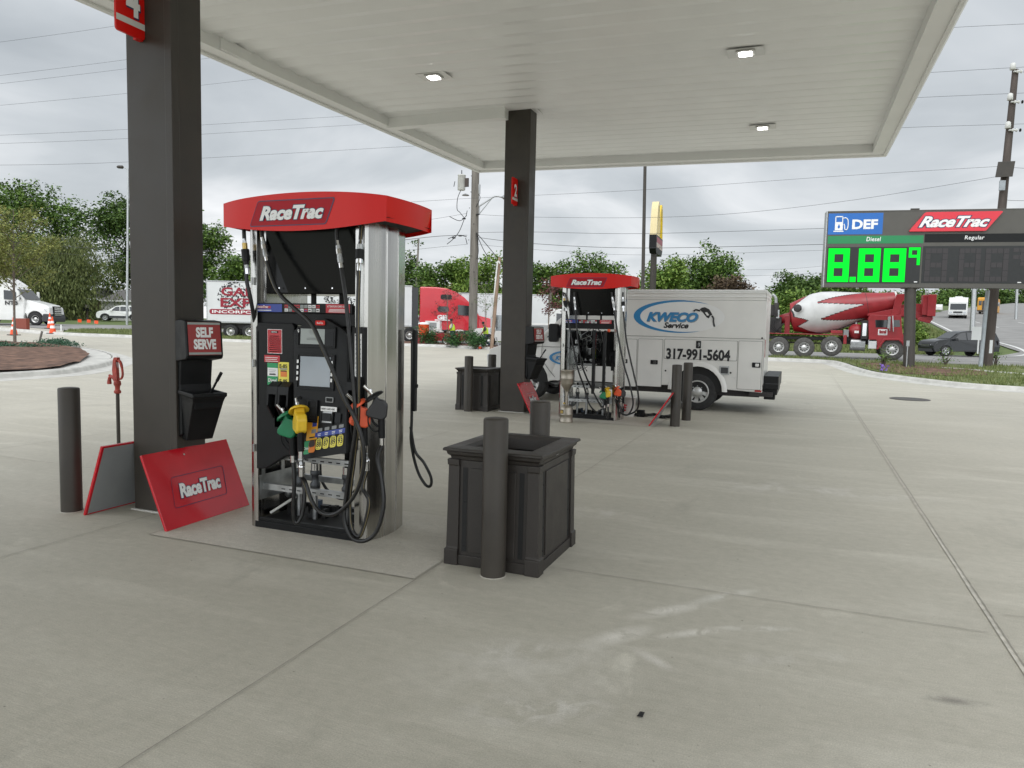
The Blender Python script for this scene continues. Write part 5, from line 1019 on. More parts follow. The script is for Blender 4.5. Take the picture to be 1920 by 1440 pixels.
# ------------------------------------------------ small passenger cars
def car(name, label, P, rz, Lc, Wc, Hc, m, out, glass, wheels_x, r, lower=None, extra=None, cat='car'):
    t = thing(name, label, cat, P, rz); belt = Hc*.56; ins = lambda z: .03+max(0, z-belt)*.30
    bo = body(t, 'body', out, -Wc/2, Wc/2, m, ins, bevel=.05)
    for g_ in glass:
        for s_ in (-1, 1):
            b = MB(); b.add([Vector((x, s_*(Wc/2-ins(z)+.006), z)) for x, z in g_], [tuple(range(len(g_)))], GLASS); b.build('side_window', bo)
    return t, bo, ins
def suv(label, P, rz, m, low, name='parked_suv', rimc='alloy', cat='car'):
    # front at +x
    Lc, Wc, Hc, r = 4.6, 1.83, 1.70, .36; fa, ra = 1.42, -1.38
    out = [(-2.25, .40), (ra-.42, .36)]+arch(ra, .42, .34)+arch(fa, .42, .34)+[(2.12, .30), (2.26, .42), (2.30, .72), (2.18, .98), (1.95, 1.08), (1.10, 1.19), (.50, 1.58), (.30, 1.68), (-.2, 1.75), (-1.6, 1.73), (-2.08, 1.62), (-2.26, 1.15), (-2.28, .7)]
    g1 = [(.86, 1.14), (.45, 1.53), (.26, 1.60), (.02, 1.62), (.0, 1.12)]; g2 = [(-.06, 1.12), (-.06, 1.63), (-.85, 1.62), (-.95, 1.13)]; g3 = [(-1.02, 1.13), (-.95, 1.62), (-1.62, 1.58), (-1.92, 1.22)]
    t, bo, ins = car(name, label, P, rz, Lc, Wc, Hc, m, out, [g1, g2, g3], (fa, ra), r, cat=cat)
    b = MB(); b.add([Vector((1.07, -.74, 1.20)), Vector((1.07, .74, 1.20)), Vector((.48, .62, 1.61)), Vector((.48, -.62, 1.61))], [(0, 1, 2, 3)], GLASS)
    for v in range(len(b.v)): b.v[v] = (b.v[v][0]+.03, b.v[v][1], b.v[v][2]+.012)
    b.build('windscreen', bo)
    b = MB(); b.add([Vector((-2.03, -.62, 1.55)), Vector((-2.03, .62, 1.55)), Vector((-2.24, .72, 1.15)), Vector((-2.24, -.72, 1.15))], [(0, 1, 2, 3)], GLASS); b.build('rear_window', bo)
    for s_ in (-1, 1):
        b = MB(); b.add([Vector((2.31, s_*.52, .74)), Vector((2.14, s_*.885, .80)), Vector((2.02, s_*.885, .93)), Vector((2.22, s_*.55, .86))], [(0, 1, 2, 3)] if s_ > 0 else [(3, 2, 1, 0)], LAMP); b.add([Vector((-2.29, s_*.6, .85)), Vector((-2.15, s_*.9, .85)), Vector((-2.1, s_*.88, 1.15)), Vector((-2.25, s_*.66, 1.15))], [(3, 2, 1, 0)] if s_ > 0 else [(0, 1, 2, 3)], RLMP); b.build('lamp', bo)
        b = MB(); b.prism(rrect(.70, .92, 1.08, 1.24, .05), 'y', s_*.93, s_*1.05, m); b.build('wing_mirror', bo, bevel=.02)
        for x in (fa, ra): wheel(t, x, s_*(Wc/2-.02), r, .22, s_, rimc)
        b = MB()
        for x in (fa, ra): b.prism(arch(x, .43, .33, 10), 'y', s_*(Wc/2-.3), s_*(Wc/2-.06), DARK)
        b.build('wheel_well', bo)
        if low:
            b = MB(); b.box(ra+.45, fa-.45, s_*(Wc/2-.02)-.02, s_*(Wc/2-.02)+.02, .34, .60, low)
            for x in (fa, ra): b.rings([[Vector((px_, s_*(Wc/2-.01), pz)) for px_, pz in arch(x, .41, .34, 10)], [Vector((px_, s_*(Wc/2+.005), pz)) for px_, pz in arch(x, .51, .34, 10)]], low, True, (0, 0), closed=False)
            b.build('cladding', bo)
    b = MB(); b.add([Vector((2.315, y, z)) for y, z in ((-.5, .62), (.5, .62), (.46, .84), (-.46, .84))], [(0, 1, 2, 3)], TRIM); b.box(2.312, 2.33, -.45, .45, .72, .745, CHROME); b.box(2.18, 2.33, -.75, .75, .30, .5, low or TRIM); b.build('grille', bo)
    return t
p = TG(1788, 669); q = TG(1866, 668)
pf = TG(1797, 669); suv('dark grey SUV driving left on the road just right of the price sign pole', (pf.x+.1, pf.y+.9, pf.z), rad(180+24), CHAR, None, 'driving_suv')
p = TG(205, 602); suv('white SUV with grey lower cladding parked across the road at the left', (p.x+.6, p.y+1.0, p.z), rad(180+40), WPNT, TRIM)
# ------------------------------------------------ lorries
def tractor(par, m, x0=0, hood=WPNT):
    """nose at x0, facing +x; returns sleeper back x"""
    H = 4.0; z0 = .55
    sl = [(x0-6.2, .75), (x0-1.95, .75), (x0-1.9, 2.05), (x0-2.55, 2.90), (x0-2.95, 3.30), (x0-3.6, 3.72), (x0-4.3, 3.95), (x0-5.0, 4.02), (x0-6.2, 4.02)]
    ins = lambda z: .02+max(0, z-2.1)*.05; co = body(par, 'cab', sl, -1.22, 1.22, m, ins, bevel=.08)
    hd = [(x0-2.2, .95), (x0-1.85, .95)]+arch(x0-1.15, .60, .56)[::1]+[(x0-.25, .55), (x0-.05, .95), (x0-.08, 1.45), (x0-.35, 1.66), (x0-1.95, 2.06), (x0-2.2, 2.06)]
    hi = lambda z: .05+max(0, z-1.2)*.30; ho = body(par, 'hood', hd, -1.18, 1.18, m, hi, bevel=.08)
    b = MB(); b.prism([(x0-.6, .32), (x0-.02, .32), (x0+.02, .62), (x0-.06, .95), (x0-.5, .95), (x0-.62, .6)], 'y', -1.22, 1.22, TRIM); b.build('bumper', par, bevel=.05)
    b = MB(); b.box(x0-.10, x0+.03, -.55, .55, .80, 1.58, BLKG)
    for k in range(5): b.box(x0+.02, x0+.05, -.52, .52, .86+k*.14, .91+k*.14, CHROME)
    b.build('grille', ho)
    for s_ in (-1, 1):
        b = MB(); b.add([Vector((x0-.02, s_*.62, 1.10)), Vector((x0-.28, s_*1.14, 1.12)), Vector((x0-.45, s_*1.13, 1.34)), Vector((x0-.12, s_*.66, 1.28))], [(0, 1, 2, 3)] if s_ > 0 else [(3, 2, 1, 0)], LAMP); b.build('headlight', ho)
        b = MB(); b.prism([(x0-3.45, 2.05), (x0-2.35, 2.0), (x0-2.15, 2.10), (x0-2.62, 2.72), (x0-3.45, 2.78)], 'y', s_*1.215, s_*1.225, GLASS); b.prism(rrect(x0-4.9, x0-4.1, 2.25, 2.65, .15), 'y', s_*1.19, s_*1.215, GLASS); b.prism(rrect(x0-4.7, x0-3.9, 3.15, 3.5, .12), 'y', s_*1.13, s_*1.17, GLASS); b.build('side_window', co)
        b = MB(); b.prism(rrect(x0-2.35, x0-2.15, 1.95, 2.75, .05), 'y', s_*1.35, s_*1.48, BLKP if m is CABR else WPNT); b.box(x0-2.3, x0-2.2, min(s_*1.2, s_*1.4), max(s_*1.2, s_*1.4), 2.2, 2.26, BLKP); b.build('wing_mirror', co, bevel=.03)
        wheel(par, x0-1.15, s_*1.16, .52, .30, s_, 'steel', rr=.55)
        for x in (x0-5.6, x0-6.9): wheel(par, x, s_*1.18, .52, .5, s_, 'steel', rr=.55)
        b = MB(); b.prism(rrect(x0-5.0, x0-2.0, .40, .98, .12), 'y', min(s_*.85, s_*1.2), max(s_*.85, s_*1.2), m if m is WPNT else TRIM); b.build('side_skirt', par, bevel=.03)
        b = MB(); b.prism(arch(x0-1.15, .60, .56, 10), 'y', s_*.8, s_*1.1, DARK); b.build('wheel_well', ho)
    b = MB(); w0 = Vector((x0-1.885, 0, 2.10)); w1 = Vector((x0-2.535, 0, 2.90)); b.add([w0+Vector((.02, -1.08, 0)), w0+Vector((.02, 1.08, 0)), w1+Vector((.02, 1.02, 0)), w1+Vector((.02, -1.02, 0))], [(0, 1, 2, 3)], GLASS); b.build('windscreen', co)
    b = MB(); b.box(x0-7.8, x0-5.5, -.45, .45, .75, 1.1, FRM); b.build('frame', par)
    return co, ho
def trailer(par, x0, x1, m=TRLW, z0=1.15, z1=4.05):
    b = MB(); b.box(x0, x1, -1.28, 1.28, z0, z1, m); b.box(x0-.02, x1+.02, -1.295, 1.295, z1-.08, z1+.02, GALV); b.box(x0-.02, x1+.02, -1.295, 1.295, z0-.05, z0+.10, GALV); b.box(x0-.015, x0+.06, -1.29, 1.29, z0, z1, GALV); o = b.build('trailer_box', par, bevel=.02)
    for x in (x0+1.6, x0+2.9):
        for s_ in (-1, 1): wheel(par, x, s_*1.22, .52, .5, s_, 'steel', rr=.55)
    b = MB(); b.box(x0+.3, x0+4, -.9, .9, .7, 1.12, FRM); b.box(x0+.05, x0+.15, -1.1, 1.1, .5, .62, FRM); b.box(x0+8.5, x0+8.7, -.9, -.8, .1, 1.1, FRM); b.build('running_gear', par)
    return o
def place_px(px, py, dirv, along, P0=None):
    p = TG(px, py); return Vector((p.x+dirv[0]*along, p.y+dirv[1]*along, p.z))
A26 = rad(26); dv = Vector((math.cos(A26), math.sin(A26), 0))
# white truck: right front wheel stands at pixel (65,610)
p = TG(66, 610.5); c = Vector((p.x, p.y, p.z))+dv*1.15+Vector((-dv.y, dv.x, 0))*1.16
t = thing('white_semi_truck', 'white aerodynamic highway truck at the far left, nose towards the traffic cones', 'truck', c, A26); co, ho = tractor(t, WPNT); trailer(t, -23.5, -7.1)
b = MB(); put_text(b, 'NTB', (-3.35, -1.245, 1.62), X_, Z_, .95, .30, BLKI, 0, .03); b.build('lettering', co)
# red truck with express trailer
TL_ = 14.35; pr = DP(788, 600, 54.0); c = Vector((pr.x, pr.y, .26))+dv*6.2
t = thing('red_semi_truck', 'red highway truck with a long white trailer lettered in dark red', 'truck', c, A26); co, ho = tractor(t, CABR); tb = trailer(t, -6.75-TL_, -6.75)
b = MB(); b.prism([(-6.3, 1.0), (-6.9, 1.0), (-6.9, 3.95), (-6.3, 3.95)], 'y', -1.2, -1.14, TRIM); b.build('side_fairing', t)
MRN = mat('sign_maroon', (.28, .012, .03), .4); XR = -6.75-TL_
b = MB(); put_text(b, 'GARTER', (XR+1.05, -1.30, 3.05), X_, Z_, 4.3, .55, MRN, 0, .03); put_text(b, 'EXPRESS', (XR+1.0, -1.30, 2.25), X_, Z_, 4.6, .6, MRN, 0, .03); b.prism(rrect(XR+.2, XR+5.4, 1.72, 2.08, .16), 'y', -1.30, -1.285, MRN); put_text(b, 'INCORPORATED', (XR+.4, -1.305, 1.80), X_, Z_, 4.7, .2, WHT, 0, .02)
r = random.Random(4)
for cx0 in (XR+1.9, XR+9.3):
    for k in range(230):
        a = r.uniform(0, 6.28); q = r.uniform(0, 1)**.5; x = cx0+math.cos(a)*q*1.15; z = 3.0+math.sin(a)*q*1.0; s_ = r.uniform(.04, .12); a2 = r.uniform(0, 3); b.add([(x+s_*math.cos(a2+i*1.57)*(1 if i % 2 else .45), -1.296, z+s_*math.sin(a2+i*1.57)*(1 if i % 2 else .45)) for i in range(4)], [(0, 1, 2, 3)], BLKI)
b.build('lettering', tb)
b = MB(); put_text(b, 'GEI', (-4.9, -1.245, 1.72), X_, Z_, .7, .28, WHT, 0, .06); b.rect((-5.1, -1.243, 1.62), X_, Z_, 1.1, .07, WHT); b.build('lettering', co)
# white box truck behind
q0 = DP(1035, 600, 62); Ab = rad(21.5); t = thing('box_truck', 'white box truck standing behind the worker and second column', 'truck', (q0.x, q0.y, .22), Ab)
trailer(t, -9.5, -.4, z0=1.0, z1=4.0)
b = body(t, 'cab', [(-.3, .6), (0.35, .6)]+arch(.95, .5, .5)+[(1.6, .6), (1.75, .7), (1.75, 1.6), (1.55, 2.4), (1.2, 2.85), (-.3, 2.9)], -1.1, 1.1, WPNT, bevel=.06)
g_ = MB(); g_.prism([(.3, 1.7), (1.45, 1.7), (1.3, 2.45), (.3, 2.5)], 'y', -1.11, -1.10, GLASS); g_.prism(rrect(1.35, 1.6, 1.5, 2.5, .08), 'y', -1.5, -1.3, BLKP); g_.build('side_window', b)
for s_ in (-1, 1): wheel(t, .95, s_*1.05, .48, .28, s_, 'steel')
def pickup(label, P, rz, m=WPNT):
    t = thing('pickup_truck', label, 'pickup', P, rz); out = [(-2.8, .55), (-2.1, .5)]+arch(-1.65, .45, .42)+arch(1.75, .45, .42)+[(2.5, .45), (2.7, .6), (2.7, 1.05), (2.5, 1.2), (1.25, 1.3), (.75, 1.85), (-.55, 1.9), (-.72, 1.35), (-2.8, 1.35)]
    bo = body(t, 'body', out, -1.0, 1.0, m, lambda z: .02+max(0, z-1.25)*.25, bevel=.04)
    b = MB()
    for s_ in (-1, 1): b.prism([(1.05, 1.32), (.65, 1.75), (-.4, 1.8), (-.5, 1.32)], 'y', s_*(.90), s_*.93, GLASS)
    b.build('side_window', bo)
    for x in (-1.65, 1.75):
        for s_ in (-1, 1): wheel(t, x, s_*.98, .40, .26, s_, 'steel')
    u = MB()
    for s_ in (-1, 1): u.box(-2.85, -.75, min(s_*.7, s_*1.04), max(s_*.7, s_*1.04), .75, 1.62, m); u.box(-2.6, -1.0, s_*1.045, s_*1.05, .85, 1.5, GREYP if s_ > 0 else LCD)
    u.box(-2.86, -2.8, -.7, .7, .7, 1.3, m); u.box(-2.95, -2.8, -1.0, 1.0, .5, .66, TRIM); u.build('service_bed', bo, bevel=.02)
    return t
p = TG(806, 644); pickup('white utility pickup with boxy service bed, its rear end beside the near pump', (p.x-2.3, p.y+1.0, p.z), rad(186))
p = TG(950, 653); pickup('white pickup seen between the wooden pole and the second column', (p.x, p.y+1.6, p.z), rad(200))
# motorhome and bus on the hill road
pr = TG(1795, 597.5); t = thing('motorhome', 'white motorhome with black swooshes coming down the hill road', 'motorhome', pr, rad(-100))
body(t, 'body', [(-9, .5), (-6.9, .5)]+arch(-6.3, .55, .48)+arch(-1.3, .55, .48)+[(-.2, .5), (0, .6), (.05, 1.3), (-.05, 2.6), (-.35, 3.15), (-.6, 3.25), (-9, 3.25)], -1.25, 1.25, WPNT, bevel=.06)
b = MB(); b.add([(.06, -1.05, 1.35), (.06, 1.05, 1.35), (-.05, 1.05, 2.55), (-.05, -1.05, 2.55)], [(0, 1, 2, 3)], GLASS); b.build('windscreen', t)
b = MB()
for s_ in (-1, 1):
    for x0, x1, z0, z1 in ((-1.3, -.3, 1.6, 2.5), (-3.8, -2.6, 1.8, 2.5), (-6, -4.8, 1.8, 2.5)): b.prism(rrect(x0, x1, z0, z1, .1), 'y', s_*1.252, s_*1.262, GLASS)
b.build('side_window', t)
b = MB()
for s_ in (-1, 1):
    for k, (x, z) in enumerate(((-1.2, .8), (-3.2, .9), (-5.4, 1.0), (-7.2, 1.3))): b.prism([(x, z), (x-.9, z+.6), (x-1.2, z+1.6), (x-1.5, z+1.5), (x-1.3, z+.5), (x-.5, z-.1)], 'y', s_*1.251, s_*1.256, BLKI)
b.box(.05, .09, -1.0, 1.0, .62, .72, CHROME); b.box(.05, .08, -.6, .6, .85, 1.1, TRIM); b.box(.05, .08, -1.1, -.75, .85, 1.05, LAMP); b.box(.05, .08, .75, 1.1, .85, 1.05, LAMP); b.box(-8, -5.4, -.8, .8, 3.25, 3.5, WPNT); b.box(-3.6, -2.4, -.5, .5, 3.25, 3.5, WPNT); b.build('graphics', t)
for x in (-6.3, -1.3):
    for s_ in (-1, 1): wheel(t, x, s_*1.2, .48, .28, s_, 'steel')
pr = TG(1846, 589.5); t = thing('school_bus', 'yellow school bus seen from behind on the hill road', 'bus', pr, rad(72)); SB = mat('bus_yellow', (.62, .30, .03), .4)
body(t, 'body', [(0, .5), (1.4, .5)]+arch(2.2, .55, .48)+[(9, .5), (9, 2.6), (8.6, 3.0), (.2, 3.0), (0, 2.8)], -1.2, 1.2, SB, bevel=.12)
b = MB(); b.box(-.03, -.005, -.45, .45, .8, 2.4, TRIM); b.box(-.035, -.006, -1.0, -.55, 1.6, 2.4, GLASS); b.box(-.035, -.006, .55, 1.0, 1.6, 2.4, GLASS); b.box(.4, 8.5, -1.215, -1.2, 1.7, 2.35, GLASS); b.box(-.12, 0, -1.2, 1.2, .5, .75, TRIM); b.build('rear_door', t)
for s_ in (-1, 1): wheel(t, 2.2, s_*1.15, .48, .3, s_, 'steel')
for k, (px, py, lb, ang) in enumerate(((1738, 588.5, 'small distant white van at the top of the hill road, left of the motorhome', 80), (1757, 585, 'tiny distant white car near the crest of the hill road', 80))):
    p = TG(px, py); p = TG(px, py); dd = 1
    if k == 0: t = thing('distant_van', lb, 'van', p, rad(ang)); body(t, 'body', [(-2.6, .4), (-1.9, .4)]+arch(-1.6, .4, .38)+arch(1.6, .4, .38)+[(2.5, .5), (2.5, 1.2), (1.8, 2.2), (-2.6, 2.3)], -1, 1, WPNT, bevel=.06); g_ = MB(); g_.prism([(1.0, 1.3), (2.2, 1.3), (1.7, 2.0), (1.0, 2.0)], 'y', -1.01, -1.0, GLASS); g_.build('side_window', t)
    else: t = thing('distant_car', lb, 'car', p, rad(ang)); body(t, 'body', [(-2.1, .35)]+arch(-1.3, .35, .33)+arch(1.3, .35, .33)+[(2.1, .4), (2.1, .8), (1.1, .95), (.6, 1.4), (-1.0, 1.42), (-2.1, 1.0)], -.88, .88, WPNT, bevel=.05); g_ = MB(); g_.prism([(.95, .98), (.55, 1.33), (-.9, 1.33), (-1.4, 1.0)], 'y', -.89, -.875, GLASS); g_.build('side_window', t)
# ================================================ PRICE SIGN
SIGF = mat('sign_cabinet', (.085, .080, .070), .5, var=.06, ns=2); LEDG = mat('led_green', (.0, .02, .0), .6, emit=(.0, 1, .04), es=.95, spec=.1); LEDE = LEDG; SB_ = mat('def_blue', (.012, .13, .46), .4); SG_ = mat('diesel_green', (.01, .22, .075), .4); SR_ = mat('sign_red', (.68, .03, .05), .35)
LEDB = mat('led_black', (.010, .011, .011), .35, var=.2, ns=6); LEDO = mat('led_off', (.035, .030, .032), .5)
O = DP(1543, 537, 33.6); E_ = DP(1920, 538, 31.6); u = (E_-O); u.z = 0; u.normalize(); nrm = Vector((u.y, -u.x, 0))
def SP(px, py):
    r = Vector(ray(px, py)); c = Vector((0, 0, H_EYE)); t_ = (O-c).dot(nrm)/r.dot(nrm); p = c+r*t_; q = p-O; return q.dot(u), q.z
t = thing('price_sign', 'grey price sign with green 8.88 diesel price on a dark steel post', 'sign', tuple(TG(1704, 694))); T = Matrix.Translation(-t.location)
Ht = SP(1551, 397)[1]; Wt = SP(1706, 600)[0]*2+.9
def sbox(mb, a0, a1, b0, b1, d0, d1, m): mb.rings([[O+u*a+Z_*b+nrm*d for a, b in ((a0, b0), (a1, b0), (a1, b1), (a0, b1))] for d in (d0, d1)], m, False)
a = MB(); sbox(a, 0, Wt, 0, Ht, -.55, 0, SIGF); sbox(a, -.012, .03, -.02, Ht+.02, -.56, .012, GALV); sbox(a, .03, Wt, -.02, .02, -.56, .012, SIGF); sbox(a, .03, Wt, Ht-.02, Ht+.02, -.56, .012, SIGF); cab_ = a.build('cabinet', t, M=T)
pu = SP(1706, 600)[0]; a = MB(); pb = t.location; pc = O+u*pu-nrm*.27; a.cyl((pb.x, pb.y, pb.z-.1), (pc.x, pc.y, O.z), .235, .235, 20, BRONZE); sbox(a, pu-.35, pu+.35, -.06, -.02, -.5, -.05, BRONZE); a.build('post', t, M=T)
a = MB(); a.box(pb.x-.16, pb.x-.12, pb.y-.30, pb.y-.27, pb.z, pb.z+1.1, GALV); a.box(pb.x-.20, pb.x-.08, pb.y-.34, pb.y-.25, pb.z+1.05, pb.z+1.3, GALV); a.build('conduit', t, M=T)
def suv_(px0, py1, px1, py0):
    (a0, _), (a1, _) = SP(px0, (py0+py1)/2), SP(px1, (py0+py1)/2); m_x = (px0+px1)/2; return a0, a1, SP(m_x, py0)[1], SP(m_x, py1)[1]
def zc(px): return px/4.571
def z3(x0, y0, x1, y1): return suv_(1500+zc(x0), 380+zc(y0), 1500+zc(x1), 380+zc(y1))
a = MB(); a0, a1, b0, b1 = z3(242, 90, 710, 272); sbox(a, a0, a1, b0, b1, 0, .006, SB_); dp = a.build('def_panel', t, M=T)
a = MB(); x0, x1, y0, y1 = z3(452, 148, 662, 222); put_text(a, 'DEF', O+u*x0+Z_*y0+nrm*.012, u, Z_, x1-x0, y1-y0, WHT, 0, .04)
x0, x1, y0, y1 = z3(290, 115, 420, 250); w_, h_ = x1-x0, y1-y0; P = lambda fx, fy, d=.012: O+u*(x0+fx*w_)+Z_*(y0+fy*h_)+nrm*d
def q4(mb, x_, y_, X, Y, m, d=.012): mb.add([P(x_, y_, d), P(X, y_, d), P(X, Y, d), P(x_, Y, d)], [(0, 1, 2, 3)], m)
q4(a, 0, 0, .66, .07, WHT); q4(a, .08, .10, .60, .62, WHT); q4(a, .08, .62, .14, 1, WHT); q4(a, .54, .62, .60, 1, WHT); q4(a, .08, .93, .60, 1, WHT)
a.add([P(.34, .50, .016), P(.26, .33, .016), P(.28, .24, .016), P(.34, .21, .016), P(.40, .24, .016), P(.42, .33, .016)], [(0, 1, 2, 3, 4, 5)], SB_)
a.tube([P(.60, .85), P(.78, .88), P(.92, .72), P(.94, .35), P(.88, .15), P(.74, .15), P(.72, .35), P(.66, .5)], .022, 6, WHT, 4); a.build('lettering', dp, M=T)
a = MB(); a0, a1, b0, b1 = z3(238, 283, 1058, 350); sbox(a, a0, a1, b0, b1, 0, .006, SG_); x0, x1, y0, y1 = z3(570, 294, 692, 330); put_text(a, 'Diesel', O+u*x0+Z_*y0+nrm*.012, u, Z_, x1-x0, y1-y0, WHT, .1, .012, space=1.06); a.build('diesel_strip', t, M=T)
a = MB(); a0, _, b0, b1 = z3(1068, 268, 1410, 340); sbox(a, a0, Wt-.06, b0, b1, 0, .006, CHAR if False else BLKP); x0, x1, y0, y1 = z3(1412, 282, 1580, 325); put_text(a, 'Regular', O+u*x0+Z_*y0+nrm*.012, u, Z_, x1-x0, y1-y0, WHT, .1, .012, space=1.06); a.build('regular_strip', t, M=T)
a = MB(); x0, x1, y0, y1 = z3(932, 80, 1732, 246); W_, H_ = x1-x0, y1-y0; sk = .75; Wl = W_-sk*H_
for d, ins_, m in ((.10, 0, SR_),):
    pr_ = rrect(0, Wl, 0, H_, .06, sk); a.rings([[O+u*(x0+p[0])+Z_*(y0+p[1])+nrm*dd for p in pr_] for dd in (.0, d)], m, False)
x2, x3, y2, y3 = z3(1015, 118, 1620, 212); put_text(a, 'RaceTrac', O+u*x2+Z_*y2+nrm*.106, u, Z_, x3-x2, y3-y2, NAVY, .45, .085, fit=.03, space=.93); put_text(a, 'RaceTrac', O+u*x2+Z_*y2+nrm*.112, u, Z_, x3-x2, y3-y2, WHT, .45, .035, fit=.03, space=.93); a.build('shop_badge', t, M=T)
def digit(mb, x0, x1, y0, y1, th, segs, m, me, d=.03, cells=False):
    R = {'a': (x0, x1, y1-th, y1), 'g': (x0, x1, (y0+y1)/2-th/2, (y0+y1)/2+th/2), 'd': (x0, x1, y0, y0+th), 'f': (x0, x0+th, (y0+y1)/2, y1), 'b': (x1-th, x1, (y0+y1)/2, y1), 'e': (x0, x0+th, y0, (y0+y1)/2), 'c': (x1-th, x1, y0, (y0+y1)/2)}
    for k, s_ in enumerate(segs):
        X0, X1, Y0, Y1 = R[s_]; dd = d+.0015*k
        if not cells: sbox(mb, X0, X1, Y0, Y1, 0, dd, m)
        else:
            nx_ = max(1, round((X1-X0)/th)); ny_ = max(1, round((Y1-Y0)/th))
            for i in range(nx_):
                for j in range(ny_):
                    w1, h1 = (X1-X0)/nx_, (Y1-Y0)/ny_; sbox(mb, X0+i*w1+.012, X0+(i+1)*w1-.012, Y0+j*h1+.012, Y0+(j+1)*h1-.012, 0, dd, m)
a = MB(); a0, a1, b0, b1 = z3(228, 380, 1030, 690); sbox(a, a0, a1, b0, b1, 0, .01, LEDB); o = a.build('diesel_display', t, M=T)
a = MB(); th = (z3(230, 400, 285, 450)[1]-z3(230, 400, 285, 450)[0])
for X0, X1 in ((238, 420), (498, 684), (712, 902)):
    a = MB(); x0, x1, y0, y1 = z3(X0, 392, X1, 680); digit(a, x0, x1, y0, y1, (x1-x0)*.29, 'adgfbec', LEDG, LEDE); a.build('green_digit', o, M=T)
a = MB()
x0, x1, y0, y1 = z3(424, 636, 476, 680); sbox(a, x0, x1, y0, y1, 0, .03, LEDG); a.build('green_point', o, M=T); a = MB(); x0, x1, y0, y1 = z3(930, 384, 1028, 535); digit(a, x0, x1, y0, y1+.0, (x1-x0)*.26, 'agbfc', LEDG, LEDE)
a.build('green_digit', o, M=T)
# lower left limb of the small 9 stays dark
a = MB(); a0, _, b0, b1 = z3(1046, 372, 1500, 690); sbox(a, a0, Wt-.06, b0, b1, 0, .01, LEDB); o = a.build('regular_display', t, M=T); a = MB()
for X0, X1 in ((1066, 1262), (1356, 1545), (1582, 1785)):
    a = MB(); x0, x1, y0, y1 = z3(X0, 390, X1, 678); digit(a, x0, x1, y0, y1, (x1-x0)*.25, 'adgfbec', LEDO, LEDO, .016, True); a.build('dark_digit', o, M=T)
a = MB(); x0, x1, y0, y1 = z3(1275, 640, 1316, 678); sbox(a, x0, x1, y0, y1, 0, .018, LEDO); a.build('dark_point', o, M=T); a = MB(); x0, x1, y0, y1 = z3(1822, 386, 1930, 545); digit(a, x0, x1, y0, y1, (x1-x0)*.4, 'agbc', LEDO, LEDO, .016, True); a.build('dark_digit', o, M=T)
a = MB(); x0, x1, y0, y1 = z3(975, 675, 1003, 683); sbox(a, x0, x1, y0, y1, 0, .02, WHT); x0, x1, y0, y1 = z3(1862, 680, 1894, 688); sbox(a, x0, x1, y0, y1, 0, .02, WHT); sbox(a, pu-.2, pu+.15, Ht, Ht+.12, -.3, -.2, BRONZE); a.build('rating_plate', t, M=T)
# ================================================ POLES AND WIRES
POLW = mat('weathered_pole', (.165, .15, .13), .85, var=.35, ns=5, stretch=(1, 1, .06), bump=.6, bs=40); POLD = mat('creosote_pole', (.075, .060, .052), .85, var=.3, ns=5, stretch=(1, 1, .06), bump=.5, bs=40); TAN = mat('new_timber', (.24, .165, .115), .8, var=.2, ns=6, stretch=(1, 1, .1))
BOXG = mat('meter_grey', (.33, .36, .38), .5, .2, var=.1, ns=5); PORC = mat('porcelain', (.60, .60, .57), .3, var=.08, ns=4)
def polemesh(px0, py0, px1, py1, depth, r0, r1, m, topd=None): return DP(px0, py0, depth), DP(px1, py1, topd or depth)
b0 = TG(886, 650); dpt = (RW.T@np.array([b0.x, b0.y, b0.z-H_EYE]))[2]; tp_ = DP(892, 300, dpt)
t = thing('utility_pole', 'thick weathered wooden utility pole carrying a white transformer', 'utility pole', b0, 0, 'utility poles along the road'); T = Matrix.Translation(-b0)
QP = lambda px, py, d=0: DP(px, py, dpt+d)
a = MB(); a.cyl(b0-Z_*.2, tp_+(tp_-b0)*.06, .29, .24, 18, POLW); a.build('pole', t, M=T)
a = MB(); c = QP(865.5, 342); a.lathe([(.22, -.5), (.25, -.48), (.25, .42), (.27, .43), (.27, .47), (.2, .5)], c, (.02, 0, 1), 18, PORC); a.cyl(c+Z_*.5, c+Z_*.78, .035, .025, 8, BLKP); a.box(c.x+.2, c.x+.5, c.y-.05, c.y+.05, c.z-.3, c.z+.25, POLD); o = a.build('transformer', t, M=T)
a = MB(); c = QP(898, 355); a.lathe([(.10, -.3), (.1, .3)], c, (0, 0, 1), 10, GALV); a.box(c.x-.25, c.x, c.y-.05, c.y+.05, c.z-.2, c.z+.2, GALV); c = QP(873, 366.5); a.lathe([(.25, 0), (.2, .05), (.02, .12)], c, (0, 0, 1), 12, GALV); a.build('cutout', t, M=T)
a = MB(); a.tube([QP(894, 390), QP(910, 379), QP(926, 369), QP(933, 368), QP(941, 370)], .05, 8, GALV, 5); a.tube([QP(898, 402), QP(922, 372)], .03, 6, GALV, 1); a.cyl(QP(899, 388), QP(899, 402), .03, n=6, m=GALV); c = QP(941, 370); a.lathe([(.05, 0), (.16, .15), (.15, .5), (.04, .65)], c, (1, .1, -.02), 10, GALV); a.build('street_lamp_arm', t, M=T)
a = MB(); r = random.Random(9)
for P_ in ([(864, 357), (858, 372), (857, 392), (862, 398), (870, 408)], [(853, 340), (851, 350)], [(870, 412), (862, 432), (852, 446), (838, 458)], [(876, 395), (874, 405)], [(873, 446), (876, 458)], [(894, 440), (897, 470), (894, 486)], [(893, 437), (905, 465), (915, 482)], [(894, 437), (915, 462), (930, 480)], [(893, 388), (900, 372), (898, 364)], [(840, 448), (858, 441), (875, 444)], [(843, 406), (862, 414), (875, 404)]):
    a.tube([QP(px, py, -.3) for px, py in P_], .022, 5, BLKP, 4)
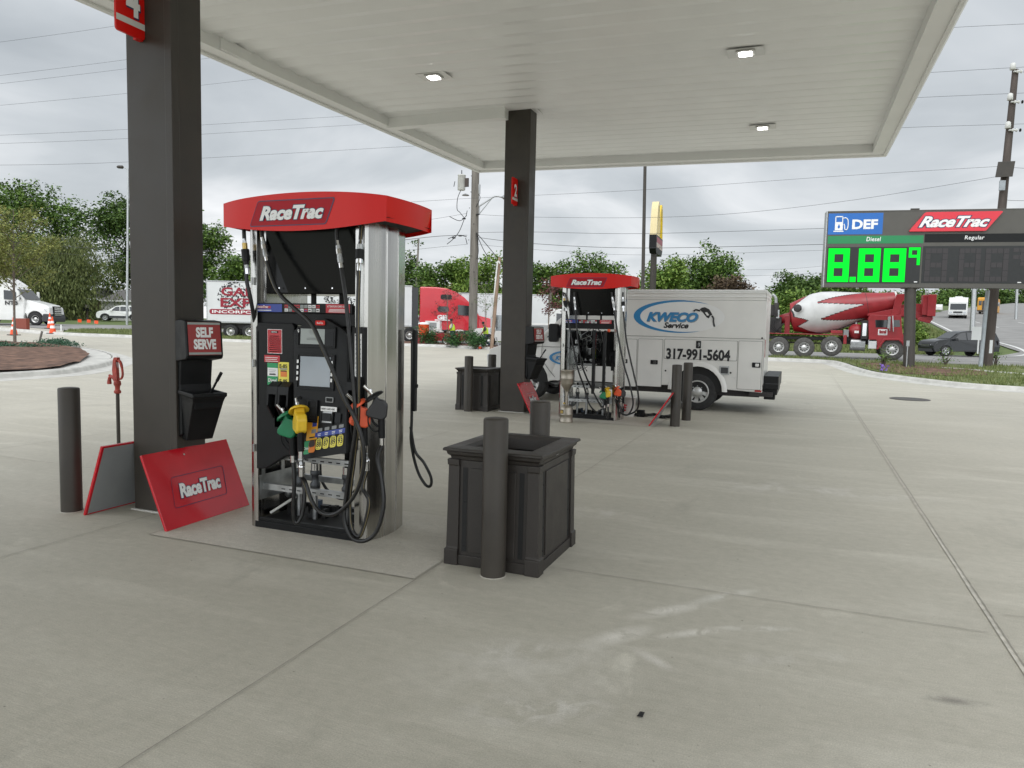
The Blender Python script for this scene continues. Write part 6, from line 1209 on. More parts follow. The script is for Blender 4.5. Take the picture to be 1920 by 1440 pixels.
for k in range(9): c = QP(884+r.uniform(-5, 6), 330+k*30, -.28); a.cyl(c, c+Vector((0, -.03, 0)), .03, n=6, m=BLKP)
for px, py in ((851, 446), (863, 442), (870, 410), (896, 402)): a.ball(QP(px, py, -.3), .09, BLKP, 4, (1.6, 1, .7))
a.build('hardware', t, M=T)
b1 = TG(1849, 691); d1 = (RW.T@np.array([b1.x, b1.y, b1.z-H_EYE]))[2]; tp1 = DP(1904, 131, d1)
t = thing('utility_pole', 'tall leaning dark utility pole rising behind the right end of the price sign', 'utility pole', b1, 0, 'utility poles along the road'); T = Matrix.Translation(-b1)
R1_ = lambda px, py, d=0: DP(px, py, d1+d)
a = MB(); a.cyl(b1-Z_*.2, tp1, .24, .135, 16, POLD); a.build('pole', t, M=T)
for (px, py) in ((1901, 126), (1896, 183), (1892, 236)):
    a = MB(); c = R1_(px-2, py, -.15); a.lathe([(.10, -.12), (.13, -.1), (.11, .15), (.05, .2)], c, (0, 0, 1), 10, PORC); a.cyl(R1_(px, py+8, -.2), R1_(px+14, py+8, -.2), .04, n=8, m=PORC)
    for k in range(3): c = R1_(px+7+k*7, py+8, -.2); a.ball(c, .085, PORC if k < 2 else BLKP, 5, (.6, 1, 1))
    a.build('insulator', t, M=T)
a = MB(); c = R1_(1884, 318, -.35); a.rings([[c+Vector((sx, -.1*(1-sy), sy*.8)) for sx, sy in ((-.38, -.45), (.30, -.45), (.38, .45), (-.30, .45))], [c+Vector((sx*.8, .3, sy*.6)) for sx, sy in ((-.38, -.45), (.30, -.45), (.38, .45), (-.30, .45))]], BRONZE, False); a.build('floodlight', t, M=T, bevel=.01)
a = MB(); c = R1_(1879, 343, -.25); a.box(c.x-.12, c.x+.12, c.y-.1, c.y, c.z-.35, c.z+.1, BOXG); a.box(R1_(1834, 600, -.2).x-.2, R1_(1834, 600, -.2).x+.2, c.y-.3, c.y-.2, b1.z+3.0-.45, b1.z+3.0+.2, BOXG) if False else None; a.build('meter_box', t, M=T, bevel=.01)
pg = thing('pole_guard', 'pale grey metal U-guard and white notices strapped to the dark pole', 'cable guard', b1+Vector((-.38, -.28, 0))); T2 = Matrix.Translation(-pg.location)
a = MB(); g0, g1 = R1_(1838, 690, -.55), R1_(1852, 545, -.5); g0.z = max(g0.z, terr(g0.x, g0.y)); a.tube([g0, g1], .09, 8, BOXG, 1); a.build('guard_channel', pg, M=T2)
a = MB()
for (px, py, w_, h_, dx) in ((1831, 625, .38, .6, 0), (1834, 648, .06, .75, 0), (1858, 650, .12, .6, 0)): c = R1_(px, py, -.6); a.box(c.x-w_/2, c.x+w_/2, c.y-.02, c.y, c.z-h_/2, c.z+h_/2, TRLW)
a.build('notice_board', pg, M=T2)
def simple_pole(name, label, base, top, r0, r1, m, cat='pole', group=None, n=12):
    t = thing(name, label, cat, base, 0, group); a = MB(); a.cyl(base-Z_*.2, top, r0, r1, n, m); a.build('shaft', t, M=Matrix.Translation(-Vector(base))); return t
bs = TG(1203, 664); dd = (RW.T@np.array([bs.x, bs.y, bs.z-H_EYE]))[2]; simple_pole('light_pole', 'tall thin dark steel lot-light pole beside the yellow arch sign', bs, DP(1211, 230, dd), .11, .085, BRONZE, 'light pole')
bs = TG(1822, 652); dd = 60; bs = DP(1822, 640, dd); bs.z = terr(bs.x, bs.y); simple_pole('signal_pole', 'grey galvanised pole standing in the hill road just left of the dark pole', bs, DP(1827, 540, dd), .2, .17, GALV, 'signal pole')
bs = DP(1906, 584, 110); bs.z = terr(bs.x, bs.y); simple_pole('road_lamp_post', 'slim grey post on the far right beyond the hill road', bs, DP(1909, 500, 110), .2, .15, GALV, 'lamp post')
bs = TG(927, 655); dd = (RW.T@np.array([bs.x, bs.y, bs.z-H_EYE]))[2]; t = simple_pole('service_post', 'leaning tan timber post with grey electric boxes, left of the second column', TG(921, 656), DP(937, 483, dd), .11, .09, TAN, 'post')
a = MB(); T = Matrix.Translation(-t.location); c = DP(927, 603, dd-.3); a.box(c.x-.22, c.x+.22, c.y-.1, c.y+.1, c.z-.35, c.z+.3, GALV); c = DP(939, 608, dd-.3); a.box(c.x-.3, c.x+.35, c.y-.1, c.y+.15, c.z-.4, c.z+.55, BOXG); c = DP(924, 620, dd-.4); a.lathe([(.18, 0), (.18, .1)], c, (0, -1, 0), 12, GALV); a.build('meter_box', t, M=T, bevel=.01)
a = MB(); a.tube([DP(922, 600, dd-.3), DP(926, 560, dd-.3), DP(932, 500, dd-.3), DP(934, 490, dd-.3), DP(937, 494, dd-.3)], .05, 6, PORC, 3); c0 = DP(918, 652, dd-.5); c1 = DP(936, 628, dd-.5); a.tube([DP(930, 632, dd-.6), DP(936, 652, dd-.6)], .04, 5, GALV, 1); a.build('conduit', t, M=T)
# far pair of poles, thin masts
for k, (px0, py0, px1, py1, dd, r_, lb) in enumerate(((777, 560, 785, 448, 85, .13, 'thin grey pole far behind the trailer, just right of the near pump'), (1031, 566, 1033, 545, 70, .12, 'grey timber stub pole beside the dark-leaved sapling'))):
    bs = DP(px0, py0, dd); bs.z = terr(bs.x, bs.y); simple_pole('far_pole', lb, bs, DP(px1, py1, dd), r_, r_*.8, POLW)
bs = DP(238, 600, 72); bs.z = terr(bs.x, bs.y); t = simple_pole('street_lamp', 'grey street lamp whose head peeps out beside the near column', bs, DP(240, 316, 72), .12, .08, GALV, 'street lamp'); a = MB(); T = Matrix.Translation(-bs); a.tube([DP(240, 318, 72), DP(232, 313.5, 72)], .04, 6, GALV, 1); a.lathe([(.06, 0), (.17, .12), (.15, .55), (.04, .7)], DP(232, 313.5, 72), (-.93, -.37, .03), 10, BRONZE); a.build('lamp_head', t, M=T)
# wires: pixel end points with their real distance, sagging a little
WIREM = mat('weathered_cable', (.05, .052, .055), .7)
def wire(P_, ds, r_, label, sag=None, grp='overhead wires crossing the sky'):
    pts = [DP(px, py, d) for (px, py), d in zip(P_, ds)]; m = MB(); m.tube(pts, r_*.66, 4, WIREM, 8); o = m.build('power_line'); tag(o, label, 'wire', grp)
wd = lambda a, b_: [a, (a+b_)/2, b_]
lb = 'thin dark wire in the sky left of the near column, '
wire([(-60, 87), (227, 47), (420, 10)], wd(42, 48), .013, lb+'topmost'); wire([(-60, 149), (228, 113), (520, 72)], wd(42, 48), .013, lb+'second from the top'); wire([(-60, 164), (228, 130), (520, 92)], wd(42, 48), .013, lb+'third from the top')
wire([(-60, 203), (229, 176), (500, 146)], wd(42, 48), .013, lb+'fourth from the top'); wire([(-60, 256), (230, 243), (660, 217)], wd(42, 48), .014, lb+'fifth from the top'); wire([(-60, 271), (231, 260), (700, 232)], wd(42, 48), .014, lb+'sixth from the top'); wire([(-60, 310), (233, 304), (790, 273)], wd(42, 48), .016, lb+'lowest above the trees')
wire([(-60, 447), (236, 469), (520, 470)], wd(50, 48), .022, 'heavy dark cable crossing in front of the left trees'); wire([(60, 470), (236, 484), (460, 489)], wd(52, 50), .012, 'thin cable just below the heavy one, before the left trees')
wire([(740, 381), (880, 372), (1205, 356), (1560, 331), (1872, 312)], [46, 46, 45, 43, 40], .014, 'wire running from the transformer pole to the floodlight pole, topmost of that run')
wire([(893, 402), (1003, 407), (1205, 408), (1380, 400), (1600, 375), (1870, 331)], [46, 46, 45, 44, 42, 40], .016, 'sagging wire below the topmost one, rising to the floodlight')
wire([(893, 436), (1003, 435), (1205, 438), (1550, 428)], [46, 46, 45, 43], .02, 'heavy cable passing behind the yellow arch sign'); wire([(894, 445), (1003, 457), (1205, 465), (1550, 458)], [46, 46, 45, 43], .026, 'heaviest cable right of the second column'); wire([(894, 458), (1003, 468), (1205, 478), (1550, 469)], [46, 46, 45, 43], .013, 'thin lowest cable right of the second column')
wire([(740, 419), (810, 411), (876, 400)], wd(46, 46), .014, 'upper thin wire entering the transformer pole from the left'); wire([(740, 452), (820, 443), (876, 441)], wd(46, 46), .028, 'thick bundled cable entering the transformer pole from the left'); wire([(740, 472), (815, 464), (876, 458)], wd(46, 46), .015, 'lowest thin wire entering the transformer pole from the left')
for k, (a_, b_, c_, lb) in enumerate((((1700, 57), (1805, 50.5), (2000, 41), 'topmost'), ((1700, 139), (1760, 135), (2000, 121), 'second from the top'), ((1640, 189), (1720, 183), (2000, 171), 'third from the top'), ((1600, 246), (1700, 239), (2000, 230), 'fourth from the top'))): wire([a_, b_, c_], wd(40, 39), .014, 'wire right of the canopy edge at the top right, '+lb)
wire([(1872, 312), (1900, 314), (2000, 322)], wd(40, 39), .014, 'wire leaving the floodlight pole to the right'); wire([(1880, 372), (1900, 376), (2000, 376)], wd(39, 39), .018, 'dark cable just above the right end of the price sign')
for k, (y0, y1, lb) in enumerate(((504, 497, 'upper'), (515, 510, 'lower'))): wire([(1400, y0+2), (1480, y0), (1560, y1)], wd(120, 120), .03, 'very faint distant wire low in the sky left of the price sign, '+lb)
# arch sign of the restaurant
c = DP(1229, 470, 66); base = Vector((c.x, c.y, terr(c.x, c.y))); t = thing('restaurant_sign', 'tall yellow double-arch sign seen almost edge-on above the van roof', 'sign', base); T = Matrix.Translation(-base)
YA = mat('arch_yellow', (.72, .50, .02), .4); YB = mat('arch_cream', (.72, .60, .33), .45)
dirv = Vector(ray(1229, 420)); dirv.z = 0; dirv.normalize(); e_ = Vector((dirv.y, -dirv.x, 0)); al = (dirv*.99+e_*.14).normalized(); ac = Vector((al.y, -al.x, 0))
zt_, zm, zl = DP(1229, 374, 66).z, DP(1229, 440, 66).z, DP(1229, 470, 66).z; p0 = DP(1224, 430, 66); p0.z = 0
a = MB()
for k in (0, 1):
    outl = []; inn = []; w_ = 1.15
    for i in range(15):
        s_ = -1+2*i/14; z = zm+(zt_-zm)*(1-abs(s_)**2.6); outl.append((w_*s_, z)); inn.append((w_*.62*s_, zm+(zt_-zm-.35)*(1-abs(s_)**2.6)))
    off = .3+w_+k*2*w_*.88; f = lambda q, th: p0+al*(off+q[0])+ac*th+Z_*q[1]
    for th0, th1 in ((-.30, .30),):
        R = [[f(o_, th0), f(o_, th1), f(i_, th1), f(i_, th0)] for o_, i_ in zip(outl, inn)]
        a.rings(R, YA if k else YB, False, (1, 1))
a.build('double_arch', t, M=T)
a = MB(); f = lambda s_, z, th: p0+al*s_+ac*th+Z_*z
a.rings([[f(.2, zl+.3, -.32), f(4.6, zl+.3, -.32), f(4.6, zl+.3, .32), f(.2, zl+.3, .32)], [f(.2, zm+.05, -.32), f(4.6, zm+.05, -.32), f(4.6, zm+.05, .32), f(.2, zm+.05, .32)]], BLKP, False); a.rings([[f(.6, zl-.15, -.3), f(4.2, zl-.15, -.3), f(4.2, zl-.15, .3), f(.6, zl-.15, .3)], [f(.2, zl+.3, -.32), f(4.6, zl+.3, -.32), f(4.6, zl+.3, .32), f(.2, zl+.3, .32)]], BLKP, False)
PIC = mat('menu_picture', (.35, .20, .14), .5, col2=(.62, .56, .52), var=.2, ns=2.2)
for sgn in (1,): a.add([f(.5, zl+.4, .33*sgn), f(4.4, zl+.4, .33*sgn), f(4.4, zm-.1, .33*sgn), f(.5, zm-.1, .33*sgn)], [(0, 1, 2, 3)], PIC); a.add([f(.5, zm-.6, .34*sgn), f(4.4, zm-.6, .34*sgn), f(4.4, zm-.1, .34*sgn), f(.5, zm-.1, .34*sgn)], [(0, 1, 2, 3)], MRN)
a.build('menu_board', t, M=T)
a = MB(); q = f(1.3, 0, 0); a.cyl((q.x, q.y, base.z), (q.x, q.y, zl-.1), .32, .28, 14, BRONZE); a.build('post', t, M=T)
# ================================================ PEOPLE
SKIN = mat('skin_brown', (.20, .10, .065), .55); LIME = mat('hi_vis_lime', (.62, .85, .04), .6, var=.1, ns=14); DENIM = mat('denim', (.028, .045, .095), .8, var=.25, ns=14); SHIRT = mat('dark_shirt', (.03, .028, .03), .8); SHIRTW = mat('pale_shirt', (.50, .48, .46), .8); HAIR = mat('dark_hair', (.012, .010, .009), .6); BOOT = mat('boots', (.06, .04, .03), .7)
def skin_mesh(name, par, V, E_, R_, m, sub=2, M=None, root=0):
    me = bpy.data.meshes.new(name); me.from_pydata([tuple(v) for v in V], E_, []); o = bpy.data.objects.new(name, me); C.objects.link(o); me.materials.append(m)
    md = o.modifiers.new('skin', 'SKIN'); md.use_smooth_shade = True
    for i, s_ in enumerate(me.skin_vertices[0].data): s_.radius = R_[i] if isinstance(R_[i], tuple) else (R_[i], R_[i]); s_.use_root = i == root
    md = o.modifiers.new('sub', 'SUBSURF'); md.levels = md.render_levels = sub
    bpy.context.view_layer.update(); dg = bpy.context.evaluated_depsgraph_get(); m2 = bpy.data.meshes.new_from_object(o.evaluated_get(dg)); bpy.data.objects.remove(o)
    if not m2.materials: m2.materials.append(m)
    for p in m2.polygons: p.use_smooth = True
    if M: m2.transform(M)
    o2 = bpy.data.objects.new(name, m2); C.objects.link(o2); o2.parent = par; return o2
def person(label, P, rz, pose, vest, shirt, trousers, vests=True):
    """pose: dict of joints (x forward, y left, z up)"""
    t = thing('person', label, 'person', P, rz); j = pose
    names = ['pel', 'sp', 'ch', 'nk', 'hd', 'ht', 'lsh', 'lel', 'lwr', 'lfi', 'rsh', 'rel', 'rwr', 'rfi', 'lhp', 'lkn', 'lan', 'lto', 'rhp', 'rkn', 'ran', 'rto']; rr = [.13, .12, .14, .055, .085, .075, .06, .045, .03, .03, .06, .045, .03, .03, .10, .065, .042, .035, .10, .065, .042, .035]
    E_ = [('pel', 'sp'), ('sp', 'ch'), ('ch', 'nk'), ('nk', 'hd'), ('hd', 'ht'), ('ch', 'lsh'), ('lsh', 'lel'), ('lel', 'lwr'), ('lwr', 'lfi'), ('ch', 'rsh'), ('rsh', 'rel'), ('rel', 'rwr'), ('rwr', 'rfi'), ('pel', 'lhp'), ('lhp', 'lkn'), ('lkn', 'lan'), ('lan', 'lto'), ('pel', 'rhp'), ('rhp', 'rkn'), ('rkn', 'ran'), ('ran', 'rto')]
    ix = {n: i for i, n in enumerate(names)}; skin_mesh('body', t, [j[n] for n in names], [(ix[a], ix[b]) for a, b in E_], rr, SKIN)
    def sub_(nm, ns, rs, m, es): k = {n: i for i, n in enumerate(ns)}; skin_mesh(nm, t, [j[n] for n in ns], [(k[a], k[b]) for a, b in es], rs, m)
    sub_('trousers', ['pel', 'lhp', 'lkn', 'lan', 'rhp', 'rkn', 'ran'], [.155, .118, .085, .065, .118, .085, .065], trousers, [('pel', 'lhp'), ('lhp', 'lkn'), ('lkn', 'lan'), ('pel', 'rhp'), ('rhp', 'rkn'), ('rkn', 'ran')])
    sub_('shirt', ['sp', 'ch', 'lsh', 'lel', 'rsh', 'rel'], [.148, .158, .082, .06, .082, .06], shirt, [('sp', 'ch'), ('ch', 'lsh'), ('lsh', 'lel'), ('ch', 'rsh'), ('rsh', 'rel')])
    sub_('vest', ['pel', 'sp', 'ch', 'nk'], [(.165, .18), (.165, .19), (.175, .21), .07], vest, [('pel', 'sp'), ('sp', 'ch'), ('ch', 'nk')])
    h = Vector(j['ht']); b = MB(); b.ball(h+Vector((-.012, 0, .035)), .098, HAIR, 7, (1, .92, .9)); b.build('hair', t)
    b = MB(); hc = (Vector(j['hd'])+h)/2; b.ball(hc+Vector((.088, 0, .0)), .018, SKIN, 4); b.ball(hc+Vector((.075, .032, .03)), .009, HAIR, 3); b.ball(hc+Vector((.075, -.032, .03)), .009, HAIR, 3); b.tube([hc+Vector((.08, -.022, -.035)), hc+Vector((.084, 0, -.037)), hc+Vector((.08, .022, -.035))], .004, 4, MRN, 1); b.ball(hc+Vector((0, .085, 0)), .022, SKIN, 4, (.6, .4, 1)); b.ball(hc+Vector((0, -.085, 0)), .022, SKIN, 4, (.6, .4, 1)); b.build('face', t)
    for s_ in 'lr':
        w_, f = Vector(j[s_+'wr']), Vector(j[s_+'fi']); d = (f-w_).normalized(); sd = d.cross(X_).normalized(); b = MB()
        for k in range(4): b.tube([f+sd*(.012*(k-1.5)*1.6), f+sd*(.02*(k-1.5))+d*.035, f+sd*(.02*(k-1.5))+d*.055+X_*.015], .008, 5, SKIN, 2)
        b.tube([w_+d*.02+sd*.02, f+sd*.045-d*.01, f+sd*.05+d*.02], .009, 5, SKIN, 2); b.build('fingers', t)
        a = Vector(j[s_+'an']); q = Vector(j[s_+'to']); b = MB(); b.tube([a-(q-a)*.25+Z_*-.03, a+Z_*-.035, q, q+(q-a)*.2], [.045, .055, .048, .03], 8, BOOT, 3); b.build('boot', t)
    return t
stand = dict(pel=(0, 0, .95), sp=(.03, 0, 1.12), ch=(.06, 0, 1.34), nk=(.08, 0, 1.50), hd=(.11, 0, 1.58), ht=(.12, 0, 1.70), lsh=(.06, .19, 1.42), lel=(.12, .23, 1.15), lwr=(.28, .16, 1.0), lfi=(.34, .13, .96), rsh=(.06, -.19, 1.42), rel=(.14, -.24, 1.15), rwr=(.30, -.18, .98), rfi=(.36, -.15, .93), lhp=(0, .10, .90), lkn=(.04, .11, .50), lan=(-.02, .12, .09), lto=(.13, .13, .04), rhp=(0, -.10, .90), rkn=(.12, -.12, .50), ran=(.02, -.13, .09), rto=(.17, -.14, .04))
crouch = dict(pel=(0, 0, .80), sp=(.03, 0, .97), ch=(.06, 0, 1.19), nk=(.10, 0, 1.35), hd=(.16, 0, 1.43), ht=(.21, 0, 1.54), lsh=(.08, .19, 1.27), lel=(.18, .22, 1.02), lwr=(.36, .16, .82), lfi=(.40, .14, .75), rsh=(.08, -.19, 1.27), rel=(.20, -.23, 1.02), rwr=(.36, -.18, .78), rfi=(.40, -.16, .70), lhp=(0, .10, .75), lkn=(.34, .12, .50), lan=(.22, .12, .09), lto=(.38, .13, .04), rhp=(0, -.10, .75), rkn=(.02, -.12, .42), ran=(-.42, -.12, .10), rto=(-.30, -.13, .04))
p = TG(911, 653); person('worker in lime vest and blue jeans stooping at the kerb between post and pole', p, rad(205), crouch, LIME, SHIRT, DENIM)
p = TG(838, 651); person('worker in lime vest and pale shirt standing behind the red flatbed load', (p.x, p.y+.8, p.z), rad(200), stand, LIME, SHIRTW, DENIM)
# ================================================ CONES, STAKES, YARD THINGS
CONO = mat('cone_orange', (.80, .09, .02), .5)
def cone(P, label, h=.75):
    t = thing('traffic_cone', label, 'traffic cone', P, 0, 'orange traffic cones with white bands'); s_ = h/.75
    a = MB(); a.box(-.18*s_, .18*s_, -.18*s_, .18*s_, 0, .03*s_, mat('cone_base', (.03, .03, .03), .7)); a.build('base', t, bevel=.008)
    a = MB(); pr_ = [(.14, .03), (.118, .16), (.105, .24), (.083, .36), (.066, .46), (.048, .56), (.03, .70), (.022, .75)]
    for (r0, z0), (r1, z1), m in zip(pr_, pr_[1:], (CONO, CONO, WHT, CONO, WHT, CONO, CONO)): a.cyl((0, 0, z0*s_), (0, 0, z1*s_), r0*s_, r1*s_, 16, m, cap=(0, 1 if r1 == .022 else 0))
    a.build('cone_body', t)
cone(TG(26, 628.5), 'traffic cone behind the thin young tree trunk', 1.15); cone(TG(99, 626), 'front cone of the pair before the white truck', 1.15); cone(TG(94, 616), 'rear cone of the pair before the white truck', 1.15)
cone(TG(900, 655), 'small orange cone at the stooping worker\'s feet', .55)
def stake(px, py, px1, py1, label, w_=.035, m=TAN, nm='wooden_stake'):
    b_ = TG(px, py); dd = (RW.T@np.array([b_.x, b_.y, b_.z-H_EYE]))[2]; e2 = DP(px1, py1, dd); t = thing(nm, label, 'stake', b_); a = MB(); a.tube([b_, e2], w_, 4, m, 1); a.build('stake', t, M=Matrix.Translation(-b_))
stake(71, 653, 79, 621, 'leaning brown stake in the mulch island beside the young tree', .05, POLW); stake(817, 645, 808, 620, 'pale leaning stake left of the red flatbed', .05); stake(848, 650, 849, 635, 'short pink-tan stake under the flatbed load', .06); stake(895, 652, 889, 624, 'pale stake leaning at the foot of the transformer pole', .05); stake(861, 640, 866, 622, 'tan post with plywood left of the transformer pole', .08)
b_ = TG(35, 620); t = thing('barricade', 'rust-red folded work sign lying behind the left cone', 'barricade', b_); a = MB(); a.box(-.1, 1.0, -.15, .1, .0, .85, mat('rust_red', (.22, .05, .03), .7)); a.tube([(-.2, 0, .75), (-.7, 0, .1)], .03, 5, BLKP, 1); a.build('frame', t, bevel=.02)
for px, py, lb in ((146, 611, 'leftmost'), (163, 611.5, 'middle'), (177, 614, 'rightmost')):
    p = TG(px, py); t = thing('marker_flag', lb+' of the small red utility flags across the road', 'flag', p, 0, 'small red utility marker flags'); a = MB(); a.cyl((0, 0, 0), (0, 0, .55), .008, n=5, m=GALV); a.add([(0, 0, .55), (.38, .05, .53), (.36, .05, .28), (0, 0, .3)], [(0, 1, 2, 3)], CONO); a.build('flag', t)
p = TG(115, 621); t = thing('marker_stub', 'short white marker stub at the corner of the left grass strip', 'marker', p); a = MB(); a.lathe([(.05, 0), (.05, .4), (.03, .45)], (0, 0, 0), n=8, m=WHT); a.build('stub', t)
# red flatbed with load, orange cooler
p = TG(828, 648); t = thing('flatbed_trailer', 'low dark red flatbed loaded with white sacks behind the shrubs', 'trailer', (p.x, p.y+1.3, p.z), rad(8)); a = MB(); a.box(-1.3, 1.2, -.9, .9, .35, .75, MAR); a.box(-1.3, 1.2, -.93, -.9, .3, .8, MAR); a.build('deck', t, bevel=.02)
a = MB(); r = random.Random(8)
for k in range(9): a.ball((r.uniform(-1, .8), r.uniform(-.7, .3), .85+r.uniform(0, .18)), .22, SHIRTW if k % 3 else BLKP, 6, (1.5, 1, .5))
a.build('sacks', t)
for s_ in (-1, 1): wheel(t, 0, s_*.95, .3, .2, s_, 'steel')
p = TG(797, 648); t = thing('water_cooler', 'orange drink cooler on the truck tail beside the near pump', 'cooler', (p.x, p.y-.2, p.z+.70)); a = MB(); a.lathe([(.30, 0), (.34, .3), (.34, .65), (.36, .68)], (0, 0, 0), n=16, m=CONO); a.lathe([(.37, .68), (.36, .78), (.1, .82)], (0, 0, 0), n=16, m=WHT); a.box(-.3, .3, -.3, .3, -.72, 0, MAR); a.build('cooler', t)
# ================================================ HOUSES
def house(name, label, pxc, pyb, wpx, depth, hw, hr, wall, roofm, rz=0, hip=.3, dp=7.0, base_z=None):
    c = DP(pxc, pyb, depth); w_ = wpx*depth/F_PX; z0 = terr(c.x, c.y) if base_z is None else base_z; t = thing(name, label, 'house', (c.x, c.y, z0-.1), rz)
    a = MB(); a.box(-w_/2, w_/2, 0, dp, -.3, hw, wall); wl = a.build('wall', t)
    a = MB(); e2 = .4; hx = hip*w_; v = [(-w_/2-e2, -e2, hw-.05), (w_/2+e2, -e2, hw-.05), (w_/2+e2, dp+e2, hw-.05), (-w_/2-e2, dp+e2, hw-.05), (-w_/2+hx, dp/2, hw+hr), (w_/2-hx, dp/2, hw+hr)]
    a.add(v, [(0, 1, 5, 4), (1, 2, 5), (2, 3, 4, 5), (3, 0, 4), (3, 2, 1, 0)], roofm); a.build('roof', t)
    a = MB(); a.box(-w_/2-e2, w_/2+e2, -e2-.02, -e2, hw-.2, hw, WHT); a.build('gutter', t)
    return t, w_
ROOF = mat('shingle_grey', (.13, .125, .12), .9, var=.2, ns=9); WALLW = mat('siding_white', (.58, .58, .56), .6, var=.05, ns=2); SLATE = mat('fence_slate', (.05, .058, .068), .7, var=.15, ns=3, stretch=(6, 1, 1)); BRWF = mat('fence_brown', (.115, .075, .058), .8, var=.25, ns=3, stretch=(6, 1, 1))
t, w_ = house('bungalow', 'low white house with grey hipped roof peeping out under the left trees', 168, 575, 46, 102, 3.0, 1.6, WALLW, ROOF, rad(26)); a = MB()
for x in (-.9, .6): a.box(x, x+.9, -.02, 0, 1.2, 2.3, GLASS)
a.build('window', t)
t, w_ = house('garage', 'white garage with plain grey gabled roof behind the parked white SUV', 232, 584, 74, 96, 2.7, 1.5, WALLW, ROOF, rad(26), .2)
def fence(label, px0, px1, py0, py1, depth, m, nm='board_fence'):
    a0, a1 = DP(px0, py1, depth), DP(px1, py1, depth); zt = DP((px0+px1)/2, py0, depth).z; z0 = terr(a0.x, a0.y)-.2; t = thing(nm, label, 'fence', (a0.x, a0.y, z0)); d = a1-a0; d.z = 0; L__ = d.length; rz = math.atan2(d.y, d.x); t.rotation_euler = (0, 0, rz)
    a = MB(); n_ = int(L__/.18)
    for i in range(n_): a.box(i*L__/n_, (i+1)*L__/n_-.012, 0, .03, .0, zt-z0, m)
    a.build('boards', t); a = MB()
    for i in range(int(L__/2.4)+1): a.box(min(i*2.4, L__-.1), min(i*2.4, L__-.1)+.1, -.1, 0, 0, zt-z0+.05, m)
    a.build('post', t)
fence('dark slate board fence left of the brown fence across the road', 114, 152, 567, 588, 92, SLATE); fence('brown timber fence beside the dark one across the road', 153, 191, 564, 588, 92, BRWF)
p = TG(164, 600); t = thing('mailbox', 'dark twin mailbox on a post across the left road', 'mailbox', p); a = MB(); a.box(-.06, .06, -.06, .06, 0, 1.5, POLD); a.box(-.45, .45, -.15, .15, 1.0, 1.4, BLKP); a.box(-.12, .12, -.16, .16, 1.4, 1.75, POLW); a.build('post', t)
t, w_ = house('far_shed', 'distant white shed roofs just below the price sign among trees', 1592, 592, 16, 230, 8, 2, WALLW, ROOF, 0, .2, base_z=3)
# ================================================ TREES AND SHRUBS
def leafm(name, c1, c2): c1 = tuple(c*1.2 for c in c1); c2 = tuple(c*1.12 for c in c2); return mat(name, c1, .6, col2=c2, var=.1, ns=.35, isl=.55, detail=5, spec=.25)
LG = [leafm('leaf_deep', (.030, .062, .014), (.095, .155, .034)), leafm('leaf_mid', (.040, .082, .016), (.125, .20, .040)), leafm('leaf_olive', (.052, .070, .022), (.135, .155, .052)), leafm('leaf_spring', (.065, .125, .020), (.19, .27, .055)), leafm('leaf_plum', (.045, .030, .020), (.12, .085, .050)), leafm('leaf_redbud', (.05, .016, .018), (.14, .05, .045)), leafm('leaf_yew', (.015, .05, .014), (.055, .12, .035)), leafm('leaf_juniper', (.018, .055, .032), (.06, .13, .075)), leafm('leaf_pale', (.12, .145, .035), (.26, .27, .085))]
BARK = mat('bark', (.085, .068, .052), .9, var=.3, ns=12, bump=.6, bs=30, stretch=(1, 1, .2)); BARKG = mat('bark_grey', (.17, .14, .115), .85, var=.25, ns=14)
def leaves(blobs, n, size, m, seed, drop=0, flat=1.0, hollow=.55):
    """blobs: (x,y,z,rx,ry,rz); quads scattered in each blob, denser near its skin, in small sprays"""
    g_ = np.random.default_rng(seed); vol = np.array([b[3]*b[4]*b[5] for b in blobs])**.72; cnt = (n*vol/vol.sum()).astype(int); Cn = []
    for b, k in zip(blobs, cnt):
        sp = max(1, k//7); d = g_.normal(size=(sp, 3)); d /= np.linalg.norm(d, axis=1)[:, None]; rr = (hollow+(1-hollow)*g_.random(sp)**.7)*(1+.07*g_.normal(size=sp)); c = d*rr[:, None]*np.array(b[3:6])+np.array(b[:3])
        c = np.repeat(c, 7, axis=0)+g_.normal(size=(sp*7, 3))*size*1.7*np.array([1, 1, .6]); c[:, 2] -= drop*np.abs(g_.normal(size=len(c)))*size*6; Cn.append(c)
    c = np.concatenate(Cn); k = len(c); a = g_.normal(size=(k, 3)); a[:, 2] *= .55; a /= np.linalg.norm(a, axis=1)[:, None]; nn = g_.normal(size=(k, 3)); nn[:, 2] = abs(nn[:, 2])+.5; b2 = np.cross(a, nn); b2 /= np.linalg.norm(b2, axis=1)[:, None]
    if drop: a = a*.4+np.array([0, 0, -1.])*drop; a /= np.linalg.norm(a, axis=1)[:, None]; b2 = np.cross(a, nn); b2 /= np.linalg.norm(b2, axis=1)[:, None]
    s_ = size*(.6+.8*g_.random(k))[:, None]; w_ = s_*(.42 if not drop else .22)
    V = np.stack([c-a*s_*.7, c+b2*w_, c+a*s_*.8, c-b2*w_], 1).reshape(-1, 3); me = bpy.data.meshes.new('crown'); me.vertices.add(4*k); me.vertices.foreach_set('co', V.ravel()); me.loops.add(4*k); me.loops.foreach_set('vertex_index', np.arange(4*k)); me.polygons.add(k); me.polygons.foreach_set('loop_start', np.arange(0, 4*k, 4)); me.update(calc_edges=True); me.validate(); me.materials.append(m); return me
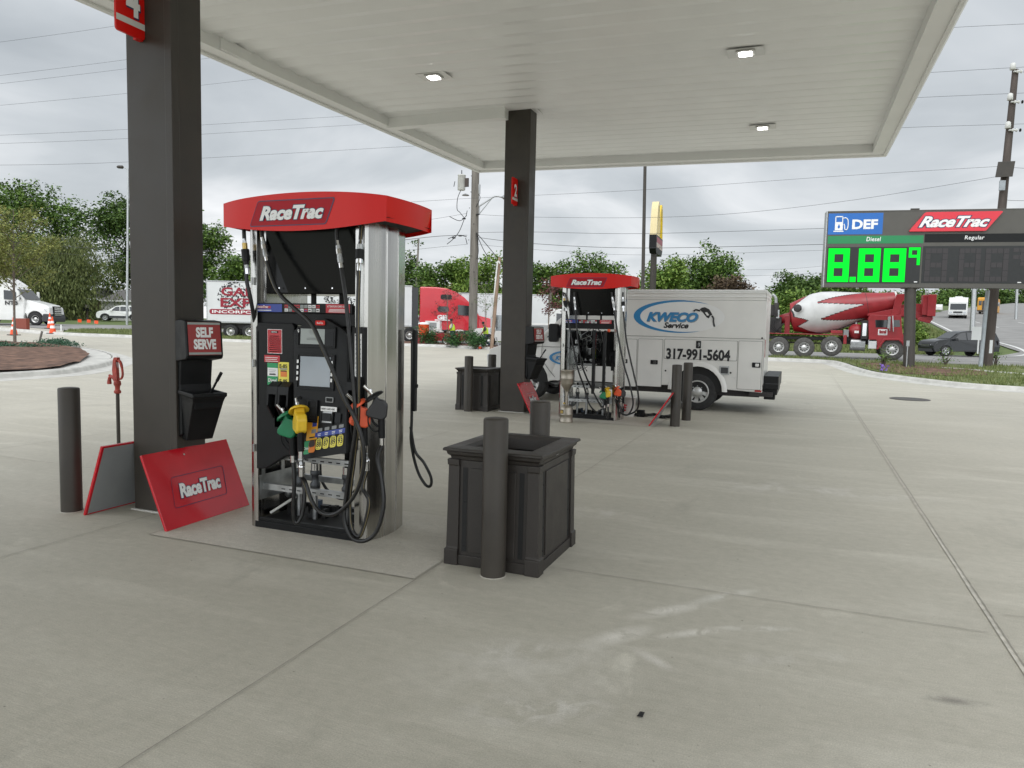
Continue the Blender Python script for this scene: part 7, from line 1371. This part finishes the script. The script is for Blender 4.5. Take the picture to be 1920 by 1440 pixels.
def tree(name, label, base, H, R, kind, n, size, seed, trunk=.25, clear=.25, shape=None, drop=0, group=None, blobs=None, barkm=BARK, nb=16, hollow=.5):
    base = Vector(base); t = thing(name, label, 'tree', base, 0, group); r = random.Random(seed); zc_ = H*(1+clear)/2; rz_ = H*(1-clear)/2
    if blobs is None:
        blobs = []
        for k in range(nb):
            a = r.uniform(0, 6.28); q = r.random()**.5*.80; h = r.uniform(-.85, .78); f = math.sqrt(max(.05, 1-h*h*.85)); br = R*r.uniform(.26, .44); zz = zc_+h*rz_*.9
            blobs.append((math.cos(a)*q*R*f, math.sin(a)*q*R*f, zz, br, br, br*.78))
        for k in range(int(nb*.9)):     # ragged sprays breaking the outline
            a = r.uniform(0, 6.28); h = r.uniform(-.9, .98); f = math.sqrt(max(.04, 1-h*h*.92)); q = r.uniform(.78, 1.0); br = R*r.uniform(.09, .18); blobs.append((math.cos(a)*q*R*f, math.sin(a)*q*R*f, zc_+h*rz_*.98, br, br, br*r.uniform(.6, 1.2)))
        blobs.append((0, 0, zc_, R*.55, R*.55, rz_*.72))
    o = bpy.data.objects.new('crown', leaves(blobs, n, size, LG[kind], seed, drop, hollow=hollow)); C.objects.link(o); o.parent = t
    b = MB(); tp_ = Vector((r.uniform(-.1, .1)*R, 0, H*.72)); P = [Vector((0, 0, -.2)), Vector((r.uniform(-.05, .05)*H*.2, 0, H*clear)), Vector((r.uniform(-.05, .05)*H, 0, H*.5)), tp_]; b.tube(P, [trunk, trunk*.8, trunk*.55, trunk*.2], 9, barkm, 5)
    for k in range(min(9, len(blobs))):
        q = blobs[k]; s0 = P[1].lerp(P[2], r.uniform(.1, 1.0)) if k % 2 else P[1].lerp(P[3], r.uniform(.3, .8)); e2 = Vector(q[:3]); mid = s0.lerp(e2, .5)+Vector((0, 0, -.05*H*r.random())); b.tube([s0, mid, e2], [trunk*.38, trunk*.25, trunk*.08], 6, barkm, 4)
    b.build('trunk', t); return t
def treeP(label, px0, px1, pyt, depth, kind, n, size, seed, clear=.12, gz=None, name='tree', **k):
    pxc = (px0+px1)/2; c = DP(pxc, 600, depth); gz = terr(c.x, min(c.y, 215)) if gz is None else gz; H = DP(pxc, pyt, depth).z-gz; R = (px1-px0)/2*depth/F_PX; return tree(name, label, (c.x, c.y, gz), H, R, kind, int(n*1.35), size*.86, seed, trunk=max(.15, H*.022), clear=clear, group='trees beyond the road', **k)
treeP('big dark green tree at the left edge rising above the others', -60, 168, 341, 104, 1, 15000, .33, 21, nb=26)
treeP('olive willow-like tree with drooping foliage at the left', 10, 226, 440, 86, 2, 17000, .30, 22, drop=.8, nb=24)
treeP('olive tree half out of the frame behind the young tree', -90, 60, 385, 88, 2, 9000, .30, 23, drop=.5, nb=16)
treeP('dark green tree showing just left of the nearest column', 176, 330, 355, 106, 0, 12000, .33, 24, nb=22)
treeP('green tree showing between nearest column and near pump', 290, 432, 405, 104, 1, 11000, .33, 25, nb=20)
treeP('lower green tree sloping down behind the near pump', 395, 500, 476, 100, 1, 8000, .33, 26, nb=14)
treeP('small bushy green tree low behind the white house', 78, 150, 520, 92, 3, 6000, .28, 27, clear=.02, nb=12)
treeP('narrow dark tree behind the right edge of the near pump', 735, 800, 452, 92, 0, 5000, .26, 28, nb=10)
treeP('dark round tree right of the near pump, left of the transformer pole', 770, 880, 488, 82, 1, 11000, .26, 29, clear=.05, nb=20)
treeP('tree directly behind the transformer pole', 838, 965, 478, 80, 3, 12000, .26, 30, clear=.05, nb=22)
treeP('tree just right of the second column', 950, 1052, 482, 84, 1, 10000, .26, 31, clear=.05, nb=18)
treeP('rounded tree standing behind the far pump', 1025, 1170, 477, 86, 1, 13000, .27, 32, clear=.05, nb=24)
treeP('low tree between far pump and the light pole', 1150, 1240, 512, 90, 3, 8000, .26, 33, clear=.05, nb=14)
treeP('light green tree behind the arch sign', 1200, 1300, 488, 80, 3, 9000, .27, 34, clear=.05, nb=16)
treeP('tallest tree in the middle, above the service van roof', 1258, 1392, 456, 94, 1, 13000, .28, 35, clear=.05, nb=22)
treeP('brownish plum-leaved tree above the back of the van', 1318, 1430, 518, 76, 4, 10000, .22, 36, clear=.05, nb=20)
treeP('dark hazy tree group left of the price sign', 1430, 1560, 514, 130, 0, 11000, .40, 37, clear=.02, nb=22)
treeP('green tree behind the mixer drum', 1500, 1640, 532, 110, 1, 12000, .36, 38, clear=.02, nb=24)
treeP('bushy green tree behind the mixer engine', 1425, 1530, 548, 76, 3, 9000, .25, 39, clear=.0, nb=18)
treeP('green tree behind the mixer hopper and sign post', 1610, 1720, 560, 118, 1, 9000, .36, 40, clear=.0, nb=18)
for k, (x0, x1, y, d, lb) in enumerate(((1690, 1790, 546, 210, 'left'), (1760, 1850, 540, 230, 'second from left'), (1830, 1900, 541, 225, 'second from right'), (1880, 1990, 536, 215, 'right'))):
    treeP('distant tree below the price sign beyond the hill road, '+lb+' of the row', x0, x1, y, d, 0 if k % 2 else 1, 7000, .6, 50+k, clear=.0, nb=16, gz=terr(30, 190)-1)
# bushy undergrowth right behind the mixer
for k, (x0, x1, y, d, lb) in enumerate(((1455, 1560, 590, 66, 'behind the mixer\'s rear wheels'), (1560, 1650, 596, 68, 'under the mixer drum'), (1660, 1735, 604, 60, 'between mixer cab and sign post'))): treeP('leafy roadside bush '+lb, x0, x1, y, d, 3, 5000, .18, 60+k, clear=.0, nb=14, name='bush')
# saplings
def sapling(label, base, H, seed, kind, n, size, R, lean=0, clear=.35, nbr=16, tr=.045):
    base = Vector(base); t = thing('sapling', label, 'sapling', base, 0, 'young staked trees in the mulch beds'); r = random.Random(seed); b = MB(); top = Vector((lean, 0, H)); b.tube([(0, 0, -.1), (lean*.3, 0, H*.4), top], [tr, tr*.7, tr*.2], 7, BARKG, 5); tips = []
    for k in range(nbr):
        h = H*(clear+(1-clear)*.85*k/nbr); a = r.uniform(0, 6.28); q = R*(1-.45*k/nbr)*r.uniform(.6, 1.1); s0 = Vector((lean*h/H, 0, h)); e2 = s0+Vector((math.cos(a)*q, math.sin(a)*q, q*r.uniform(.6, 1.2))); b.tube([s0, s0.lerp(e2, .5)+Vector((0, 0, -.06*q)), e2], [tr*.28, tr*.2, tr*.08], 5, BARKG, 3)
        for f in (.45, .7, .9, 1.0): c = s0.lerp(e2, f); tips.append((c.x, c.y, c.z, q*.24, q*.24, q*.2))
        for _ in range(2): f = r.uniform(.4, .9); c = s0.lerp(e2, f); d2 = c+Vector((r.uniform(-.3, .3), r.uniform(-.3, .3), r.uniform(.1, .4)))*q; b.tube([c, d2], tr*.07, 4, BARKG, 1); tips.append((d2.x, d2.y, d2.z, q*.2, q*.2, q*.18))
    b.build('trunk', t)
    if n: o = bpy.data.objects.new('crown', leaves(tips, n, size, LG[kind], seed, hollow=.1)); C.objects.link(o); o.parent = t
    return t
p = TG(28, 653); dd = (RW.T@np.array([p.x, p.y, p.z-H_EYE]))[2]; sapling('young tree with pale yellow-green leaves in the left mulch island', p, DP(28, 395, dd).z-p.z, 3, 8, 7000, .085, 1.85, .2, .36, 22, .075)
p = TG(838, 652); sapling('slim reddish sapling in front of the red truck', p, 3.9, 5, 5, 1300, .045, .95, .0, .32, 14, .035)
p = TG(921, 655); sapling('nearly bare sapling against the white box trailer', (p.x-.35, p.y, p.z), 3.9, 6, 0, 160, .05, 1.2, -.1, .45, 12, .03)
p = TG(1027, 668); sapling('dark purple-leaved sapling left of the van windscreen', (p.x, p.y, p.z), 4.2, 7, 5, 420, .10, .9, .0, .45, 12, .04)
def shrub(label, P, R, H, kind, n, size, seed, name='shrub', grp=None):
    t = thing(name, label, 'shrub', P, 0, grp); r = random.Random(seed); bl = [(r.uniform(-.6, .6)*R, r.uniform(-.6, .6)*R, H*r.uniform(.3, .7), R*.5, R*.5, H*.38) for _ in range(7)]; o = bpy.data.objects.new('foliage', leaves(bl, n, size, LG[kind], seed, hollow=.3)); C.objects.link(o); o.parent = t; b = MB()
    for q in bl: b.tube([(0, 0, -.05), (q[0]*.5, q[1]*.5, q[2]*.6), q[:3]], [.03, .02, .008], 5, BARK, 3)
    b.build('stems', t)
for k, (px, py, R, H, lb) in enumerate(((805, 649, .85, 1.25, 'left clipped yew shrub, beside the near pump'), (861, 652, .95, 1.2, 'middle yew shrub left of the transformer pole'), (891, 655, .7, 1.1, 'right yew shrub at the foot of the transformer pole'))): shrub(lb, TG(px, py), R, H, 6, 1800, .075, 70+k, grp='round yew shrubs by the roadside kerb')
for k, (px, py, R, lb) in enumerate(((10, 663, .9, 'leftmost'), (57, 664, 1.1, 'middle'), (92, 655, .9, 'right front'), (125, 657, 1.0, 'rightmost'), (103, 652, .8, 'rear'))): p = TG(px, py); shrub('low spreading juniper in the left mulch island, '+lb, (p.x, p.y, p.z+.18), R*.85, .27, 7, 900, .055, 80+k, 'juniper', 'low junipers in the mulch island')
for k, (px, py, R, H, lb) in enumerate(((1655, 694, .35, .9, 'wispy weed growing on the verge left of the sign post'), (1772, 690, .4, .8, 'wispy weed between sign post and dark pole'), (1866, 690, .4, .8, 'wispy weed right of the dark pole'))): shrub(lb, TG(px, py)+Z_*.1, R, H, 1, 160, .06, 90+k, 'weed')
p = TG(1657, 704); t = thing('purple_flowers', 'small clump of purple flowers on the mulch left of the sign post', 'flowers', (p.x, p.y, p.z+.12)); a = MB(); r = random.Random(1); PUR = mat('petal_purple', (.25, .14, .55), .6)
for k in range(40): c = Vector((r.uniform(-.16, .16), r.uniform(-.12, .12), r.uniform(.05, .32))); q = Vector((r.uniform(-1, 1), r.uniform(-1, 1), r.uniform(-1, 1)))*.04; s_ = Vector((q.z, q.x, -q.y)); a.add([c-q, c+s_, c+q, c-s_], [(0, 1, 2, 3)], PUR)
a.build('petals', t)
# white stone edging in the verge
t = thing('concrete_edging', 'broken pale concrete strip lying in the grass right of the sign post', 'edging', TG(1850, 703)+Z_*.12); a = MB(); T = Matrix.Translation(-t.location); r = random.Random(6)
for px0, px1, py0, py1 in ((1766, 1806, 696, 698), (1822, 1866, 699.5, 703), (1874, 1925, 704, 708)):
    p0, p1 = TG(px0, py0), TG(px1, py1); d = p1-p0; q = Vector((-d.y, d.x, 0)).normalized()*.22; z = .15; a.add([p0-q+Z_*z, p1-q+Z_*z, p1+q+Z_*(z+.0), p0+q+Z_*z, p0-q+Z_*.1, p1-q+Z_*.1, p1+q+Z_*.1, p0+q+Z_*.1], [(0, 1, 2, 3), (4, 5, 1, 0), (5, 6, 2, 1), (6, 7, 3, 2), (7, 4, 0, 3)], KERBM)
a.build('slab', t, M=T)
